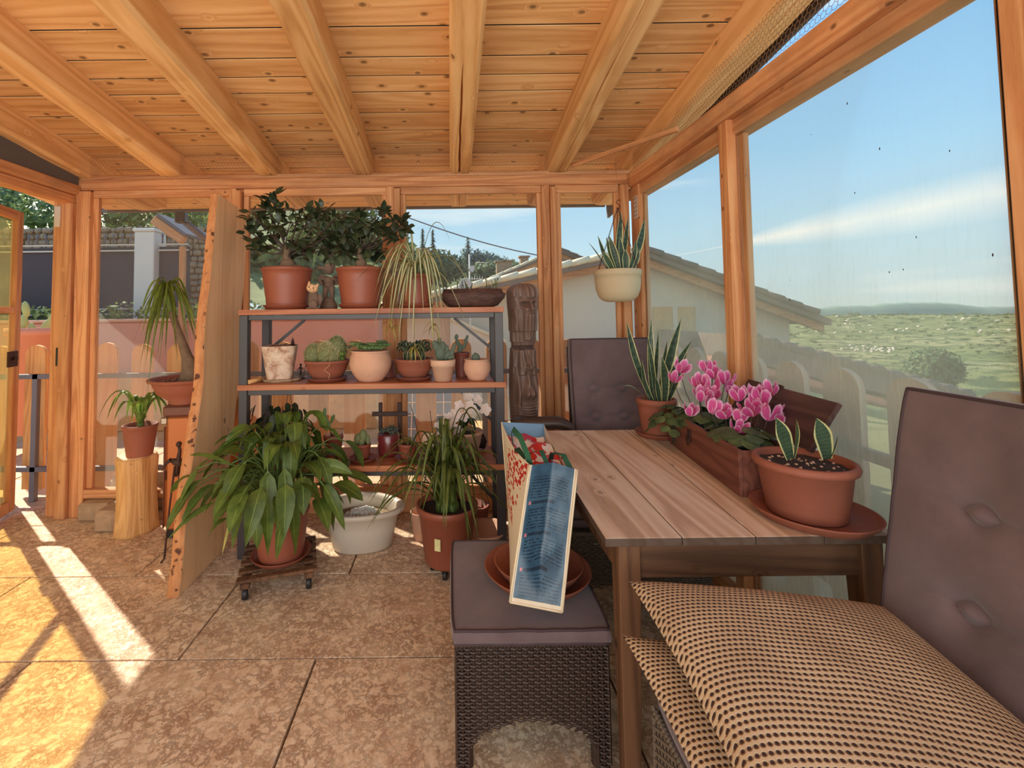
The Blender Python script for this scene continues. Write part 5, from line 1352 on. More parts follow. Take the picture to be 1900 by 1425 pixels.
# ---- lowest shelf
rs = random.Random(55)
c0 = at(522, 815, 2.92)
dl = thing('dark_leaf_plant', 'dark glossy leaved bushy plant in a terracotta bowl behind the peace lily', 'potted plant', (c0.x, 2.92, Z3))
ob('pot', MB().lathe(pot_prof(0.125, 0.08, 0.15, 0.008, 0.02), (0,0,0), 32), M['terracotta_dark'], dl)
soil(dl, .11, .125)
for k in range(46):
    az = k * 2.4; R_ = rs.uniform(.03, .17); h_ = rs.uniform(.08, .26)
    o_ = arch((0.02 * math.cos(az), .02 * math.sin(az), .12), az, R_, h_, h_ * .2, 6); ob('leaf', MB().blade([o_[-1] + (o_[-1] - o_[-2]).normalized() * q * .012 - V((0, 0, .0016 * q * q)) for q in range(6)], lance(0.021, pk=.45), fold=.3, cols=1), M['dark_leaf'], dl, fix=False)
    if k % 3 == 0: ob('stem', MB().tube(o_, .0018, 4), M['bark_dark'], dl)
c0 = at(617, 822, 2.86)
pb = thing('pebble_pot', 'small terracotta pot with round pebbles and a flat leaved cactus beside the dark plant', 'potted plant', (c0.x, 2.88, Z3))
ob('pot', MB().lathe(pot_prof(0.062, 0.044, 0.135, 0.005, 0.03), (0,0,0), 28), M['terracotta_plastic'], pb)
pebbles(pb, 0.045, 0.125, 12, 0.018, M['clay_pale'], 8)
for (dx, dz, a_, s_) in ((-.03, .20, -.3, .04), (-.05, .24, -.2, .03), (-.005, .23, .4, .03), (-.07, .19, -.9, .025), (-.055, .275, .15, .026)):
    ob('pad', MB().ell((0, 0, 0), (.011, .004, s_), 10, 8), M['succ_green'], pb, loc=(dx, .0, dz), rot=(0, a_, 0))
ob('stem', MB().tube([(-.01, 0, .12), (-.03, 0, .18), (-.05, 0, .24)], .003, 5), M['stem'], pb)
def potsm(lb, px, py, Y, rt, rb, h, mat, nm='cactus_pot'):
    c0 = at(px, py, Y); t = thing(nm, lb, 'potted plant', (c0.x, Y, Z3 + 0.01)); ob('pot', MB().lathe(pot_prof(rt, rb, h, 0.004, 0.018), (0,0,0), 28), mat, t); soil(t, rt - .012, h - .012); return t
t = potsm('three headed green cactus in a small terracotta pot on the lowest shelf', 672, 840, 2.82, .055, .04, .085, M['terracotta_plastic'])
for q, (dx, z, r, h) in enumerate(((-.022, .11, .026, .036), (.008, .13, .024, .04), (.038, .11, .012, .03), (.0, .10, .02, .025))): cactus_ball(t, (dx, -.005 * q, z), r, h, 120, .004, M['spine_dark'], 60 + q, 10)
saucer('oval dark red saucer below the three headed cactus', (t.location.x + .01, 2.80, Z3), .085, M['terracotta_dark'], .022)
c0 = at(722, 835, 2.92)
rg = thing('red_glass_pot', 'dark red glazed pot of grey succulents in front of the little easel', 'potted plant', (c0.x, 2.90, Z3))
M['redglaze'] = plain('dark_red_glaze', srgb(110, 40, 40), .25, .3, 20, coat=.4)
ob('pot', MB().lathe([(0, 0), (.058, 0), (.066, .02), (.068, .13), (.064, .135), (.06, .12), (0, .12)], (0,0,0), 32), M['redglaze'], rg)
for k in range(13):
    a = k * 2.4; q = .05 * math.sqrt(k / 13); rosette(rg, (q * math.cos(a), q * math.sin(a), .135 + rs.uniform(0, .02)), .03, 10, M['succ_grey'], k, nm='rosette')
ez = at(724, 800, 3.02)
es = thing('small_easel', 'small dark wooden easel standing behind the red glazed pot', 'easel', (ez.x, 3.02, Z3))
for x_ in (-.062, .062): ob('post', MB().box((x_ - .012, -.01, 0), (x_ + .012, .01, .30), bev=.003), M['iron'], es)
ob('crossbar', MB().box((-.115, -.018, .215), (.115, -.0105, .245), bev=.003), M['iron'], es)
ob('ledge', MB().box((-.08, -.03, .06), (.08, -.0105, .075), bev=.003), M['iron'], es)
t = potsm('small terracotta pot with sparse soil on a saucer below the orchid blooms', 757, 845, 2.80, .06, .042, .09, M['terracotta_plastic'], 'small_pot')
for k in range(5): ob('leaf', MB().blade(arch((0, 0, .07), k * 1.3, .06, .05, .03, 6), strapw(.005), fold=.4, cols=1), M['hang_leaf'], t, fix=False)
saucer('terracotta saucer under the small sparse pot below the orchid blooms', (t.location.x, 2.80, Z3), .082, M['terracotta_dark'], .022)
# white orchid in clay pot
c0 = at(863, 840, 2.86)
orc = thing('white_orchid', 'white flowering orchid in a pale clay pot at the right of the lowest shelf', 'potted plant', (c0.x, 2.86, Z3))
ob('pot', MB().lathe([(0, 0), (.065, 0), (.095, .08), (.106, .135), (.112, .14), (.112, .155), (.105, .157), (.098, .145), (0, .13)], (0,0,0), 36), M['clay_pale'], orc)
soil(orc, .098, .14)
for k in range(6): ob('leaf', MB().blade(arch((0, 0, .135), k * 1.1, .09, .09, .06, 7), lance(.022, pk=.55), fold=.3, cols=1), M['dark_leaf'], orc, fix=False)
def bloom(parent, c, s_, facing, mat, seed):
    rs = random.Random(seed); q = V(facing).normalized().to_track_quat('Z', 'Y').to_matrix(); mb = MB()
    for k in range(5):
        a = 2 * PI * k / 5 + rs.uniform(-.15, .15); d = q @ V((math.cos(a), math.sin(a), .15)); e = q @ V((math.cos(a), math.sin(a), -.1))
        mb.blade([V(c) + d * s_ * .1 * 0, V(c) + d * s_ * .45, V(c) + e * s_ * .8, V(c) + e * s_ * 1.02], (lambda t: s_ * [.10, .40, .38, .05][int(round(t * 3))]), fold=.2, cols=1, hint=q @ V((-math.sin(a), math.cos(a), 0)))
    mb.ell(V(c) + (q @ V((0, -s_ * .1, s_ * .15))), s_ * .16, 8, 6)
    return ob('bloom', mb, mat, parent, fix=False)
fl = [(868, 735), (885, 742), (852, 752), (872, 756), (900, 760), (845, 770), (862, 772), (838, 790), (850, 800), (815, 790), (832, 775), (810, 815), (795, 830), (822, 812)]
for i, (px, py) in enumerate(fl):
    Yb = 2.74; p = at(px, py, Yb); bloom(orc, (p.x - c0.x, Yb - 2.86, p.z - Z3), rnd(.030, .042), (rnd(-.6, .4), -1, rnd(-.4, .3)), M['white_petal'], 80 + i)
def relp(px, py, Y): p = at(px, py, Y); return (p.x - c0.x, Y - 2.86, p.z - Z3)
ob('flower_stem', MB().tube([(0, 0, .14), relp(862, 780, 2.82), relp(880, 745, 2.78), relp(868, 732, 2.76)], .003, 6), M['stem'], orc)
ob('flower_stem', MB().tube([(-.01, 0, .14), relp(845, 760, 2.80), relp(820, 775, 2.77), relp(800, 822, 2.76)], .003, 6), M['stem'], orc)
ob('support_cane', MB().tube([relp(783, 830, 2.8), relp(762, 752, 2.8)], .0022, 5), M['bark_dark'], orc)
ob('support_cane', MB().tube([relp(805, 820, 2.8), relp(798, 762, 2.8)], .0022, 5), M['bark_dark'], orc)
c0b = at(900, 815, 2.9)
tag(ob('ornament', MB().ell((0, 0, .05), (.03, .025, .05), 12, 8, disp=lambda d: .15 * math.sin(9 * d.x + 7 * d.z)), M['iron'], loc=(0.195, 3.0, Z3 + .001)), 'dark lumpy metal ornament behind the white orchid pot', 'ornament')
# ================================================================== LARGE FOREGROUND OBJECTS
# ---- peace lily on a wheeled wooden dolly
PX, PY_ = -0.925, 2.53
dl_ = thing('plant_dolly', 'square slatted wooden plant dolly on four casters under the peace lily', 'dolly', (PX - 0.01, PY_ - 0.0, 0), 0.30)
for x_ in (-0.15, 0.15): ob('side_rail', MB().box((x_ - .022, -.19, .062), (x_ + .022, .19, .088), bev=.003), M['table_leg'], dl_)
for k in range(5): ob('slat', MB().box((-.19, -.185 + k * .082, .0885), (.19, -.185 + k * .082 + .045, .105), bev=.003), M['table_leg'], dl_)
for x_ in (-.15, .15):
    for y_ in (-.16, .16):
        cs = ob('caster', MB().lathe([(0, -.014), (.026, -.014), (.030, -.008), (.030, .008), (.026, .014), (0, .014)], (0,0,0), 20, M=Matrix.Rotation(PI/2, 4, 'Y')), M['black'], dl_, loc=(x_, y_, .030))
        ob('fork', MB().box((-.019, -.006, -.004), (.019, .010, .0315), bev=.003), M['chrome'], cs)
saucer('terracotta saucer on the wooden dolly below the peace lily pot', (PX, PY_, .1055), .155, M['terracotta_plastic'], .03)
lily = thing('peace_lily', 'huge bushy peace lily with drooping green leaves in a terracotta pot', 'potted plant', (PX, PY_, .1135))
ob('pot', MB().lathe(pot_prof(.148, .115, .25, .008, .025), (0,0,0), 40), M['terracotta_plastic'], lily)
soil(lily, .13, .22)
rs = random.Random(101)
def lilyleaf(az, R_, zt, ze, L_, w_, side=0):
    b = V((.05 * math.cos(az) * rs.random(), .05 * math.sin(az) * rs.random(), .20)); d = V((math.cos(az), math.sin(az), 0)); s = V((-d.y, d.x, 0))
    P1 = b + d * R_ * .30 + V((0, 0, zt * 1.25)); P2 = b + d * R_ * .75 + V((0, 0, zt * 1.15)) + s * side * .5; P3 = b + d * R_ + V((0, 0, ze)) + s * side
    pts = []
    n = 20
    for i in range(n + 1):
        t = i / n; pts.append(b * (1-t)**3 + P1 * 3*t*(1-t)**2 + P2 * 3*t*t*(1-t) + P3 * t**3)
    ln = [0]
    for p, q in zip(pts[:-1], pts[1:]): ln.append(ln[-1] + (q - p).length)
    cut = next(i for i in range(n + 1) if ln[-1] - ln[i] <= L_)
    cut = min(max(cut, 4), n - 6)
    return pts[:cut + 1], pts[cut:]
nl = 118
for k in range(nl):
    az = k * 2.39996 + rs.uniform(-.2, .2); lay = k / nl
    R_ = (.20 + .33 * rs.random()) * (1.0 if math.cos(az) < 0 else .85); zt = rs.uniform(.10, .34) + (.18 * (1 - (R_ - .2) / .33)); ze = zt * rs.uniform(.35, 1.0) - .06 * (R_ > .35)
    if k % 4 == 0: R_ = rs.uniform(.06, .22); zt = rs.uniform(.38, .52); ze = zt * .8
    if k % 7 == 1: ze = -rs.uniform(-.05, .08); R_ = rs.uniform(.18, .36)
    if math.sin(az) > .35: R_ = min(R_, .22)
    stem_, bl = lilyleaf(az, R_, zt, ze, rs.uniform(.15, .25), 0, rs.uniform(-.14, .14))
    w_ = rs.uniform(.030, .046)
    ob('stem', MB().tube(stem_, [.0032] * len(stem_), 5), M['stem'], lily)
    ob('leaf', MB().blade(bl, lance(w_, pk=.38), fold=.28, cols=2, twist=rs.uniform(-1.1, 1.1), wave=.08), M['lily'], lily, fix=False)
for (px, py, Y, dpx, dpy) in ((365, 870, 2.30, 325, 960), (400, 930, 2.28, 312, 1000), (530, 960, 2.2, 512, 1040), (420, 960, 2.3, 385, 1000), (480, 960, 2.25, 478, 1020), (600, 900, 2.3, 640, 985), (585, 870, 2.4, 655, 880), (430, 860, 2.3, 352, 845)):
    A = V(at(px, py, Y)) - V((PX, PY_, .1135)); B = V(at(dpx, dpy, Y - .03)) - V((PX, PY_, .1135)); b = V((0, 0, .2)); 
    m_ = A.lerp(b, .5) + V((0, 0, .14))
    st2 = [b, b.lerp(m_, .5) + V((0, 0, .05)), m_, A.lerp(m_, .4) + V((0, 0, .03)), A]
    ob('stem', MB().tube(st2, .0034, 5), M['stem'], lily)
    up = V((0, -.02, .035)) ; bl = [A.lerp(B, t / 9) + up * math.sin(PI * t / 9) for t in range(10)]
    ob('leaf', MB().blade(bl, lance(.036, pk=.4), fold=.3, cols=2, twist=rs.uniform(-.5, .5), wave=.05, hint=(1, -.5, .1)), M['lily'], lily, fix=False)
ob('dry_leaf', MB().blade([V(at(430, 950, 2.25)) - V((PX, PY_, .1135)) + (V(at(412, 1028, 2.25)) - V(at(430, 950, 2.25))) * t / 6 for t in range(7)], strapw(.006), fold=.4, cols=1, hint=(1, 0, 0)), M['hang_leaf'], lily, fix=False, label='dried pale hanging leaf')

# ---- cream basin
bs = atz(668, 1010, 0)
N_ = 56
def brr(r, z, a):
    return r * (1 + .05 * math.cos(3 * a + .6) + .03 * math.cos(2 * a))
bas = thing('basin', 'cream plastic wash basin with a flared rim on the floor under the shelf', 'basin', (-.555, 2.86, .001))
ob('tub', MB().lathe([(0, 0), (.150, 0), (.166, .012), (.190, .12), (.200, .175), (.226, .188), (.236, .200), (.236, .212), (.224, .219), (.200, .212), (.192, .195), (.180, .12), (.156, .02), (0, .014)], (0,0,0), N_, 1.0, .82, wob=brr), M['white_plastic'], bas)
bas.scale = (1.04, 1.04, 1.12)
rs = random.Random(5); mb = MB()
for k in range(160):
    a = rs.uniform(0, 6.28); q = .12 * math.sqrt(rs.random()); mb.ell((q * math.cos(a), q * .8 * math.sin(a), .165 + .045 * (1 - (q / .12) ** 2) + rs.uniform(-.004, .004)), rs.uniform(.008, .013), 6, 5)
wool = tag(ob('perlite', mb, plain('white_perlite', srgb(246, 248, 236), .9, .08, 30, bump=.5), loc=(-.545, 2.86, .0)), 'heap of white perlite granules lying in the cream basin', 'granules', kind='stuff')
sbx = ob('fill', MB().lathe([(0, .022), (.155, .022), (.178, .150), (0, .152)], (0,0,0), 40, 1, .8, wob=brr), M['greystone'], bas)

# ---- cymbidium
cyx, cyy = -0.03, 2.56
cym = thing('cymbidium', 'cymbidium orchid with long grassy leaves in a tall terracotta pot with a label', 'potted plant', (cyx, cyy, .062))
ob('pot', MB().lathe([(0, 0), (.118, 0), (.126, .012), (.126, .05), (.130, .055), (.155, .265), (.166, .270), (.169, .302), (.163, .306), (.152, .302), (.146, .260), (0, .255)], (0,0,0), 40), M['terracotta_plastic'], cym)
soil(cym, .148, .272)
cm_ = plain('label_paper', srgb(222, 214, 150), .5, .25, 40)
ob('label', MB().surf(6, 4, lambda u, v: (.1475 * math.sin(-.46 + .22 * u) * (1 + .0), -.1495 * math.cos(-.46 + .22 * u), .115 + .06 * v)), cm_, cym, label='small pale paper label', fix=False)
for a in (0.4, 1.97, 3.54, 5.11):
    x_, y_ = .085 * math.cos(a + 1), .085 * math.sin(a + 1)
    cs = ob('caster', MB().lathe([(0, -.012), (.024, -.012), (.027, -.006), (.027, .006), (.024, .012), (0, .012)], (0,0,0), 18, M=Matrix.Rotation(PI/2, 4, 'Y')), M['black'], cym, loc=(x_, y_, -.034))
    ob('fork', MB().box((-.017, -.006, 0), (.017, .008, .033), bev=.002), M['black'], cs)
rs = random.Random(303)
for k in range(92):
    az = k * 2.39996 + rs.uniform(-.3, .3); R_ = rs.uniform(.12, .48); 
    if math.sin(az) > .2: R_ = min(R_, .24)
    rise = rs.uniform(.24, .50) * (1 - .25 * (R_ > .34)); drop = rise * rs.uniform(.25, 1.0) if R_ > .2 else rise * rs.uniform(0, .4)
    if k % 6 == 0: drop = rise + rs.uniform(0.0, .16)
    b_ = (rs.uniform(-.05, .05), rs.uniform(-.05, .05), .268)
    ob('leaf', MB().blade(arch(b_, az, R_, rise, drop, 13, side=rs.uniform(-.05, .05)), strapw(rs.uniform(.0075, .0115)), fold=.45, cols=1), M['orchid_leaf'], cym, fix=False)
for (px, py, Y) in ((690, 970, 2.35), (700, 855, 2.35), (925, 850, 2.4), (925, 905, 2.4), (720, 810, 2.45)):
    E = V(at(px, py, Y)) - V((cyx, cyy, .062)); b_ = V((0, 0, .235)); m_ = b_.lerp(E, .5) + V((0, 0, .30)); n = 13
    ob('leaf', MB().blade([b_ * (1-t/n)**2 + m_ * 2 * (t/n) * (1-t/n) + E * (t/n)**2 for t in range(n + 1)], strapw(.0125), fold=.45, cols=1), M['orchid_leaf'], cym, fix=False)
for k in range(7):
    a = k * .9; ob('bulb', MB().ell((.05 * math.cos(a), 0.04 * math.sin(a), .285), (.018, .018, .035), 10, 8), M['stem'], cym)
# odd pots behind the cymbidium
g0 = atz(772, 975, 0)
tag(ob('plastic_cup', MB().lathe([(0, 0), (.045, 0), (.062, .16), (.066, .165), (.062, .168), (.055, .15), (0, .02)], (0,0,0), 24), M['clay_pale'], loc=(-.20, 2.93, .001)), 'pale plastic cup pot standing behind the cymbidium', 'pot')
tag(ob('bowl_planter', MB().lathe([(0, 0), (.09, 0), (.10, .05), (.125, .10), (.138, .112), (.138, .122), (.122, .118), (.10, .07), (0, .05)], (0,0,0), 32), M['clay_pale'], loc=(.19, 2.80, .001)), 'white rimmed bowl on the floor between cymbidium and ottoman', 'bowl')
ob_ = thing('orange_pot', 'orange terracotta pot lying low beneath the shelf right end', 'pot', (.14, 3.02, .001))
ob('pot', MB().lathe(pot_prof(.10, .075, .17, .008, .022), (0,0,0), 28), M['terracotta'], ob_)
tag(ob('floor_cup', MB().lathe(pot_prof(.05, .035, .10, .005, .012), (0,0,0), 24), M['black'], loc=(-1.17, 2.86, .001)), 'small black pot on the floor behind the peace lily', 'pot')

# ---- carved totem
def totem_h(x, z):
    # x in -1..1 over the front, z in metres from the floor; returns extra depth towards the viewer
    g = lambda cx_, cz, sx, sz, a: a * math.exp(-((x - cx_) / sx) ** 2 - ((z - cz) / sz) ** 2)
    h = 0.0
    # bearded man, head 1.25..1.56
    h += g(.15, 1.43, .55, .13, .020)
    h += g(.22, 1.445, .085, .035, .026) + g(.24, 1.42, .13, .013, .012)
    h -= g(-.08, 1.456, .17, .017, .018) + g(.52, 1.456, .15, .017, .018)
    h += g(-.08, 1.453, .10, .007, .006) + g(.52, 1.453, .09, .007, .006)
    h += g(.22, 1.478, .50, .008, .008)
    h += g(-.05, 1.42, .15, .02, .007) + g(.5, 1.42, .13, .02, .007)
    h -= g(.25, 1.388, .16, .004, .006); h += g(.25, 1.398, .25, .007, .006)
    if 1.22 < z < 1.39 and abs(x - .25) < .45:
        w_ = (z - 1.22) / .17; h += .012 * max(0, math.cos((x - .25) * 3.2)) + .0022 * math.sin(x * 22 + z * 12) * min(1, w_ * 3)
    if z > 1.28: h += .009 * max(0, math.cos((abs(x - .2) - .85) * 5)) * (.85 + .15 * math.sin(z * 60 + x * 9))
    if z > 1.50: h += .006 * math.sin(x * 7 + .8) ** 2
    if 1.05 < z < 1.42: h += .0015 * math.sin(x * 16 + z * 14) * (abs(x - .25) > .5)
    h -= g(0, 1.175, 3, .010, .016)
    # woman
    h -= g(.15, 1.06, .62, .085, .010); h += g(.15, 1.06, .33, .055, .030) + g(.17, 1.055, .06, .018, .010) - g(.02, 1.065, .09, .007, .006) - g(.32, 1.065, .09, .007, .006) - g(.17, 1.028, .09, .004, .004)
    if 1.0 < z < 1.16: h += .010 * max(0, math.cos((abs(x - .15) - .45) * 6)) + .0008 * math.sin(x * 26)
    h += g(.13, .965, .14, .03, .010)
    h += g(.12, .90, .55, .06, .014) + g(-.08, .885, .17, .03, .016) + g(.32, .885, .17, .03, .016)
    for k in range(4): h += g(.12, .80 - k * .016, .60, .0055, .013)
    h += g(-.55, .87, .12, .09, .012) + g(.72, .87, .10, .09, .012)
    h += g(.12, .69, .38, .07, .016) - g(.12, .60, .06, .06, .014)
    h += g(-.22, .50, .26, .16, .018) + g(.46, .50, .24, .16, .018) - g(.12, .45, .05, .18, .014)
    if z < .35: h += .006 * math.sin(x * 9 + z * 6)
    return h
tm = MB(); nu, nv = 176, 330
def tot(u, v):
    a = 2 * PI * u; z = 1.59 * v + .001
    rx = .088 + .006 * math.sin(z * 9) + .005 * mnoise.noise(V((math.cos(a) * 2, math.sin(a) * 2, z * 6)))
    if z > 1.28: rx += .006
    if z > 1.53: rx *= math.sqrt(max(0.02, 1 - ((z - 1.53) / .064) ** 2)) * .9 + .1 - .0
    if abs(z - 1.19) < .02: rx -= .008
    ry = rx * .72
    c_, s_ = math.cos(a), math.sin(a)
    sq_ = (abs(c_) ** 3 + abs(s_) ** 3) ** (-1 / 3)
    x = c_ * sq_ * rx; y = s_ * sq_ * ry
    if s_ < .05: y -= (2.3 if z > 1.17 else 3.0) * totem_h(c_ * sq_, z) * min(1, (.05 - s_) * 4)
    return (x, y, z)
tm.surf(nu, nv, tot, closed_u=True, uv=False); tm.face([nv * nu + i for i in range(nu)])
N = NT('carved_dark_wood'); g_ = N.coord('Object', scale=(1,1,.2)); n_ = N.noise(g_, 40, 4, .6); n2 = N.noise(N.coord('Object'), 6, 3, .5)
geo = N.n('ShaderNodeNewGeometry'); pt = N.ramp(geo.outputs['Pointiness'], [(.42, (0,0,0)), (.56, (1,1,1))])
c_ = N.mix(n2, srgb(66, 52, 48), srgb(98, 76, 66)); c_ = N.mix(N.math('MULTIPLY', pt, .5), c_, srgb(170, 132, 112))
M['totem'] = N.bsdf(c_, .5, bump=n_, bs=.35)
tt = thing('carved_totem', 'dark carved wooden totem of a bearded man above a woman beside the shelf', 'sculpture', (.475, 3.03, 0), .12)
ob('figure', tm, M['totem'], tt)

# ---- wicker
M['wicker'] = plain('dark_brown_wicker', srgb(66, 50, 42), .4, .3, 90, spec=.5)
M['wicker_grey'] = plain('grey_brown_wicker', srgb(112, 98, 84), .45, .3, 90, spec=.5)
M['foot'] = plain('brown_foot_cap', srgb(120, 92, 72), .5)
M['cushion'] = None
N = NT('mauve_brown_cloth'); g_ = N.coord('Object'); n_ = N.noise(g_, 5, 5, .6); n2 = N.noise(g_, 420, 2, .5)
M['cushion'] = N.bsdf(N.ramp(n_, [(.3, srgb(90, 70, 69)), (.7, srgb(114, 92, 91))]), .9, bump=n2, bs=.25, bd=.002, sheen=.3)
M['piping'] = plain('dark_mauve_piping', srgb(66, 48, 50), .8)
def weave(parent, P, U, W, w_, h_, mat, mask=None, pitch=.0098, stake=.0175, nrm=None, nm='weave'):
    P, U, W = V(P), V(U), V(W); Nn = (V(nrm) if nrm else U.cross(W)).normalized(); mb = MB()
    rows = int(h_ / pitch); cols = int(w_ / stake); sw = w_ / cols
    for j in range(rows):
        z = (j + .5) * pitch; run = []
        for i in range(cols * 2 + 1):
            x = i * sw / 2; off = .0032 * math.sin(PI * (i / 2 + j)) if i % 2 == 0 else 0
            off = .0034 * (1 if ((i // 2 + j) % 2 == 0) else -1) if i % 2 == 0 else 0.0
            ok = mask is None or mask(x, z)
            if ok: run.append(P + U * x + W * z + Nn * off)
            if (not ok or i == cols * 2) and run:
                if len(run) > 1: _flat(mb, run, W, Nn, pitch * .50, .0018)
                run = []
    for i in range(cols + 1):
        x = i * sw; zz = [k * .02 for k in range(int(h_ / .02) + 1)]; run = [P + U * x + W * z for z in zz if mask is None or mask(x, z)]
        if len(run) > 1: _flat(mb, run, U, Nn, .0050, .0012)
    return ob(nm, mb, mat, parent, kind='stuff', fix=False)
def _flat(mb, pts, A, B, a, b):
    base = len(mb.v)
    for p in pts: mb.v += [p - A * a, p - B * b, p + A * a, p + B * b]
    for i in range(len(pts) - 1):
        for j in range(4):
            j2 = (j + 1) % 4; mb.face((base+i*4+j, base+i*4+j2, base+(i+1)*4+j2, base+(i+1)*4+j), smooth=True)
def cushion(nm, w_, d_, h_, parent=None, tufts=(), mat=None, sag=0.0, ex=.22, res=30, pip=True):
    # box cushion centred at origin, top at +h/2 ; superellipse profile, piping round the top and bottom edges
    mb = MB(); nu_ = res
    def top(u, v, s):
        x = (u - .5) * 2; y = (v - .5) * 2
        e = (max(abs(x), abs(y))) ; q = (1 - max(0, e) ** 8) ** .5 if e < 1 else 0
        crown = (1 - x * x) * (1 - y * y)
        z = s * (h_ * .36 + h_ * .14 * crown ** .5)
        for (tx, ty) in tufts:
            dd = ((x - tx) * w_ / 2) ** 2 + ((y - ty) * d_ / 2) ** 2
            z -= s * h_ * .40 * math.exp(-dd / .0010) + s * h_ * .26 * math.exp(-dd / .009)
            z -= s * h_ * .14 * math.exp(-((y - ty) * d_ / 2 / .010) ** 2) * math.exp(-((x - tx) * w_ / 2 / .12) ** 2)
        rx = .97 + .03 * (1 - abs(y) ** 6)
        z += .0025 * mnoise.noise(V((x * 4, y * 4, s * 3)))
        return V((x * w_ / 2 * rx, y * d_ / 2, z))
    for s in (1, -1): mb.surf(nu_, nu_, lambda u, v: top(u, v, s), uv=False)
    # side walls
    per = []
    for k in range(nu_): per.append((k / nu_, 0))
    for k in range(nu_): per.append((1, k / nu_))
    for k in range(nu_): per.append((1 - k / nu_, 1))
    for k in range(nu_): per.append((0, 1 - k / nu_))
    b = len(mb.v); L_ = len(per)
    for r in range(4):
        t = r / 3
        for (u, v) in per:
            p = top(u, v, 1).lerp(top(u, v, -1), t); o = V((p.x / (w_ / 2), p.y / (d_ / 2), 0)); 
            mb.v.append(p + V((p.x, p.y, 0)).normalized() * .008 * math.sin(PI * t))
    for r in range(3):
        for k in range(L_):
            k2 = (k + 1) % L_; mb.face((b+r*L_+k, b+r*L_+k2, b+(r+1)*L_+k2, b+(r+1)*L_+k), smooth=True)
    o = ob(nm, mb, mat or M['cushion'], parent)
    if pip:
        for s in (1, -1):
            pp = [top(u, v, s) + V((0, 0, 0)) for (u, v) in per]; pp.append(pp[0]); pp.append(pp[1])
            ob('piping', MB().tube(pp, .0042, 6, cap=False), M['piping'], o)
    return o
def wicker_base(parent, x0, x1, y0, y1, h_, mat, arch_=True, legr=.021, faces='fblr'):
    w_, d_ = x1 - x0, y1 - y0
    mk = lambda L_: (lambda x, z: z > (.05 + .095 * max(0, 1 - ((x / L_ - .5) / .41) ** 2) ** .5 if .09 < x / L_ < .91 else .0)) if arch_ else None
    if 'f' in faces: weave(parent, (x0, y0, 0.03), (1,0,0), (0,0,1), w_, h_ - .03, mat, mk(w_), nrm=(0,-1,0))
    if 'b' in faces: weave(parent, (x0, y1, 0.03), (1,0,0), (0,0,1), w_, h_ - .03, mat, mk(w_), nrm=(0,1,0))
    if 'l' in faces: weave(parent, (x0, y0, 0.03), (0,1,0), (0,0,1), d_, h_ - .03, mat, mk(d_), nrm=(-1,0,0))
    if 'r' in faces: weave(parent, (x1, y0, 0.03), (0,1,0), (0,0,1), d_, h_ - .03, mat, mk(d_), nrm=(1,0,0))
    for x in (x0 + .026, x1 - .026):
        for y in (y0 + .026, y1 - .026):
            mb = MB(); zz = .035
            pts = []; rr = []
            while zz < h_: pts.append((x, y, zz)); rr.append(legr * (1 + .16 * (len(pts) % 2))); zz += .0055
            lg_ = ob('leg', mb.tube(pts, rr, 10), mat, parent)
            ob('foot_cap', MB().lathe([(0, 0.001), (.012, .001), (.0165, .034), (0, .0345)], (x, y, 0), 12), M['foot'], lg_)
    rim = MB()
    for (A, B) in (((x0, y0), (x1, y0)), ((x1, y0), (x1, y1)), ((x1, y1), (x0, y1)), ((x0, y1), (x0, y0))):
        A = V((*A, h_)); B = V((*B, h_)); n = int((B - A).length / .012); 
        for k in range(n): 
            p = A.lerp(B, k / n); q = A.lerp(B, (k + 1.3) / n); rim.tube([p - V((0,0,.012)), q + V((0,0,.004))], .006, 5)
    ob('braided_rim', rim, mat, parent, kind='stuff')
    ob('seat_board', MB().box((x0 + .01, y0 + .01, h_ - .02), (x1 - .01, y1 - .01, h_ - .002)), mat, parent)
ott = thing('wicker_ottoman', 'dark wicker ottoman stool with a mauve cushion standing left of the table', 'ottoman', (0, 0, 0))
wicker_base(ott, .005, .462, 1.43, 1.93, .405, M['wicker'])
cu = cushion('seat_cushion', .475, .54, .055, ott); cu.location = (.232, 1.68, .4345)
# stacked saucers on the ottoman
zt = .4615
saucer('wide terracotta plant saucer lying on the ottoman cushion', (.30, 1.685, zt), .188, M['terracotta'], .034)
saucer('slightly smaller terracotta saucer nested in the wide one on the ottoman', (.305, 1.69, zt + .0105), .158, M['terracotta'], .040)

# ---- tote bag
bag = thing('tote_bag', 'tall shopping bag with blue printed side and red flowers standing in the saucers', 'bag', (0, 0, 0))
BL, BR, TL, TR = at(946, 1117, 1.43), at(1043, 1136, 1.41), at(983, 862, 1.53), at(1071, 872, 1.53)
BLb, BRb = V((.235, 1.93, .512)), V((.405, 1.93, .512)); TLb, TRb = at(931, 783, 2.02), at(1009, 787, 2.02)
def bil(a, b, c, d, u, v): return a.lerp(b, u).lerp(c.lerp(d, u), v)
def gus(u, v, inset=.040):
    p = bil(BL, BR, TL, TR, u, v); cr_ = max(0, 1 - abs(u - .55) / .5); k = min(1, max(0, (v - .10 * 0 - .28 * (1 - cr_)) * 4))
    p = p + V((0, 1, .1)) * inset * cr_ * (k if v > .27 * 0 else 0) * min(1, v * 3.5); p.z += 0.0
    return p + V((0, .003 * mnoise.noise(V((u * 5, v * 9, 1))), 0))
N = NT('blue_printed_side'); uv = N.n('ShaderNodeTexCoord').outputs['UV']; s_ = N.n('ShaderNodeSeparateXYZ'); N.l(uv, s_.inputs[0])
U_, V_ = s_.outputs['X'], s_.outputs['Y']
rows_ = 44.0
rv = N.math('MULTIPLY', V_, rows_); fr_ = N.math('FRACT', rv); ri = N.math('FLOOR', rv)
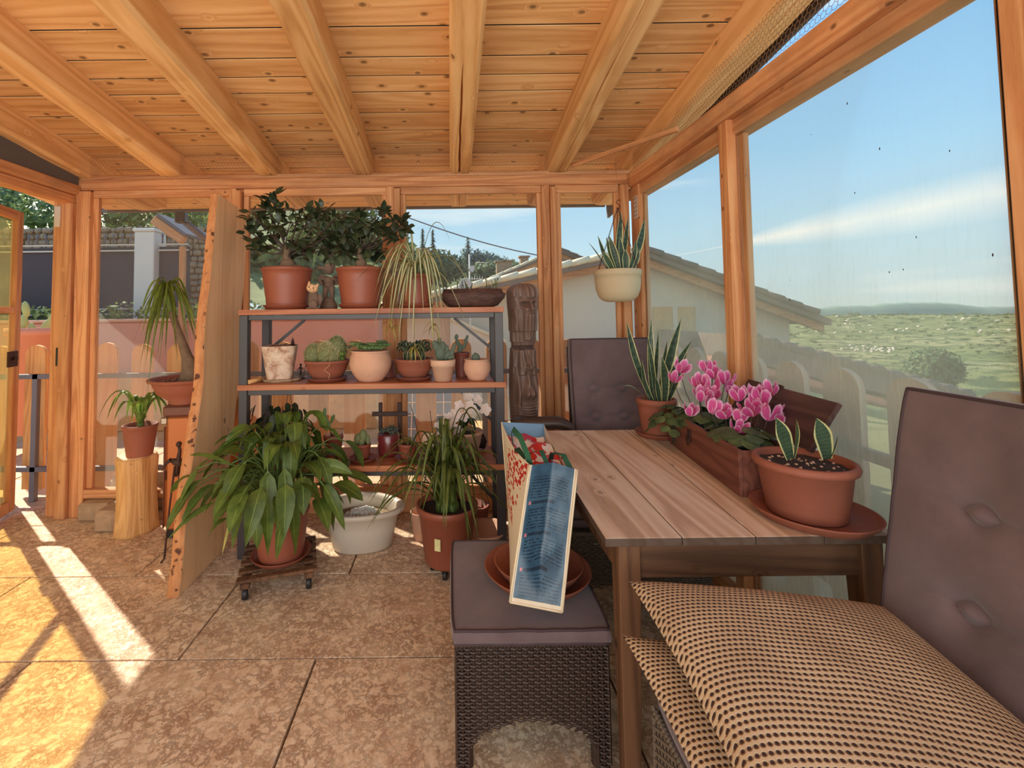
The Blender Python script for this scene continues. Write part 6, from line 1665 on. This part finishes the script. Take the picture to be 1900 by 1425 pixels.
line = N.math('MULTIPLY', N.math('GREATER_THAN', fr_, .32), N.math('LESS_THAN', fr_, .74))
cmb = N.n('ShaderNodeCombineXYZ'); N.l(N.math('MULTIPLY', U_, 26.0), cmb.inputs[0]); N.l(N.math('MULTIPLY', ri, 7.31), cmb.inputs[1])
wnz = N.n('ShaderNodeTexNoise'); N.l(cmb.outputs[0], wnz.inputs['Vector']); wnz.inputs['Scale'].default_value = 1.0; wnz.inputs['Detail'].default_value = 1.0
words = N.math('GREATER_THAN', wnz.outputs['Fac'], .43)
para = N.math('FRACT', N.math('MULTIPLY', N.math('SUBTRACT', V_, .03), 4.25)); inp = N.math('LESS_THAN', para, .70)
head = N.math('MULTIPLY', N.math('GREATER_THAN', para, .80), N.math('LESS_THAN', para, .90))
inu = N.math('MULTIPLY', N.math('GREATER_THAN', U_, .12), N.math('LESS_THAN', U_, .90)); inh = N.math('MULTIPLY', N.math('GREATER_THAN', U_, .17), N.math('LESS_THAN', U_, .66)); inv = N.math('LESS_THAN', V_, .90)
t1 = N.math('MULTIPLY', N.math('MULTIPLY', line, words), N.math('MULTIPLY', inp, inu))
cmb2 = N.n('ShaderNodeCombineXYZ'); N.l(N.math('MULTIPLY', U_, 40.0), cmb2.inputs[0]); N.l(N.math('FLOOR', N.math('MULTIPLY', V_, 4.25)), cmb2.inputs[1])
wn2 = N.n('ShaderNodeTexNoise'); N.l(cmb2.outputs[0], wn2.inputs['Vector']); wn2.inputs['Scale'].default_value = 1.0
t2 = N.math('MULTIPLY', N.math('MULTIPLY', head, inh), N.math('GREATER_THAN', wn2.outputs['Fac'], .36))
flag = N.math('MULTIPLY', head, N.math('MULTIPLY', N.math('GREATER_THAN', U_, .10), N.math('LESS_THAN', U_, .145)))
txt = N.math('MULTIPLY', N.math('MAXIMUM', t1, t2), inv)
fn_ = N.noise(N.coord('Object'), 18, 4, .6)
c_ = N.ramp(fn_, [(.3, srgb(38, 64, 82)), (.7, srgb(62, 92, 110))])
c_ = N.mix(N.math('MULTIPLY', txt, .82), c_, srgb(22, 34, 48)); c_ = N.mix(N.math('MULTIPLY', flag, inv), c_, srgb(196, 110, 110))
edge = N.math('GREATER_THAN', N.math('ABSOLUTE', N.math('SUBTRACT', U_, .5)), .455); c_ = N.mix(edge, c_, srgb(204, 184, 154))
bot = N.math('LESS_THAN', V_, .035); c_ = N.mix(bot, c_, srgb(204, 184, 154))
M['bag_blue'] = N.bsdf(c_, .38, bump=N.noise(N.coord('Object'), 30, 3, .5), bs=.25, bd=.004)
N = NT('cream_bag_with_red_blossom'); uv = N.n('ShaderNodeTexCoord').outputs['UV']; s_ = N.n('ShaderNodeSeparateXYZ'); N.l(uv, s_.inputs[0])
U_, V_ = s_.outputs['X'], s_.outputs['Y']
mpn = N.n('ShaderNodeMapping'); mpn.inputs['Scale'].default_value = (17, 30, 1); N.l(uv, mpn.inputs['Vector'])
vo = N.n('ShaderNodeTexVoronoi'); N.l(mpn.outputs[0], vo.inputs['Vector']); vo.inputs['Scale'].default_value = 1.0
dot = N.math('LESS_THAN', vo.outputs['Distance'], .46)
mpn2 = N.n('ShaderNodeMapping'); mpn2.inputs['Scale'].default_value = (3.5, 4, 1); N.l(uv, mpn2.inputs['Vector'])
nz = N.noise(mpn2.outputs[0], 1.0, 3, .6)
# a branch of blossom: from the upper far corner, down the near edge
d1_ = N.math('ABSOLUTE', N.math('SUBTRACT', N.math('ADD', U_, N.math('MULTIPLY', N.math('SUBTRACT', 1.0, V_), -.55)), .25))
br_ = N.math('LESS_THAN', N.math('ADD', d1_, N.math('MULTIPLY', N.math('SUBTRACT', nz, .5), .5)), .26)
br_ = N.math('MULTIPLY', br_, N.math('GREATER_THAN', V_, .40))
red = N.math('MULTIPLY', dot, br_)
c_ = N.mix(red, srgb(232, 214, 186), srgb(196, 40, 34))
blob = N.math('MULTIPLY', N.math('LESS_THAN', N.math('ABSOLUTE', N.math('SUBTRACT', V_, .36)), .10), N.math('LESS_THAN', N.math('ABSOLUTE', N.math('SUBTRACT', U_, .80)), .06))
c_ = N.mix(blob, c_, srgb(196, 56, 34))
M['bag_cream'] = N.bsdf(c_, .5, transl=.15)
ob('printed_side', MB().surf(24, 40, gus), M['bag_blue'], bag, fix=False, label='blue side panel with lines of small print')
ob('front_panel', MB().surf(16, 24, lambda u, v: bil(BL, BLb, TL, TLb, u, v) + V((-.012 * math.sin(PI * u) * math.sin(PI * v * .9), 0, -.022 * math.sin(PI * u) * v ** 3))), M['bag_cream'], bag, fix=False, label='cream panel with red blossom print')
ob('back_panel', MB().surf(16, 24, lambda u, v: bil(BR, BRb, TR, TRb, u, v) + V((.010 * math.sin(PI * u) * math.sin(PI * v), 0, -.03 * math.sin(PI * u) * v ** 3))), M['bag_cream'], bag, fix=False)
ob('far_side', MB().surf(8, 12, lambda u, v: bil(BLb, BRb, TLb, TRb, u, v)), plain('blue_lining', srgb(78, 116, 146), .4), bag, fix=False)
ob('bottom', MB().surf(4, 4, lambda u, v: bil(BL, BR, BLb, BRb, u, v)), M['bag_cream'], bag, fix=False)
for (a_, b_) in ((BL, TL), (BR, TR), (BL, BR), (BLb, TLb)):
    ob('seam', MB().tube([a_.lerp(b_, t / 8) for t in range(9)], .0035, 6), plain('cream_seam', srgb(214, 194, 160), .6) if 'cream_seam' not in bpy.data.materials else bpy.data.materials['cream_seam'], bag)
def band(pts, w_, mat, nm='handle', hint=(0,1,0)): return ob(nm, MB().blade(pts, lambda t: w_, fold=0, cols=1, hint=hint), mat, bag, fix=False)
mL = TL.lerp(TLb, .42); mR = TR.lerp(TRb, .42)
def loop_(c0, sx, pts): return [c0 + V(p) for p in pts]
band(loop_(mL, 0, [(.0, .06, -.05), (-.01, .05, .02), (-.012, .0, .055), (.004, -.08, .045), (.02, -.13, .0), (.03, -.16, -.05)]), .011, M['handle_green'], hint=(0.3, 1, 0))
band(loop_(mL, 0, [(.01, .02, -.06), (.0, -.02, -.01), (.02, -.07, -.035), (.045, -.10, .0), (.07, -.12, .01), (.085, -.16, -.03), (.09, -.17, -.07)]), .011, M['handle_green'], hint=(1, .3, 0))
band(loop_(mR, 0, [(-.04, .0, -.05), (-.045, -.06, .0), (-.02, -.12, .01), (.0, -.17, -.04), (.0, -.18, -.09)]), .010, M['handle_green'], hint=(1, .3, 0))
ct_ = MB()
def cont(u, v):
    p = bil(TL, TR, TLb, TRb, .04 + .92 * u, .06 + .88 * v); return p + V((0, 0, -.045 + .035 * mnoise.noise(V((u * 3, v * 5, 2)))))
N = NT('white_and_red_wrapping'); n_ = N.noise(N.coord('Object'), 16, 2, .5); M['wrap'] = N.bsdf(N.ramp(n_, [(.45, srgb(216, 202, 190)), (.5, srgb(190, 40, 40))], 'CONSTANT'), .35)
tag(ob('wrapping', MB().surf(16, 24, cont), M['wrap'], fix=False), 'crumpled white and red wrapping inside the tote bag', 'wrapping')

# ---- table
tb_ = thing('table', 'worn pine dining table with plank top beside the window', 'table')
TZ = .76; Tt = .024
def poly_board(pts, mat, nm='plank'):
    n = len(pts); mb = MB(); cx_ = sum(p[0] for p in pts) / n; cy_ = sum(p[1] for p in pts) / n
    for z in (-Tt, 0):
        for p in pts:
            mb.v.append(V((p[0] - cx_, p[1] - cy_, z)))
    mb.face(list(range(n))[::-1]); mb.face([n + i for i in range(n)])
    for i in range(n): j = (i + 1) % n; mb.face((i, j, n + j, n + i))
    o = ob(nm, mb, mat, tb_, loc=(cx_, cy_, TZ))
    bv = o.modifiers.new('b', 'BEVEL'); bv.width = .0022; bv.segments = 2; return o
F, Bk = 1.325, 2.515
jf = [.43, .648, .856, .1 + .95, 1.262]; jb = [.465, .70, .965, 1.13, 1.262]
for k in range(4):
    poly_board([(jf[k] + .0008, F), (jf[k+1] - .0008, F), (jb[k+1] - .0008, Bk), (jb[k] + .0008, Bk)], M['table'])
AZ = TZ - Tt - .0005
ob('apron', MB().box((.50, F + .035, AZ - .105), (1.20, F + .06, AZ), bev=.002), M['table_apron'], tb_)
ob('apron', MB().box((.56, Bk - .07, AZ - .105), (1.20, Bk - .045, AZ), bev=.002), M['table_apron'], tb_)
ob('apron', MB().box((.485, F + .085, AZ - .105), (.508, Bk - .09, AZ), bev=.002), M['table_leg'], tb_)
ob('apron', MB().box((1.20, F + .085, AZ - .105), (1.222, Bk - .09, AZ), bev=.002), M['table_leg'], tb_)
for (x, y) in ((.475, F + .022), (1.172, F + .022), (.505, Bk - .085), (1.172, Bk - .085)):
    mb = MB(); b = 0
    for (z, s_) in ((0.001, .044), (AZ - .12, .062), (AZ - .001, .062)):
        for (dx, dy) in ((0, 0), (1, 0), (1, 1), (0, 1)):
            mb.v.append(V((x + (dx * s_ if x < .8 else .062 - (1 - dx) * s_), y + dy * s_, z)))
    for r in range(2):
        for k in range(4): mb.face((r*4+k, r*4+(k+1)%4, r*4+4+(k+1)%4, r*4+4+k))
    mb.face((3, 2, 1, 0)); mb.face((8, 9, 10, 11))
    o = ob('leg', mb, M['table_leg'], tb_); bv = o.modifiers.new('b', 'BEVEL'); bv.width = .002

# ---- things on the table
def snake(parent, base, tip, w_, bend=(0, 0, 0), twist=0.0, hint=(1, 0, 0), mat=None, n=12, th=.3):
    b, t_ = V(base), V(tip); pts = [b.lerp(t_, i / n) + V(bend) * math.sin(PI * i / n) for i in range(n + 1)]
    return ob('leaf', MB().blade(pts, lambda t: w_ * (0.55 + .45 * math.sin(min(1, t * 1.6) * PI / 2)) * (1 if t < .6 else max(.03, 1 - ((t - .6) / .4) ** 1.6)), fold=th, cols=2, hint=hint, twist=twist), mat or M['snake'], parent, fix=False)
SPx, SPy = 1.055, 2.385
saucer('round terracotta saucer under the tall snake plant at the back of the table', (SPx, SPy, TZ + .0005), .108, M['terracotta'], .024)
sn = thing('snake_plant', 'tall snake plant with upright leaves in a terracotta pot at the back of the table', 'potted plant', (SPx, SPy, TZ + .008))
ob('pot', MB().lathe(pot_prof(.098, .072, .185, .007, .03), (0,0,0), 36), M['terracotta'], sn)
soil(sn, .084, .16)
def sl(px, py, Y): return V(at(px, py, Y)) - V((SPx, SPy, TZ + .008))
for (bx, by, px, py, Y, w_, bd, hint) in ((-.02, -.02, 1163, 597, 2.36, .020, (-.02, 0, 0), (1, .4, 0)), (-.005, .02, 1209, 590, 2.40, .018, (-.01, 0, 0), (1, -.3, 0)), (.02, .0, 1264, 592, 2.38, .026, (-.012, 0, 0), (1, .2, .2)), (.03, .01, 1284, 632, 2.42, .018, (-.01, 0, .02), (1, .3, .5)), (-.01, -.03, 1201, 622, 2.33, .018, (0, 0, 0), (.9, .5, 0)), (.0, .04, 1222, 612, 2.45, .014, (0, 0, 0), (1, 0, 0)), (.03, .03, 1238, 632, 2.44, .014, (-.005, 0, 0), (1, 0, 0)), (-.03, 0, 1190, 665, 2.34, .014, (-.01, 0, 0), (1, .6, 0)), (.02, -.04, 1228, 662, 2.30, .022, (.01, 0, 0), (1, .1, 0)), (.05, .0, 1262, 668, 2.38, .02, (.01, 0, 0), (1, .2, .2)), (-.05, -.03, 1157, 716, 2.32, .013, (.0, 0, .03), (.2, 1, 0)), (.04, .02, 1275, 655, 2.46, .016, (0, 0, 0), (1, 0, .4)), (.01, -.02, 1217, 700, 2.28, .014, (0, 0, 0), (1, .3, 0))):
    snake(sn, (bx, by, .15), sl(px, py, Y), w_, bd, rnd(-.3, .3), hint)
# crate
cr_ = thing('wooden_crate', 'reddish brown open wooden crate on the table holding the cyclamens', 'crate', (.985, 1.60, TZ + .0005), -.107)
CW, CL, CH = .205, .655, .158
ob('side', MB().box((0, 0, .0), (.014, CL, CH), bev=.0015), M['crate'], cr_)
ob('side', MB().box((CW - .014, 0, .0), (CW, CL, CH), bev=.0015), M['crate'], cr_)
ob('end', MB().box((.0145, 0.002, .0), (CW - .0145, .016, CH - .004), bev=.0015), M['crate'], cr_)
ob('end', MB().box((.0145, CL - .016, .0), (CW - .0145, CL - .002, CH - .004), bev=.0015), M['crate'], cr_)
ob('bottom', MB().box((.0145, .0165, .002), (CW - .0145, CL - .0165, .012)), M['crate'], cr_)
rg_ = ob('latch', MB().box((-.006, .395, .075), (-.0005, .425, .125), bev=.002), M['iron'], cr_)
ob('ring', MB().tube([(-.010, .41 + .012 * math.cos(a * PI / 8), .078 + .018 * math.sin(a * PI / 8)) for a in range(17)], .0025, 6, cap=False), M['iron'], rg_)
ld = ob('lid', MB().box((0, -.05, -.008), (.185, .50, .008), bev=.002), M['lid'], cr_, loc=(CW - .003, 0.0, CH + .012), rot=(0, -1.02, 0))
ob('hinge', MB().box((.006, .02, -.012), (.03, .05, -.0085)), M['iron'], ld)
ob('catch', MB().box((.183, .24, .009), (.192, .262, .02)), M['iron'], ld)
# cyclamens
M['green_pot'] = plain('dark_green_plastic', srgb(46, 60, 54), .4, .05, 5)
rs = random.Random(404)
def cyclamen(lb, ly, blooms, seed, leaves_extra=()):
    Mx = Matrix.Rotation(-.107, 4, 'Z'); o = Mx @ V((CW / 2, ly, 0)); loc = V((.985, 1.60, TZ + .013)) + o
    t = thing('cyclamen', lb, 'potted plant', tuple(loc))
    ob('pot', MB().lathe(pot_prof(.080, .060, .125, .004, .012), (0,0,0), 28), M['green_pot'], t); soil(t, .068, .11)
    r2 = random.Random(seed)
    for k in range(30):
        az = k * 2.4; R_ = .03 + .075 * math.sqrt(k / 30); z = .155 + .03 * r2.random() - .02 * (k / 30)
        c_ = V((R_ * math.cos(az), R_ * 1.2 * math.sin(az), z)); d = V((math.cos(az), math.sin(az), -.25 - .4 * (k / 30))).normalized(); s_ = r2.uniform(.028, .040)
        pts = [c_ - d * s_ * .6, c_ - d * s_ * .2, c_ + d * s_ * .3, c_ + d * s_ * .75, c_ + d * s_ * 1.1 - V((0, 0, .004))]
        ob('leaf', MB().blade(pts, lambda q: s_ * [.45, .95, 1.0, .65, .04][int(round(q * 4))], fold=-.12, cols=2, wave=.05), M['cyc_leaf'], t, fix=False)
        if k % 2: ob('stem', MB().tube([(0, 0, .11), c_ - d * s_ * .3], .0015, 4), M['bark_dark'], t)
    for i, (px, py, Y, s_) in enumerate(blooms):
        c_ = V(at(px, py, Y)) - loc
        cyc_bloom(t, c_, s_, seed + i)
        ob('flower_stem', MB().tube([(c_.x * .2, c_.y * .2, .11), (c_.x * .8, c_.y * .8, c_.z * .75), (c_.x, c_.y, c_.z + .004), c_], .0017, 5), M['bark_dark'], t)
    return t, loc
def cyc_bloom(parent, c, s_, seed):
    s_ *= 1.3
    r2 = random.Random(seed); mb = MB(); tilt = Matrix.Rotation(r2.uniform(-.5, .5), 3, 'Y') @ Matrix.Rotation(r2.uniform(-.3, .6), 3, 'X')
    for k in range(5):
        a = 2 * PI * k / 5 + r2.uniform(-.3, .3); sp = r2.uniform(.25, .75)
        d = V((math.cos(a), math.sin(a), 0)); f = lambda r, z: V(c) + tilt @ (d * r * s_ + V((0, 0, z * s_)))
        mb.blade([f(.1, -.1), f(.25 + sp * .3, .25), f(.25 + sp * .7, .7), f(.2 + sp, 1.1), f(.2 + sp * 1.2, 1.3)], (lambda t: s_ * [.12, .34, .42, .30, .03][int(round(t * 4))]), fold=.25, cols=1, hint=tilt @ V((-math.sin(a), math.cos(a), 0)), twist=r2.uniform(-.5, .9))
    return ob('bloom', mb, M['pink'], parent, fix=False)
bl1 = [(1262, 690, 2.12, .032), (1250, 708, 2.10, .028), (1312, 690, 2.08, .032), (1322, 700, 2.05, .03), (1295, 718, 2.02, .034), (1318, 722, 2.0, .034), (1345, 712, 2.0, .034), (1300, 742, 1.95, .032), (1322, 740, 1.96, .030), (1352, 728, 1.98, .03), (1280, 770, 1.95, .028), (1333, 703, 2.06, .026)]
bl2 = [(1320, 765, 1.85, .034), (1345, 775, 1.83, .034), (1370, 742, 1.84, .032), (1395, 770, 1.78, .036), (1412, 752, 1.78, .036), (1430, 732, 1.80, .030), (1425, 778, 1.75, .034), (1448, 782, 1.74, .034), (1465, 795, 1.72, .032), (1372, 782, 1.80, .03), (1402, 735, 1.84, .028), (1368, 800, 1.78, .026)]
cyclamen('pink cyclamen at the far end of the crate with leaves over its edge', .50, bl1, 500)
cyclamen('pink cyclamen at the near end of the crate beside the open lid', .20, bl2, 600)
cyc, loc_ = None, None
t3 = thing('cyclamen', 'leafy cyclamen without flowers at the far corner of the crate', 'potted plant', (1.085, 2.195, TZ + .013))
ob('pot', MB().lathe(pot_prof(.05, .038, .10, .003, .01), (0,0,0), 20), M['green_pot'], t3)
for k in range(44):
    az = k * 2.4; R_ = .12 * math.sqrt(k / 44); z = .165 - .10 * (k / 44) ** 1.5 + rnd(-.01, .02)
    if math.cos(az) > .3: continue
    c_ = V((R_ * 1.15 * math.cos(az) - .01, R_ * math.sin(az), z)); d = V((math.cos(az), math.sin(az), -.3 - .9 * (k / 44))).normalized(); s_ = rnd(.022, .034)
    ob('leaf', MB().blade([c_ - d * s_ * .6, c_ - d * s_ * .2, c_ + d * s_ * .3, c_ + d * s_ * .75, c_ + d * s_ * 1.1], lambda q: s_ * [.45, .95, 1.0, .65, .04][int(round(q * 4))], fold=-.12, cols=2, wave=.05), M['cyc_leaf'], t3, fix=False)
# big pot at the near corner
BPx, BPy = 1.098, 1.455
saucer('large round terracotta saucer overhanging the near corner of the table', (1.108, 1.44, TZ + .0005), .166, M['terracotta'], .030)
bp_ = thing('potted_sansevieria', 'wide terracotta pot with two young snake plant shoots at the table corner', 'potted plant', (BPx, BPy, TZ + .008))
ob('pot', MB().lathe([(0, 0), (.100, 0), (.103, .006), (.107, .045), (.109, .047), (.110, .06), (.112, .062), (.122, .140), (.134, .144), (.138, .155), (.134, .166), (.124, .168), (.118, .155), (.114, .135), (0, .13)], (0,0,0), 48), M['terracotta'], bp_)
soil(bp_, .116, .148, lumps=.008, seed=9)
def s2(px, py, Y): return V(at(px, py, Y)) - V((BPx, BPy, TZ + .008))
snake(bp_, s2(1466, 852, 1.44), s2(1440, 775, 1.44), .0275, (.003, 0, 0), 0, (1, .2, 0), th=.12)
snake(bp_, s2(1472, 850, 1.43), s2(1478, 778, 1.42), .013, (.003, 0, 0), .3, (.4, 1, 0), th=.3)
snake(bp_, s2(1534, 852, 1.42), s2(1515, 776, 1.42), .031, (.004, 0, 0), 0, (1, .1, 0), th=.12)
snake(bp_, s2(1540, 850, 1.42), s2(1554, 808, 1.42), .008, (.002, 0, 0), 0, (.5, 1, 0), th=.3)
pebbles(bp_, .10, .146, 40, .005, M['clay_light'], 33)

# ---- hanging planter
HX, HY = at(1146, 527, 3.0).x, 3.0
hz0 = at(1146, 560, 3.0).z
hp = thing('hanging_planter', 'cream ribbed hanging planter with a snake plant on chains by the corner', 'hanging planter', (HX, HY, hz0))
N = NT('cream_ribbed_pot'); g_ = N.coord('Object'); s_ = N.n('ShaderNodeSeparateXYZ'); N.l(g_, s_.inputs[0])
rb = N.math('SINE', N.math('MULTIPLY', N.math('ADD', s_.outputs['Z'], N.math('MULTIPLY', N.noise(g_, 6, 2, .5), .004)), 900.0)); M['cream_rib'] = N.bsdf(N.mix(N.math('ADD', N.math('MULTIPLY', rb, .15), .2), srgb(212, 192, 156), srgb(168, 146, 114)), .75, bump=rb, bs=.35, bd=.002)
ob('pot', MB().lathe([(0, 0), (.070, .0), (.098, .010), (.122, .035), (.137, .075), (.143, .13), (.143, .168), (.147, .170), (.148, .205), (.144, .209), (.137, .206), (.134, .17), (0, .16)], (0,0,0), 48), M['cream_rib'], hp)
soil(hp, .134, .185)
hook = V((0.0, 0, .205 + .42))
hook = V(at(1146, 385, 3.0)) - V((HX, HY, hz0))
wire_top = V(at(1142, 292, 3.0)) - V((HX, HY, hz0))
ob('hook', MB().tube([hook + V(p) for p in ((0, 0, -.012), (.014, 0, -.006), (.014, 0, .012), (0, 0, .024), (-.008, 0, .034), (0.0, 0, .048), (.010, 0, .052), (.014, 0, .044))], .0028, 6), M['iron'], hp)
ob('wire', MB().tube([hook + V((0, 0, .05)), wire_top], .0016, 5), M['steel_wire'], hp)
for k in range(3):
    a = PI + .25 + k * 2 * PI / 3; E = V((.143 * math.cos(a), .143 * math.sin(a), .195)); L_ = (hook - E).length; n = int(L_ / .013); d = (hook - E).normalized()
    mb = MB(); X_ = d.cross(V((0, 1, 0.2))).normalized(); Y_ = d.cross(X_)
    for i in range(n):
        c_ = E + d * (i + .5) * L_ / n; A_ = X_ if i % 2 else Y_
        mb.tube([c_ + d * .0085 * math.cos(q * PI / 4) + A_ * .0042 * math.sin(q * PI / 4) for q in range(9)], .0013, 4, cap=False)
    ob('chain', mb, M['iron'], hp, kind='stuff')
def hl(px, py, Y): return V(at(px, py, Y)) - V((HX, HY, hz0))
for (bx, by, px, py, Y, w_, bd, hint) in ((.0, .02, 1152, 392, 3.0, .024, (.0, 0, 0), (1, .2, 0)), (.03, .03, 1166, 402, 3.05, .02, (.0, 0, 0), (1, .3, 0)), (.05, -.02, 1196, 406, 2.98, .027, (.015, 0, -.01), (1, .2, .3)), (-.06, -.02, 1091, 449, 2.96, .014, (-.0, 0, .01), (.6, .8, 0)), (-.05, .0, 1109, 437, 3.0, .015, (.0, 0, 0), (1, .3, 0)), (-.02, -.04, 1125, 440, 2.93, .02, (0, 0, 0), (1, 0, 0)), (.0, -.05, 1130, 437, 2.92, .022, (0, 0, 0), (1, -.2, 0)), (.02, -.04, 1150, 437, 2.94, .02, (0, 0, 0), (1, .2, 0)), (.05, -.05, 1180, 445, 2.93, .018, (0.01, 0, 0), (1, .2, .2)), (-.04, -.06, 1118, 466, 2.9, .02, (0, 0, 0), (1, 0, 0)), (.03, -.07, 1160, 462, 2.9, .024, (0, 0, 0), (1, 0, 0)), (.07, -.03, 1186, 462, 2.95, .016, (0.01, 0, 0), (1, 0, .3))):
    snake(hp, (bx, by, .18), hl(px, py, Y), w_, bd, 0, hint)
# the stick it hangs from
A, B = V((.885, 3.27, 2.458)), V((1.29, 2.52, 2.418))
stq = tag(ob('batten', MB().box((-.012, -.5 * (B - A).length, -.014), (.012, .5 * (B - A).length, .014), bev=.003), M['frame_y'], loc=A.lerp(B, .5)), 'thin grey brown batten wedged across the ceiling corner carrying the planter', 'batten')
stq.rotation_mode = 'QUATERNION'; stq.rotation_quaternion = (B - A).to_track_quat('Y', 'Z')

# ---- rear wicker chair
rc = thing('wicker_chair', 'wicker armchair with a tufted mauve back cushion behind the far end of the table', 'chair')
wicker_base(rc, .47, 1.16, 2.12, 2.80, .40, M['wicker_grey'], faces='fl')
cu = cushion('seat_cushion', .62, .60, .05, rc, pip=True); cu.location = (.83, 2.45, .43)
cu = cushion('back_cushion', .50, .72, .075, rc, tufts=[(-.45, -.28), (.25, -.28), (-.45, .18), (.25, .18), (-.45, -.72), (.25, -.72)], res=60)
cu.location = (.975, 2.79, .875); cu.rotation_euler = (math.radians(82), 0, .08)
weave(rc, (.74, 2.86, .38), (1, .06, 0), (0, .09, 1), .50, .80, M['wicker'], nrm=(0, 1, 0), nm='back_weave', pitch=.014, stake=.03)
arm = MB()
def armf(u, v):
    a = 2 * PI * u; x = .345 + .345 * v; dr_ = .035 * (max(0, abs(v - .45) - .25) / .3) ** 2
    return (x, 2.66 + .045 * math.cos(a), .768 - dr_ + .034 * math.sin(a) + .0022 * math.sin(x * 520) * math.sin(a * 14))
ob('arm', arm.surf(42, 90, armf, closed_u=True, uv=False), M['wicker'], rc, fix=False)
weave(rc, (.36, 2.62, .38), (1, 0, 0), (0, 0, 1), .30, .33, M['wicker'], nrm=(0, -1, 0), nm='arm_weave')

# ---- right hand chair with two pillows
rr_ = thing('wicker_chair', 'wicker chair in the right foreground with a big mauve back cushion', 'chair')
wicker_base(rr_, .50, 1.20, .55, 1.20, .40, M['wicker_grey'], faces='fbl')
cu = cushion('seat_cushion', .60, .60, .06, rr_); cu.location = (.80, .88, .435)
cu = cushion('back_cushion', .58, .76, .07, rr_, tufts=[(.35, .20), (-.40, .20), (.35, -.35), (-.40, -.35)], res=64)
# local x -> world Y, local y -> up, local z -> towards -X
Mz = Matrix(((0, .16, -.987), (1, 0, 0), (0, .987, .16))); q_ = Mz.to_quaternion(); cu.rotation_mode = 'QUATERNION'; cu.rotation_quaternion = q_; cu.location = (1.135, .905, .815)
weave(rr_, (1.215, .6, .38), (0, 1, 0), (.08, 0, 1), .55, .76, M['wicker'], nrm=(1, 0, 0), nm='back_weave', pitch=.014, stake=.03)
N = NT('honeycomb_knit'); uv = N.n('ShaderNodeTexCoord').outputs['UV']
mp_ = N.n('ShaderNodeMapping'); mp_.inputs['Scale'].default_value = (50, 50, 1); N.l(uv, mp_.inputs['Vector']); s_ = N.n('ShaderNodeSeparateXYZ'); N.l(mp_.outputs[0], s_.inputs[0])
ry = N.math('FLOOR', s_.outputs['Y']); odd = N.math('MULTIPLY', N.math('MODULO', ry, 2.0), .5)
fx = N.math('SUBTRACT', N.math('FRACT', N.math('ADD', s_.outputs['X'], odd)), .5); fy = N.math('SUBTRACT', N.math('FRACT', s_.outputs['Y']), .5)
dd = N.math('SQRT', N.math('ADD', N.math('MULTIPLY', N.math('MULTIPLY', fx, fx), 1.0), N.math('MULTIPLY', N.math('MULTIPLY', fy, fy), 1.7)))
hole = N.ramp(dd, [(.26, (1,1,1)), (.36, (0,0,0))])
nzz = N.noise(N.coord('Object'), 7, 3, .5)
bcol = N.ramp(nzz, [(.3, srgb(184, 152, 118)), (.7, srgb(206, 176, 140))])
M['knit'] = N.bsdf(N.mix(hole, bcol, srgb(56, 30, 24)), .85, bump=N.ramp(dd, [(.2, (0,0,0)), (.5, (1,1,1))]), bs=.8, bd=.006)
def pillow(lb, A, B, C, D, up, dn, seed=0):
    A, B, C, D = map(V, (A, B, C, D)); mb = MB()
    for s in (1, -1):
        def fn(u, v, s=s):
            x = 2 * u - 1; y = 2 * v - 1
            pin = 1 - .055 * (1 - y * y) * abs(x) ** 3; pin2 = 1 - .055 * (1 - x * x) * abs(y) ** 3
            p = bil(D, C, A, B, .5 + .5 * x * pin, .5 + .5 * y * pin2)
            h_ = ((1 - x ** 2) * (1 - y ** 2)) ** .42 * (up if s > 0 else dn)
            h_ += .006 * mnoise.noise(V((x * 2 + seed, y * 2, s))) * (1 - x * x) * (1 - y * y) * 2
            return p + V((0, 0, s * h_))
        mb.surf(48, 48, fn)
    ed = []
    t = tag(ob('pillow', mb, M['knit'], fix=True), lb, 'pillow', group=None)
    return t
pillow('beige honeycomb knit pillow lying on top in the right foreground', (.465, 1.25, .685), (1.045, 1.15, .675), (1.085, .58, .545), (.455, .64, .60), .078, .035, 1)
pillow('beige honeycomb knit pillow underneath the top one on the right chair', (.425, 1.195, .585), (1.02, 1.12, .560), (1.06, .54, .50), (.42, .60, .515), .045, .022, 5)
